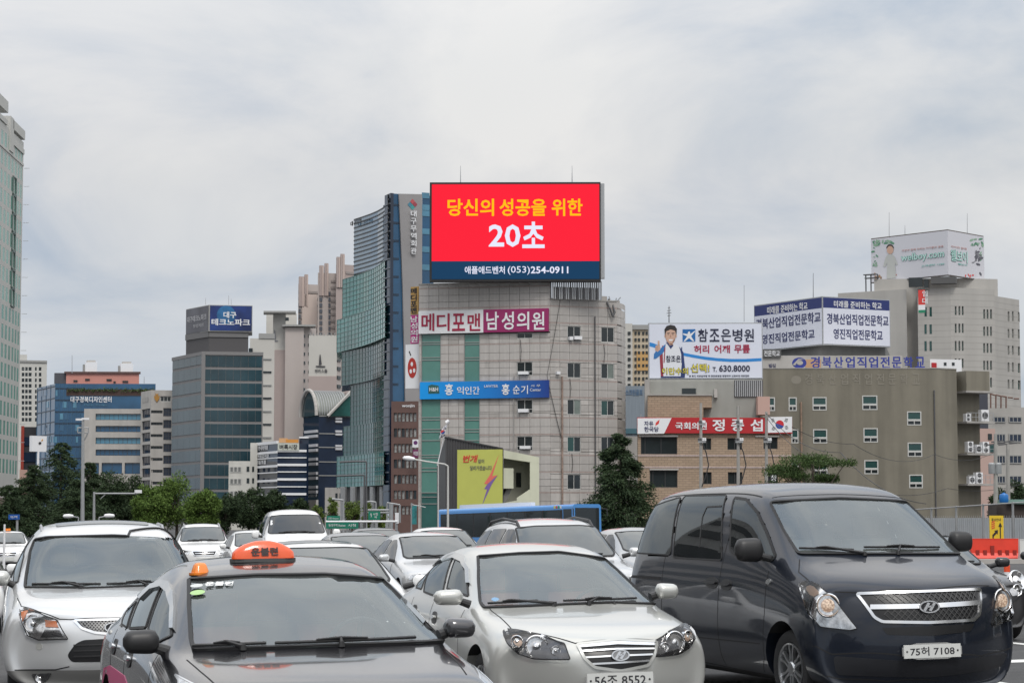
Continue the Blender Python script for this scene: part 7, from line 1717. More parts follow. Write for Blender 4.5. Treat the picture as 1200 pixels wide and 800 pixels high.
def tree(name, label, px, py_top, D, wpx, kind='round', leaf=None, n=5200, seed=0, zbase=GZ, group=None, lean=0.0, sz=.30):
    rnd = random.Random(seed); top = at(px, py_top, D); base = Vector((top.x, top.y, zbase)); H_ = top.z - zbase; Rw = wpx/2/FPX*D
    root = empty(name, base, rnd.uniform(0, 6), label, 'tree', group)
    b = MB(); ht = H_*(.9 if kind != 'round' else .55); b.tube((0, 0, 0), (lean*.3, 0, ht), H_*.022 + .05, .03 if kind != 'round' else H_*.012, 8)
    V = []; F = []
    def leaf_(p, d, s):
        u = Vector((rnd.gauss(0, 1), rnd.gauss(0, 1), rnd.gauss(0, .6))).normalized(); w = u.cross(Vector((rnd.gauss(0, 1), rnd.gauss(0, 1), rnd.gauss(0, 1)))).normalized()
        if d is not None: u = (u*.55 + d).normalized()
        k = len(V); V.extend([p - w*s*.32, p + u*s*.5 - w*s*.1, p + u*s, p + w*s*.32]); F.append((k, k+1, k+2, k+3))
    if kind == 'conifer':
        levels = int(11 + H_*1.1); 
        for L_ in range(levels):
            t = (L_+.4)/levels; zz = H_*(.10 + .88*t); rad = Rw*(1-t)**.66*(1.0 + .22*math.sin(L_*2.4 + seed)) + .25
            nb = max(3, int(7*(1-t) + 3))
            for q in range(nb):
                a = rnd.uniform(0, 2*math.pi); r_ = rad*rnd.uniform(.62, 1.12); tip = Vector((math.cos(a)*r_, math.sin(a)*r_, zz - r_*.20 + rnd.uniform(-.2, .3))); st_ = Vector((0, 0, zz + r_*.06)); 
                if r_ > .5: b.tube(st_, st_.lerp(tip, .8), .045*max(.4, 1-t)+.01, .012, 4)
                m_ = int(n/(levels*nb)*(.45 + .9*(1-t)))
                for i in range(m_):
                    k = rnd.random()**.6; p = st_.lerp(tip, k); p += Vector((rnd.gauss(0, .16), rnd.gauss(0, .16), rnd.gauss(0, .10)))*(.5 + r_*.42); p.z += .10*r_*math.sin(k*3.1)
                    leaf_(p, Vector((math.cos(a), math.sin(a), -.35))*.8, sz*rnd.uniform(.6, 1.3))
    elif kind == 'pine':
        pads = [(rnd.uniform(-1, 1)*.78, rnd.uniform(-.6, .6), rnd.uniform(.55, .98), rnd.uniform(.30, .50)) for _ in range(20)]
        for (x, y, z, r_) in pads:
            c_ = Vector((x*Rw, y*Rw, z*H_ - abs(x)*H_*.10)); b.tube((lean*.3*0, 0, H_*.5), c_ + Vector((0, 0, -.15)), .07, .02, 5)
            for i in range(n//20):
                a, q, e_ = rnd.uniform(0, 6.28), rnd.random()**.5, rnd.gauss(0, .32); p = c_ + Vector((math.cos(a)*q*r_*Rw, math.sin(a)*q*r_*Rw, e_*r_*Rw*.42)); leaf_(p, Vector((0, 0, .5)), sz*rnd.uniform(.5, 1.1))
    else:
        cl = []
        for _ in range(30 if kind == 'round' else 22):
            while True:
                p = Vector((rnd.uniform(-1, 1), rnd.uniform(-1, 1), rnd.uniform(-1, 1)))
                if p.length < 1: break
            cl.append((Vector((p.x*Rw*.82, p.y*Rw*.82, H_*.60 + p.z*H_*.34)), rnd.uniform(.22, .40)*Rw))
        for c_, r_ in cl:
            b.tube((0, 0, H_*.35), c_, .06, .02, 4)
            for i in range(n//len(cl)):
                d = Vector((rnd.gauss(0, 1), rnd.gauss(0, 1), rnd.gauss(0, 1))).normalized(); p = c_ + d*r_*rnd.random()**.4*1.15; leaf_(p, d*.6, sz*rnd.uniform(.6, 1.25))
    b.build('trunk', BARK, root, True)
    o = mk('crown', V, F, leaf or LF_M, root); return root
T = tree
T('cedar_tree', 'large dark cedar standing between the tiled office and the tan brick building', 727, 504, 158, 104, 'conifer', LF_D, 42000, 3, sz=.20)
T('pine_tree', 'small spreading pine with flat green pads above the dark minivan', 953, 527, 120, 96, 'pine', LF_M, 20000, 5, sz=.13)
for i, (px, py, D, w, lf, lab) in enumerate(((72, 515, 245, 100, LF_D, 'tallest dark conifer left of the tall lamp post'), (40, 543, 240, 82, LF_D, 'dark conifer below the square white sign'), (106, 539, 250, 66, LF_D, 'dark narrow topped conifer just right of the tall lamp post'), (14, 566, 236, 70, LF_D, 'dark low conifer at the left edge below the tall tower'), (92, 560, 232, 80, LF_D, 'shorter dark conifer in front of the tall lamp post row'))):
    T('conifer_tree', lab, px, py, D, w, 'conifer', lf, 26000, 20+i, group='dark conifers on the left', sz=.24)
for i, (px, py, D, w, lf, lab) in enumerate(((128, 553, 244, 56, LF_D, 'dark broad tree in front of the concrete wing'), (156, 557, 248, 44, LF_D, 'dark broad tree below the emblem building'), (208, 558, 238, 62, LF_G, 'brightest green broad tree before the slate glass tower'), (178, 566, 236, 44, LF_G, 'green broad tree left of the brightest one'), (238, 572, 234, 46, LF_G, 'green broad tree right of the brightest one'), (264, 578, 245, 40, LF_D, 'dark low tree behind the white sport utility car'), (292, 572, 250, 44, LF_D, 'dark low tree before the small white annex'), (322, 576, 250, 40, LF_D, 'dark low tree before the dark banded block'), (346, 580, 250, 34, LF_D, 'dark low tree right of the high roof white van'))):
    T('broadleaf_tree', lab, px, py, D, w, 'round', lf, 11000, 40+i, group='broadleaf trees on the left', sz=.27)
for i, (px, py, w, lab) in enumerate(((372, 588, 16, 'small light green street tree by the stone porch'), (389, 581, 15, 'small light green street tree left of the central road signs'), (413, 578, 20, 'small light green street tree, widest before the glass tower columns'), (430, 584, 14, 'small light green street tree just behind the green road sign'), (447, 590, 14, 'small light green street tree nearest the brown office block'))):
    T('street_tree', lab, px, py, 255, w, 'round', LF_Y, 2200, 60+i, group='small street trees before the glass tower', sz=.26)
for i, (px, py, lab) in enumerate(((1190, 562, 'dark tree behind the blue tank, further right'), (1172, 566, 'dark tree behind the blue tank, further left'))):
    T('broadleaf_tree', lab, px, py, 220, 30, 'round', LF_D, 3000, 80+i, sz=.3)
# ==== street furniture ============================================================
GALV = mat('galvanised', (.34, .35, .355), .45, .4, noise=.1, nscale=2); SGRN = mat('sign_green_board', (.005, .16, .10), .4)
def gp(px, D): p = at(px, HOR, D); p.z = GZ if D > 110 else car_floor_z(p.x); return p
def pole(label, px, py_top, D, r=.10, cat='pole', name='utility_pole', m=None):
    root = empty(name, gp(px, D), 0, label, cat); t = at(px, py_top, D) - root.location; b = MB(); b.tube((0, 0, 0), t, r, r*.6, 10); b.build('shaft', m or GALV, root, True); return root, t
def local(root, px, py, D): return at(px, py, D) - root.location
rt, t = pole('tall grey lamp mast with twin floodlights over the left trees', 97.2, 492, 150, .15, 'lamp post', 'lamp_mast')
for dx, y in ((-4, 491.4), (3, 490.6)): b = MB(); b.tube(local(rt, 97.2, 492, 150), local(rt, 97.2+dx, y, 150), .05); b.build('arm', GALV, rt); b = MB(); b.prism(chaikin([(-.25, -.14), (.25, -.14), (.25, .14), (-.25, .14)], 1), -.07, .07, Matrix.Translation(local(rt, 97.2+dx, y, 150))); b.build('floodlight', WHITE, rt)
b = MB(); P = [local(rt, x, y, 150) for x, y in ((91, 501), (103.5, 501), (103.5, 507), (91, 507), (91, 501))]; b.path(P, .04, 5); b.build('platform_rail', GALV, rt)
b = MB(); b.path([local(rt, x, y, 150) for x, y in ((97.4, 517), (101, 512), (103, 507))], .05, 5); b.build('bracket', GALV, rt)
rt, t = pole('grey mast with a long level camera arm reaching right over the green trees', 110.4, 576, 140, .11, 'camera mast', 'camera_mast')
b = MB(); b.path([local(rt, 110.4, 578, 140), local(rt, 161, 578, 140)], .055, 6); b.path([local(rt, 118, 584, 140), local(rt, 124, 578.5, 140)], .03, 5); b.build('arm', GALV, rt)
b = MB(); b.prism(chaikin([(-.22, -.12), (.22, -.12), (.22, .12), (-.22, .12)], 1), -.10, .10, Matrix.Translation(local(rt, 162, 575.6, 140))); b.build('camera', WHITE, rt)
for lab, px, hx, hy in (('low curved street lamp reaching left above the silver sport utility car', 92, 80, 604.4), ('low curved street lamp reaching right above the silver sport utility car', 116, 128, 604)):
    rt, t = pole(lab, px, 606, 120, .06, 'street lamp', 'street_lamp'); b = MB(); b.path([local(rt, px, 606, 120), local(rt, hx, hy, 120)], .035, 5); b.build('arm', GALV, rt); b = MB(); b.lathe([(.001, -.3), (.09, -.24), (.12, 0), (.08, .26), (.001, .3)], 10, Matrix.Translation(local(rt, hx, hy, 120)) @ Matrix.Rotation(math.pi/2, 4, 'Y')); b.build('lamp_head', WHITE, rt, True)
rt, t = pole('white street lamp with a long arm reaching left in front of the pavilion', 525, 546, 118, .075, 'street lamp', 'street_lamp', mat('lamp_grey_white', (.50, .50, .48), .5))
b = MB(); b.path([local(rt, 525, 546, 118), local(rt, 521, 543.6, 118), local(rt, 500, 540.6, 118), local(rt, 482, 537.4, 118)], .042, 8); b.build('arm', MATS['lamp_grey_white'], rt, True)
b = MB(); b.lathe([(.001, -.34), (.10, -.26), (.14, 0), (.09, .30), (.001, .36)], 12, Matrix.Translation(local(rt, 479, 537, 118)) @ Matrix.Rotation(math.pi/2 + .12, 4, 'Y')); b.build('lamp_head', WHITE, rt, True)
pole('thin white pole just left of the white street lamp', 513.6, 543, 119, .05, 'pole', 'utility_pole', MATS['lamp_grey_white'])
for lab, px, yt, pts in (('grey street lamp with angled arm in front of the stone porch', 402.6, 586, ((402.6, 586), (396, 585), (389, 584.4))), ('dark cantilever lamp standing before the glass tower columns', 429.4, 540.5, ((429.4, 540.5), (416, 540.5), (398, 541.4))), ('second dark cantilever lamp, a little lower, before the columns', 427, 556.5, ((427, 556.5), (412, 557), (394, 557.6))), ('grey lamp with short arm left of the green gantry sign', 440.6, 588.4, ((440.6, 588.4), (434, 587.4), (430, 587.8))), ('grey lamp with double arm right of the green gantry sign', 453.6, 589, ((453.6, 589), (461, 590), (468.6, 591.4), (468.6, 612)))):
    rt, t = pole(lab, px, yt, 165, .09, 'street lamp', 'street_lamp', GALV if yt > 570 else DSTEEL); b = MB(); b.path([local(rt, x, y, 165) for x, y in pts], .07, 6); b.build('arm', GALV if yt > 570 else DSTEEL, rt, True)
def road_sign(label, x0, y0, x1, y1, D, txt, posts=()):
    s = empty('road_sign', gp((x0+x1)/2, D), 0, label, 'sign'); f = fac(x0, D, x1, D, None); f.a -= Vector((s.location.x, s.location.y, 0)); q = f
    def PP(s_, z, o=0): return Vector((s_, -o, z - s.location.z))
    xa = at(x0, (y0+y1)/2, D).x - s.location.x; xb = at(x1, (y0+y1)/2, D).x - s.location.x; za = at(x0, y1, D).z - s.location.z; zb = at(x0, y0, D).z - s.location.z
    b = MB(); b.box(xa, xb, -.04, .04, za, zb); b.build('board', SGRN, s)
    b = MB(); 
    for (a, c, d, e) in ((xa, xb, za, za+.05), (xa, xb, zb-.05, zb)): b.box(a+.04, c-.04, -.048, -.04, d+.03, e-.0)
    for i, (tx, u0, u1, v0, v1) in enumerate(txt):
        v, fc_ = text_data(tx, .0, .5); V = [Vector((xa + (xb-xa)*(u0 + (u1-u0)*p[0]), -.05 - .01*p[2], za + (zb-za)*(v0 + (v1-v0)*p[1]))) for p in v]; tag(mk('lettering', V, fc_, WHITE, s), kind='stuff')
    for px_ in posts: xx = at(px_, 600, D).x - s.location.x; b = MB(); b.tube((xx, .08, 0), (xx, .08, zb), .07, None, 8); b.build('post', GALV, s)
    return s
road_sign('small green road sign with white lettering left of the gantry', 383, 604, 398.4, 610.4, 160, [('공항 Airport', .1, .9, .3, .7)], (390,))
road_sign('long low green road sign partly hidden behind the cars', 382, 611.6, 420, 619, 150, [('동대구역 Station', .08, .6, .3, .75), ('시청', .68, .92, .3, .75)], (386, 416))
road_sign('square green gantry sign with white arrows in front of the glass tower', 431.6, 598.6, 445.6, 608.6, 155, [('↑', .15, .3, .2, .8), ('시청', .4, .8, .5, .8), ('역', .5, .7, .15, .42)], (441.6,))
g_ = empty('sign_gantry', gp(458, 156), 0, 'grey gantry with level beams behind the square green sign', 'gantry')
b = MB(); b.tube(Vector((0, 0, 0)), at(458.2, 590, 156) - g_.location, .16, None, 8); b.build('post', GALV, g_, True)
for y in (597.4, 600.4): b = MB(); b.tube(at(431, y, 156) - g_.location, at(460, y, 156) - g_.location, .07, None, 6); b.build('beam', GALV, g_, True)
r_ = empty('guard_rail', gp(420, 150), 0, 'long pale road rail running behind the parked looking cars', 'railing')
b = MB(); b.tube(at(382, 610.9, 151) - r_.location, at(466, 610.6, 151) - r_.location, .07, None, 6); b.build('rail', WHITE, r_, True)
for i in range(8): b = MB(); p = at(384 + i*11.4, 610.8, 151) - r_.location; b.tube((p.x, p.y, 0), p, .05, None, 6); b.build('post', GALV, r_)
w_ = empty('white_board', gp(465, 157), 0, 'small blank white upright board on a thin post by the gantry', 'board'); b = MB(); p0, p1 = at(463, 613, 157) - w_.location, at(467.4, 600.4, 157) - w_.location; b.box(p0.x, p1.x, -.05, .05, p0.z, p1.z); b.build('panel', WHITE, w_); b = MB(); b.tube(((p0.x+p1.x)/2, .06, 0), ((p0.x+p1.x)/2, .06, p0.z+.1), .05); b.build('post', GALV, w_)
t_ = empty('teal_banner', gp(485, 150), 0, 'teal upright pole banner with pale figures left of the pavilion', 'banner'); p0, p1 = at(483, 614, 150) - t_.location, at(488.4, 592.4, 150) - t_.location; b = MB(); b.box(p0.x, p1.x, -.03, .03, p0.z, p1.z); b.build('cloth', mat('teal_cloth', (.02, .18, .19), .6, noise=.5, nscale=2.5), t_); b = MB(); b.tube((p0.x-.05, .05, 0), (p0.x-.05, .05, p1.z+.2), .05); b.tube((p0.x-.1, .05, p1.z+.1), (p1.x+1.2*.5, .05, p1.z-.1), .03); b.build('post', GALV, t_)
# concrete utility poles in front of the brick building with bare fittings
CP = mat('concrete_pole', (.33, .32, .30), .9, noise=.15, nscale=1.5, streak=.1)
for lab, px, yt, D in (('concrete utility pole crossing the red banner on the left', 821.3, 472, 150), ('concrete utility pole with insulators crossing the middle of the red banner', 865, 476, 152), ('pale utility pole at the right end of the red banner', 898, 482, 154)):
    rt, t = pole(lab, px, yt, D, .15, 'utility pole', 'utility_pole', CP)
    for k, (y, w) in enumerate(((497, 7), (517.6, 9))):
        if px > 890 and k == 0: continue
        b = MB(); b.box(-w/2/FPX*D, w/2/FPX*D, -.05, .05, -.06, .06, Matrix.Translation(local(rt, px+1, y, D) + Vector((0, -.2, 0)))); b.build('cross_arm', GALV, rt)
        for q in (-.8, -.3, .35, .85): b = MB(); b.lathe([(.05, 0), (.085, .05), (.05, .10), (.08, .15), (.04, .2)], 8, Matrix.Translation(local(rt, px+1 + q*w/2, y-1, D) + Vector((0, -.2, 0)))); b.build('insulator', WHITE if q > 0 else DSTEEL, rt, True)
    b = MB(); b.path([local(rt, px+x, y, D) + Vector((0, -.1, 0)) for x, y in ((2, 520), (6, 530), (9, 545), (5, 560), (1, 570))], .04, 5); b.build('cable_loop', INK, rt)
for lab, pts in (('thin overhead wire sagging across the grey brown building', ((928, 500, 160), (1000, 520, 170), (1095, 532, 200), (1165, 530, 220))), ('second thin overhead wire crossing the grey brown building lower down', ((898, 484, 154), (985, 530, 130), (1085, 590, 110))), ('steep thin overhead wire from the pale utility pole down to the fence', ((899, 490, 154), (960, 540, 140), (1030, 592, 120))), ('level pale overhead wire low across the grey brown building', ((1030, 577, 170), (1110, 572, 180), (1200, 566, 190)))):
    wire('overhead_wire', [at(*p) for p in pts], .022, lab)
for lab, px, yt, D, r in (('grey utility pole right of the balconies carrying a transformer', 1166.6, 508, 170, .22), ('second grey utility pole further right beside the blue tank', 1181, 520, 172, .22)):
    rt, t = pole(lab, px, yt, D, r, 'utility pole', 'utility_pole', CP)
    for (dx, y, w, h) in ((0, 520, 22, 1.2), (2, 517, 14, 1)): b = MB(); b.box(-w/2/FPX*D, w/2/FPX*D, -.06, .06, -.05, .05, Matrix.Translation(local(rt, px+dx, y, D)) @ Matrix.Rotation(-.12, 4, 'Y')); b.build('cross_arm', DSTEEL, rt)
    if px < 1175:
        for q in (-4, 3): b = MB(); b.lathe([(.001, 0), (.26, .0), (.28, .1), (.28, .75), (.2, .85), (.001, .86)], 14, Matrix.Translation(local(rt, px+q, 555, D))); b.build('transformer', GALV, rt, True)
tk = empty('water_tank', at(1176.5, 588.5, 165), 0, 'bright blue round water tank on a low roof at the right', 'tank'); b = MB(); b.lathe([(.001, 0), (.30, 0), (.34, .1), (.34, .5), (.28, .62), (.1, .68), (.08, .74), (.001, .74)], 20); b.build('barrel', mat('tank_blue', (.01, .14, .42), .35), tk, True)
hs = empty('low_hut', gp(1186, 166), 0, 'low hut with a pale green roof and dark front under the blue tank', 'hut')
p0, p1 = at(1168, 606, 166) - hs.location, at(1215, 590, 166) - hs.location; b = MB(); b.box(p0.x, p1.x, 0, 3, 0, p1.z); b.build('wall', mat('hut_dark', (.05, .04, .035), .9, noise=.3, nscale=1), hs); b = MB(); b.box(p0.x+.8, p1.x+.2, -.4, 3.3, p1.z, p1.z+.32); b.build('roof', mat('roof_pale_green', (.18, .30, .26), .6), hs)
# site fence: rail, posts, pale panels
fn = empty('site_fence', gp(1140, 118), 0, 'steel site fence with posts, top rail and pale lower panels', 'fence'); oz = fn.location
A, C_ = (1040, 599, 138), (1225, 586.6, 106)
def fp(t, zz=None): a, c = at(*A), at(*C_); p = a.lerp(c, t); return Vector((p.x, p.y, p.z if zz is None else zz)) - oz
b = MB(); b.tube(fp(0), fp(1), .035, None, 6); b.build('top_rail', GALV, fn, True)
n = 7
for i in range(n):
    t = i/(n-1) if n > 1 else 0; p = fp(t); b = MB(); b.box(p.x-.05, p.x+.05, p.y-.05, p.y+.05, GZ*.6-oz.z, p.z+.06); b.build('post', GALV, fn)
for i in range(n-1):
    a, c = fp(i/(n-1)), fp((i+1)/(n-1)); z1 = 1.72 - oz.z; z0 = -.2 - oz.z; a2, c2 = a.lerp(c, .05), a.lerp(c, .95)
    mk('panel', [Vector((a2.x, a2.y+.03, z0)), Vector((c2.x, c2.y+.03, z0)), Vector((c2.x, c2.y+.03, z1)), Vector((a2.x, a2.y+.03, z1)), Vector((a2.x, a2.y+.06, z0)), Vector((c2.x, c2.y+.06, z0)), Vector((c2.x, c2.y+.06, z1)), Vector((a2.x, a2.y+.06, z1))], [(0, 1, 2, 3), (7, 6, 5, 4), (0, 4, 5, 1), (3, 2, 6, 7), (0, 3, 7, 4), (1, 5, 6, 2)], mat('panel_pale', (.47, .49, .50), .5, noise=.1, nscale=1), fn)
    b = MB(); 
    for k in range(13): p = a2.lerp(c2, k/12); b.tube((p.x, p.y, z0), (p.x, p.y, z1+.12), .012, None, 4)
    tag(b.build('mesh_bars', GALV, fn), kind='stuff')
# plastic barriers
def barrier(x0, x1, y0, y1, D, m, label):
    r = empty('road_barrier', (0, 0, 0), 0, label, 'barrier'); a, c = at(x0, y1, D), at(x1, y1, D); h = at(x0, y0, D).z - a.z; r.location = a; w = c.x - a.x
    b = MB(); b.prism([(-.30, 0), (.30, 0), (.30, .10), (.17, .30), (.13, h), (-.13, h), (-.17, .30), (-.30, .10)], 0, w, Matrix(((0, 0, 1, 0), (1, 0, 0, 0), (0, 1, 0, 0), (0, 0, 0, 1)))); o = b.build('shell', m, r)
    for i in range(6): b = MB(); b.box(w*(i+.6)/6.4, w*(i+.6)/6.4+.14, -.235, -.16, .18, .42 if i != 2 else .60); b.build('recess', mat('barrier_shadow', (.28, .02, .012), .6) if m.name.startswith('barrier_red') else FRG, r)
    b = MB(); b.box(0, w, -.14, .14, h, h+.035); b.build('top_lip', m, r)
barrier(1137.4, 1193, 631.6, 656, 92, mat('barrier_red', (.72, .045, .02), .45, noise=.08, nscale=2), 'orange red plastic road barrier at the right behind the minivan')
barrier(1194.6, 1250, 632.4, 656.6, 91, mat('barrier_white', (.62, .62, .60), .5, noise=.08, nscale=2), 'white plastic road barrier at the right edge beside the red one')
kb = empty('concrete_kerb', at(1165, 664, 72), 0, 'long pale concrete kerb block in front of the red barrier', 'kerb'); b = MB(); b.box(-2.3, 3.5, -.2, .25, -.12, .26); b.build('block', CONCL, kb)
ys = empty('warning_sign', at(1168, 634, 93.5), 0, 'yellow roadworks sign with black arrows behind the red barrier', 'sign'); b = MB(); u = 93.5/FPX
b.box(-8.2*u, 8.2*u, -.03, .03, 0, 30*u); b.build('board', mat('sign_yellow', (.68, .50, .03), .45), ys)
def yp(pts, m, nm): b = MB(); b.prism([((x-1168)*u, (634-y)*u) for x, y in pts], 0, .01, Matrix.Translation((0, -.032, 0)) @ Matrix.Rotation(math.pi/2, 4, 'X')); b.build(nm, m, ys)
yp([(1171.6, 633), (1172.8, 633), (1172.8, 617), (1174.4, 617), (1172.2, 611.6), (1170, 617), (1171.6, 617)][::-1], INK, 'arrow'); yp([(1163, 633), (1164.4, 633), (1164.6, 628), (1168, 624.6), (1169, 626), (1169.6, 620.6), (1165, 621.4), (1166.4, 622.8), (1163, 626.4)][::-1], INK, 'arrow')
for k in range(4): yp([(1162, 611.4+k*2.4), (1166, 609.8+k*2.4), (1166, 611+k*2.4), (1162, 612.6+k*2.4)][::-1], RD, 'stripe')
v, fc_ = text_data('공사안내', .01, .5); tag(mk('lettering', [Vector(((1162 - 1168 + p[0]*11)*u, -.036 - .004*p[2], (27 - 3.4 + p[1]*3.4)*u)) for p in v], fc_, INK, ys), kind='stuff')
for q in (-.2, .2): b = MB(); b.box(q-.025, q+.025, 0, .05, -1.2, 0); b.build('leg', GALV, ys)
dp = empty('delineator_post', at(1180.6, 699, 52), 0, 'orange flexible road post with a white band right of the minivan', 'bollard'); hgt = 37*52/FPX
b = MB(); b.lathe([(.001, 0), (.14, 0), (.13, .03), (.075, .05), (.072, hgt), (.001, hgt+.01)], 16); b.build('post', mat('post_orange', (.75, .09, .03), .4), dp, True)
for z0, z1 in ((.28, .42), ): b = MB(); b.lathe([(.075, hgt*.52), (.075, hgt*.78)], 16); b.build('white_band', WHITE, dp, True)

road_sign('small blue road sign above the tiny taxi at the far left', 10, 602.4, 23, 608.4, 130, [('대구역', .2, .8, .25, .75)], (20,)).children[0].data.materials[0] = mat('sign_blue_board', (.01, .08, .32), .4)
pole('thin pale post at the far left edge beside the tiny taxi', 5.4, 614, 70, .05, 'pole', 'utility_pole', WHITE)
# ==== second row of traffic ==========================================================
KIT = {
 'sedan': dict(st=SEDAN, arch=[(.90, .31, .36, 0), (3.55, .31, .36, 0)], ws=[(-.60, .985), (.60, .985), (.645, 1.02), (.545, 1.345), (.30, 1.362), (-.30, 1.362), (-.545, 1.345), (-.645, 1.02)],
   side=[[(1.62, .965), (2.50, .975), (2.50, 1.30), (2.28, 1.31), (2.02, 1.20)], [(2.58, .975), (3.42, .995), (3.30, 1.27), (2.95, 1.315), (2.58, 1.305)], [(3.47, 1.0), (3.72, 1.01), (3.40, 1.22)]],
   hl=[(.80, .70), (.64, .735), (.42, .655), (.46, .59), (.68, .60), (.80, .64)], gr=[(-.36, .68), (.36, .68), (.28, .55), (-.28, .55)], lo=[(-.5, .34), (.5, .34), (.42, .24), (-.42, .24)], mir=(.90, 1.52, 1.0), wh=.31, lens=(.62, .66), pl=.44),
 'suv': dict(st=SUVB, arch=[(.97, .37, .42, 0), (3.78, .37, .42, 0)], ws=[(-.68, 1.13), (.68, 1.13), (.73, 1.17), (.63, 1.555), (.35, 1.578), (-.35, 1.578), (-.63, 1.555), (-.73, 1.17)],
   side=[[(1.62, 1.12), (2.52, 1.13), (2.52, 1.54), (2.22, 1.54), (1.98, 1.42)], [(2.60, 1.13), (3.45, 1.14), (3.45, 1.54), (2.60, 1.55)], [(3.53, 1.15), (4.30, 1.20), (4.10, 1.50), (3.53, 1.53)]],
   hl=[(.86, .84), (.70, .88), (.46, .80), (.50, .72), (.76, .72), (.86, .76)], gr=[(-.40, .82), (.40, .82), (.32, .68), (-.32, .68)], lo=[(-.55, .48), (.55, .48), (.46, .34), (-.46, .34)], mir=(.98, 1.58, 1.18), wh=.36, lens=(.66, .80), pl=.55),
 'van': dict(st=VANB, arch=[(1.0, .33, .41, 0), (4.2, .33, .38, 0)], ws=[(-.72, 1.31), (.72, 1.31), (.77, 1.35), (.67, 1.77), (.38, 1.80), (-.38, 1.80), (-.67, 1.77), (-.77, 1.35)],
   side=[[(1.50, 1.27), (2.25, 1.26), (2.25, 1.76), (2.02, 1.78), (1.70, 1.62)], [(2.44, 1.26), (3.8, 1.25), (3.8, 1.78), (2.44, 1.78)], [(3.9, 1.25), (4.85, 1.25), (4.8, 1.76), (3.9, 1.78)]],
   hl=[(.90, 1.0), (.78, 1.03), (.60, .78), (.64, .70), (.86, .74)], gr=[(-.46, .97), (.46, .97), (.36, .76), (-.36, .76)], lo=[(-.7, .40), (.7, .40), (.6, .28), (-.6, .28)], mir=(1.02, 1.40, 1.30), wh=.33, lens=(.78, .86), pl=.47)}
WHP = mat('white_paint', (.74, .745, .74), .3, 0, .9); GREYP = mat('grey_metallic', (.16, .165, .17), .32, .5, .9); PALESIL = mat('pale_silver_paint', (.56, .57, .575), .3, .5, .9); DKG = mat('dark_grey_metallic', (.035, .035, .037), .34, .4, .85, .15); MIDSIL = mat('mid_silver_paint', (.38, .39, .395), .3, .6, .9)
GLC = mat('car_glass', (.065, .076, .078), .03, 0, 0, .5, noise=.25, nscale=1.2, ior=1.75)
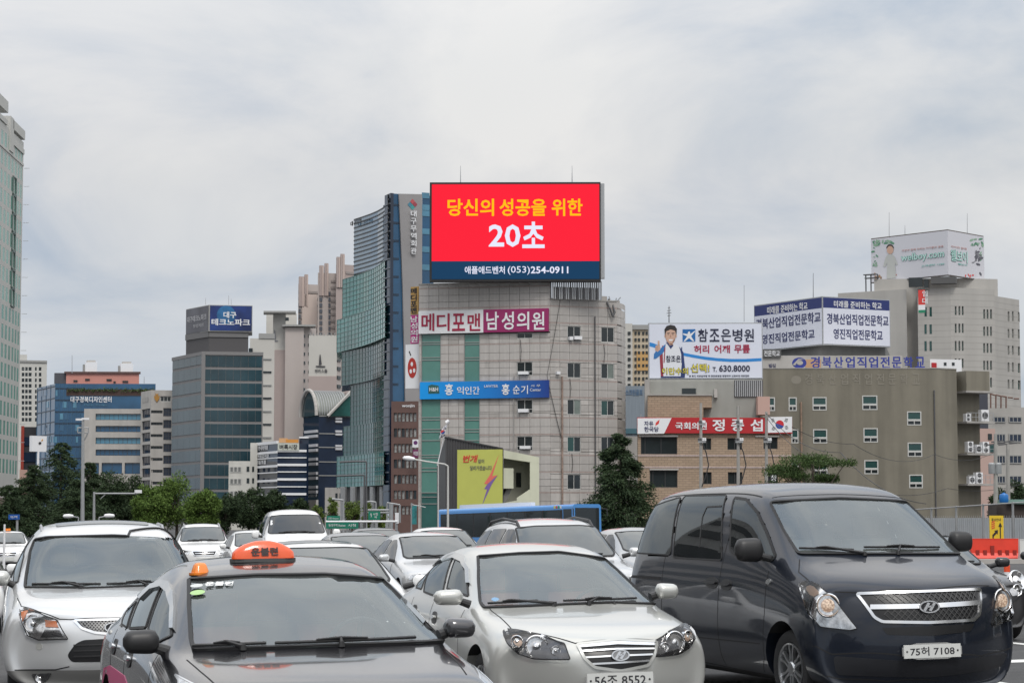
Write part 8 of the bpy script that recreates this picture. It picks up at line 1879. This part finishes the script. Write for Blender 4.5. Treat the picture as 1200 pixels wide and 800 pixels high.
def traffic(kind, name, label, D, pxc, psi, paint, sw=1, sl=1, sz=1, group='queued cars behind the front row', glassm=None, rails=False, roof=None, sub=2, rear=False, lens='oval', gz=None):
    """pxc: photo column of the windscreen top centre"""
    K = KIT[kind]; st = scaled(K['st'], sw, sl, sz); ar = [(y*sl, z, r_*1.0, w) for (y, z, r_, w) in K['arch']]
    me = body_mesh(st, sub=sub, arches=ar); yw = (2.0 if kind != 'van' else 1.75)*sl
    p = at(pxc, 620, D + yw); x = p.x + yw*math.sin(R(psi)); y = D
    c = Car(name, label, 'car' if kind != 'van' else 'van', x, y, psi, me, paint, group); g_ = glassm or GLC
    fz = lambda pts: [c.hit(Vector((q[0]*sw, -2, q[1]*sz)), Vector((0, 1, 0)))[0] for q in pts]
    P = roundc(fz(K['ws']), .04, 3); c.patch('windscreen', P, (0, 1, 0), g_, .010, .01, .09); c.ribbon('window_seal', [P], (0, 1, 0), RUB, .03, .013, closed=True, parent=c.body)
    for w in K['side']:
        P = roundc([c.hit(Vector((-1.2, q[0]*sl, q[1]*sz)), Vector((1, 0, 0)))[0] for q in w], .04, 2); c.patch('side_window', P, (1, 0, 0), GLS, .008, .01, .10, mirror=True)
    P = roundc(fz(K['hl']), .02, 2); hs_ = c.patch('headlight', P, (-.3, 1, 0), LHOUSE, .008, .01, .05, mirror=True)
    q = fz([K['lens']])[0]; reflectors(c, hs_, q, .07)
    P = roundc(fz(K['gr']), .03, 2); gr = c.patch('grille', P, (0, 1, 0), GRB, .008, .01, .07)[0]; c.ribbon('grille_frame', [P], (0, 1, 0), CHR, .03, .014, parent=gr, closed=True)
    zm = (K['gr'][0][1] + K['gr'][2][1])/2; c.ribbon('grille_bar', [fz([(-.30, zm), (0, zm), (.30, zm)])], (0, 1, 0), CHR, .02, .014, parent=gr)
    c.patch('lower_intake', roundc(fz(K['lo']), .03, 2), (0, 1, 0), GRB, .008, .01, .09)
    h, n = c.hit(Vector((0, -2, K['pl']*sz)), Vector((0, 1, 0))); b = MB(); b.box(-.26, .26, -.02, .012, -.055, .055, Matrix.Translation(h + Vector((0, -.01, 0)))); b.build('number_plate', mat('plate_white', (.62, .63, .61), .45), c.root)
    mx, my, mz = K['mir']; mp_ = TRIM if paint in (DKG,) and kind == 'van' else paint
    for s_ in (-1, 1): mirror(c, 'm', (s_*mx*sw, my*sl, mz*sz), (s_*(mx+.20)*sw, my*sl-.04, mz*sz), .14 if kind != 'van' else .24, .13, mp_, arm=(s_*(mx-.10)*sw, my*sl+.02, mz*sz-.06))
    for s_ in (-1, 1):
        for (wy, wz, wr, _) in ar: wheel(c, s_*(.73 if kind == 'sedan' else .80)*sw, wy, K['wh'], K['wh']+.005, .2, 5, s_)
    c.ribbon('panel_line', [sd3(c, [(1.6*sl, .9*sz), (1.56*sl, .6), (1.62*sl, .32)]), sd3(c, [(2.55*sl, .9*sz), (2.56*sl, .6), (2.55*sl, .32)])], LEFT, GAP, .012, .002, mirror=True)
    w0 = c.hit(Vector((-.5*sw, -2, K['ws'][0][1]*sz + .02)), Vector((0, 1, 0)))[0]; w1 = c.hit(Vector((.0, -2, K['ws'][0][1]*sz + .03)), Vector((0, 1, 0)))[0]; w2 = c.hit(Vector((.5*sw, -2, K['ws'][0][1]*sz + .02)), Vector((0, 1, 0)))[0]
    wiper(c, w0, w1, w1 + Vector((-.05, 0, -.02))); wiper(c, w1, w2, w1 + Vector((.3, 0, -.02)))
    if rails:
        for s_ in (-1, 1):
            b = MB(); P = [(c.bvh.ray_cast(Vector((s_*.58*sw, yy*sl, 4)), Vector((0, 0, -1)))[0] or Vector((s_*.6, yy, 1.6))) + Vector((0, 0, z)) for yy, z in ((2.15, -.01), (2.35, .05), (3.2, .055), (4.0, .05), (4.2, -.01))]; b.path(P, .022, 8); b.build('roof_rail', TRIM if rails == 2 else mat('rail_silver', (.4, .4, .41), .3, .8), c.root, True)
    if roof: P = roundc([top3(c, [q])[0] for q in [(-.42, 2.45*sl), (.42, 2.45*sl), (.42, 3.2*sl), (-.42, 3.2*sl)]], .05, 2); c.patch('sunroof', P, (0, 0, -1), glass('sunroof_glass', (.10, .11, .11), .08), .006, .01, .10)
    return c
TG_ = 'queued cars behind the front row'
c = traffic('sedan', 'white_sedan', 'white topped sedan with a dark sunroof directly behind the taxi', 22.4, 379, 13, WHP, 1.03, 1.05, 1.0, roof=True, sub=3)
c = traffic('suv', 'silver_suv', 'silver sport utility car with dark roof rails directly behind the central silver saloon', 30.5, 657, 14, PALESIL, .95, .95, .975, rails=2, sub=3)
c = traffic('sedan', 'silver_sedan', 'pale silver sedan left of centre with its whole windscreen in view behind the taxi', 38.5, 508, 15, PALESIL, 1.0, 1.0, 1.0, sub=3)
traffic('sedan', 'grey_sedan', 'mid grey sedan half hidden between the taxi sign and the pale silver sedan', 42, 426, 13, GREYP, 1.05, 1.05, 1.0)
traffic('sedan', 'dark_sedan', 'dark roofed sedan farthest back above the mid grey sedan', 60, 446, 13, DKG, 1.04, 1.05, 1.02)
traffic('sedan', 'white_sedan', 'pearl white sedan roof rising just behind the pale silver sedan', 52, 523, 14, WHP, 1.0, 1.0, 1.03)
traffic('sedan', 'silver_sedan', 'silver sedan half hidden behind the rear corner of the dark minivan', 43, 757, 16, MIDSIL, 1.0, 1.0, 1.0)
traffic('van', 'white_van', 'white high roofed van with a dark windscreen in the queue left of centre', 60, 347, 9, WHP, 1.0, 1.0, 1.035, glassm=GLS)
c = traffic('sedan', 'camouflaged_sedan', 'white sedan with grey speckled camouflage wrap on its front flank beside the white van', 64, 300, 13, WHP, 1.0, 1.0, 1.0)
wr = random.Random(4); pts = [(.5, .5), (1.4, .45), (2.2, .5), (2.4, .82), (1.6, .84), (.7, .74)]
P = roundc([c.hit(Vector((-1.2, q[0], q[1])), Vector((1, 0, 0)))[0] for q in pts], .05, 2); mw = mat('camouflage_wrap', (.40, .40, .40), .5, noise=.85, nscale=9); c.patch('wrap', P, (1, 0, 0), mw, .006, .004, .08)
traffic('suv', 'white_suv', 'white sport utility car with roof rails in front of the bright green trees', 70, 238, 10, WHP, .97, .95, .98, rails=1)
c = traffic('sedan', 'white_taxi', 'tiny white sedan with an orange roof lamp at the far left edge', 80, 10, 12, WHP, 1, 1, 1)
b = MB(); b.prism(chaikin([(-.1, -.06), (.1, -.06), (.1, .06), (-.1, .06)], 1), 1.45, 1.54, Matrix.Translation((0, 2.6, 0))); b.build('roof_lamp', mat('beacon_orange', (.8, .22, .02)), c.root)
traffic('sedan', 'white_sedan', 'white car of which only the front corner shows beside the silver off roader mirror', 34, -56, 12, WHP, 1, 1, 1.0)
c = traffic('sedan', 'black_hatchback', 'small black car with big round headlights peeking out behind the minivan', 28, 1082, 15, DKG, .92, .90, .98)
q = c.hit(Vector((.62, -2, .76)), Vector((0, 1, 0)))[0]
for s_ in (-1, 1):
    n = Vector((s_*.35, -1, .45)).normalized(); M_ = align(n, Vector((s_*.62, q.y, q.z)) + n*.01); b = MB(); b.lathe([(.135, -.03), (.14, .02), (.125, .03), (.11, .02), (.07, .0), (.04, .005), (.001, .012)], 28, M_); b.build('round_headlight', mat('reflector_chrome', (.8, .8, .8), .1, 1.0), c.root, True)
# car seen from behind at the right edge
c = traffic('sedan', 'dark_sedan', 'dark car with a red tail lamp cut by the right edge', 31, 1282, -9, DKG, 1, 1, 1.0)
P = roundc([c.hit(Vector((-.9, 0, z)), Vector((0, 1, 0)))[0] if False else c.px([q])[0] for q, z in (((1196, 676), 1), ((1203, 675), 1), ((1203, 691), 1), ((1196.5, 690), 1))], .02, 2); c.patch('side_lamp', P, (.2, 1, 0), REDL, .01, .01, .04)
# city bus ---------------------------------------------------------------------------
bus = empty('city_bus', (0, 0, 0), 0, 'blue city bus with white roof units crossing behind the cars', 'bus', None)
A, C_ = at(514, HOR, 162), at(672, HOR, 150); E_ = at(710, HOR, 151.6)
u_ = (C_ - A); u_.z = 0; Lb = u_.length; u_.normalize(); w_ = (E_ - C_); w_.z = 0; w_.normalize()
yaw = math.atan2(u_.y, u_.x); bus.location = (A.x, A.y, GZ); bus.rotation_euler = (0, -R(1.2), yaw)
BLP = mat('bus_blue', (.055, .235, .56), .3, 0, .7); BWID = 2.5
def sec(z0, z1, name, m, y0=0, y1=BWID, x0=0, x1=None, rr=.0):
    b = MB(); b.box(x0, Lb if x1 is None else x1, y0, y1, z0, z1); return b.build(name, m, bus)
H1 = at(600, 597, 155).z - GZ + .05
b = MB(); rc = .22; prof = [(0, .35), (0, H1-rc)] + [(rc - rc*math.cos(t*math.pi/10), H1 - rc + rc*math.sin(t*math.pi/10)) for t in range(1, 6)] + [(BWID - rc + rc*math.sin(t*math.pi/10), H1 - rc + rc*math.cos(t*math.pi/10)) for t in range(0, 6)] + [(BWID, .35)]
b.prism(prof, 0, Lb, Matrix(((0, 0, 1, 0), (1, 0, 0, 0), (0, 1, 0, 0), (0, 0, 0, 1)))); b.build('body', BLP, bus, True)
for i in range(7): b = MB(); b.box(.4 + i*(Lb-1.6)/7, .4 + (i+.93)*(Lb-1.6)/7, -.015, .02, 1.15, H1-.42); b.build('side_window', DARKG, bus)
b = MB(); b.box(.3, Lb-1.1, -.01, .015, 1.08, H1-.36); b.build('window_band', INK, bus)
b = MB(); b.box(Lb-.02, Lb+.03, .2, BWID-.2, 1.0, H1-.25); b.build('windscreen', glass('bus_glass', (.015, .02, .022), .05), bus)
b = MB(); b.box(Lb-1.0, Lb-.15, -.02, .02, .5, H1-.32); b.build('door', glass('bus_glass', (.015, .02, .022), .05), bus)
b = MB(); b.prism(chaikin([(1.2, .5), (Lb*.62, .5), (Lb*.62, 2.0), (1.2, 2.0)], 2), H1, H1+.28); b.build('roof_unit', WHITE, bus, True)
for k, cc in enumerate(((.6, .55, .1), (.6, .1, .05), (.05, .3, .1), (.7, .7, .7))): b = MB(); b.box(Lb-2.0+k*.22, Lb-1.86+k*.22, -.02, .0, H1-.26, H1-.08); b.build('stripe', mat('bus_stripe_%d' % k, cc, .5), bus)
for x in (2.2, Lb-2.6):
    for yy in (.0, BWID-.28):
        b = MB(); b.lathe([(.001, 0), (.46, 0), (.48, .05), (.48, .23), (.46, .28), (.001, .28)], 24, Matrix.Translation((x, yy-.02, .48)) @ Matrix.Rotation(-math.pi/2, 4, 'X')); b.build('wheel', mat('rubber', (.018, .018, .019), .75), bus, True)
for s_ in (0, 1): b = MB(); b.path([(Lb, s_*BWID, H1-.3), (Lb+.35, s_*BWID + (.25 if s_ else -.25), H1-.35), (Lb+.35, s_*BWID + (.25 if s_ else -.25), H1-.8)], .035, 6); b.build('mirror', INK, bus)
# ==== buildings and trees added beside the viewpoint to darken car reflections, otherwise unseen
def side_block(label, x, y, w, d, h, m, gl):
    B = building('added_building', label, None, group='buildings added outside the view for car reflections')
    f = Facade(Vector((x, y + d, 0)), Vector((x, y, 0)), B) if x < 0 else Facade(Vector((x, y, 0)), Vector((x, y + d, 0)), B)
    b = MB(); b.box(x - w if x < 0 else x, x if x < 0 else x + w, y, y + d, -.5, h); b.build('wall', m, B)
    sgn = 1 if x < 0 else -1
    for k in range(int(h/3.5)):
        z = 1.2 + 3.5*k; b = MB(); b.box(min(x, x + sgn*.15), max(x, x + sgn*.15), y + .8, y + d - .8, z, z + 1.7); b.build('window_band', gl, B)
    for k in range(int(h/3.5)):
        z = 1.2 + 3.5*k; b = MB(); b.box(x - w + .8 if x < 0 else x + .8, x - .8 if x < 0 else x + w - .8, y - .15, y, z, z + 1.7); b.build('window_band', gl, B)
SB = [(-38, -30, 22, 26, 18, CONCL, 'added pale roadside office left behind the viewpoint'), (-40, 4, 20, 24, 24, BR, 'added brown roadside office left of the viewpoint'), (-42, 36, 18, 26, 16, CONC, 'added grey roadside shop block left of the queue'), (-52, 70, 20, 30, 26, TILE, 'added beige roadside block left of the queue, further on'), (-78, 110, 22, 40, 20, CONC, 'added grey roadside block left beyond the queue'),
      (46, -30, 20, 30, 14, CONCL, 'added pale roadside office right behind the viewpoint'), (48, 8, 20, 34, 18, REND, 'added taupe roadside office right of the viewpoint'), (60, 60, 20, 40, 12, CONC, 'added grey low block right of the site')]
for (x, y, w, d, h, m_, lab) in SB: side_block(lab, x, y, w, d, h, m_, DARKG)
for i, (x, y) in enumerate(((-31, 2), (-32, 16), (-33, 30), (-35, 45), (-38, 60), (-42, 76), (-30, -14), (40, 14), (41, 32))):
    r_ = bpy.data.objects.get('broadleaf_tree'); src = r_; o = src.copy(); COL.objects.link(o); o.location = (x, y, 0); o.rotation_euler = (0, 0, i*1.3); o.scale = (1, 1, .8 + .06*(i % 4))
    o['label'] = 'added roadside tree, %s of the row %s the street outside the view' % (('first', 'second', 'third', 'fourth', 'fifth', 'sixth', 'rearmost', 'nearer', 'farther')[i], 'left of' if x < 0 else 'right of'); o['group'] = 'row of trees added outside the view for car reflections'
    for ch in src.children: c2 = ch.copy(); COL.objects.link(c2); c2.parent = o
# ------------------------------------------------------------------ ground
def ground():
    gz = lambda y: -.8*max(0, min(1, (y-75)/40))
    xs = [-6000, -400, -100, -40, -14, -7, 0, 7, 14, 40, 100, 400, 6000]; ys = [-300, -40, 0, 40, 75, 85, 95, 105, 115, 140, 200, 400, 1500, 9000]
    V = [(x, y, car_floor_z(x) + gz(y)) for y in ys for x in xs]; n = len(xs)
    F = [(j*n+i, j*n+i+1, (j+1)*n+i+1, (j+1)*n+i) for j in range(len(ys)-1) for i in range(n-1)]
    o = mk('road', V, F, mat('asphalt', (.055, .055, .056), .85, noise=.25, nscale=1.5, bump=.3, bscale=60)); tag(o, kind='structure'); return o
ground()
# pale dusty construction strip and lane markings on the right
def sheet(name, pts, z, m): 
    V = [Vector((x, y, car_floor_z(x) + z)) for x, y in pts]; o = mk(name, V, [tuple(range(len(V)))], m); tag(o, kind='structure'); return o
sheet('site_ground', [(10.6, 50), (60, 50), (60, 74), (14.5, 74)], .004, mat('dusty_ground', (.26, .235, .205), .95, noise=.25, nscale=.6, bump=.6, bscale=4))
WP = mat('road_paint', (.70, .70, .68), .7, noise=.1, nscale=4)
H_ = Vector((math.sin(R(15)), -math.cos(R(15)), 0)); Nn_ = Vector((math.cos(R(15)), math.sin(R(15)), 0)); o0 = Vector((.82, 17.4, 0)) - Nn_*1.62
for k in (-2, -1, 0, 1, 2, 3):
    for j in range(-3, 9):
        a = o0 + Nn_*(3.22*k + .0) - H_*(j*8.0); 
        if k == 3 : 
            pass
        pts = [a - Nn_*.075, a + Nn_*.075, a + Nn_*.075 - H_*3.2, a - Nn_*.075 - H_*3.2]; sheet('lane_marking', [(p.x, p.y) for p in pts], .004, WP)
sheet('stop_line', [((o0 + Nn_*q + H_*r).x, (o0 + Nn_*q + H_*r).y) for q, r in ((6.6, -6.0), (14, -6.0), (14, -5.6), (6.6, -5.6))], .004, WP)
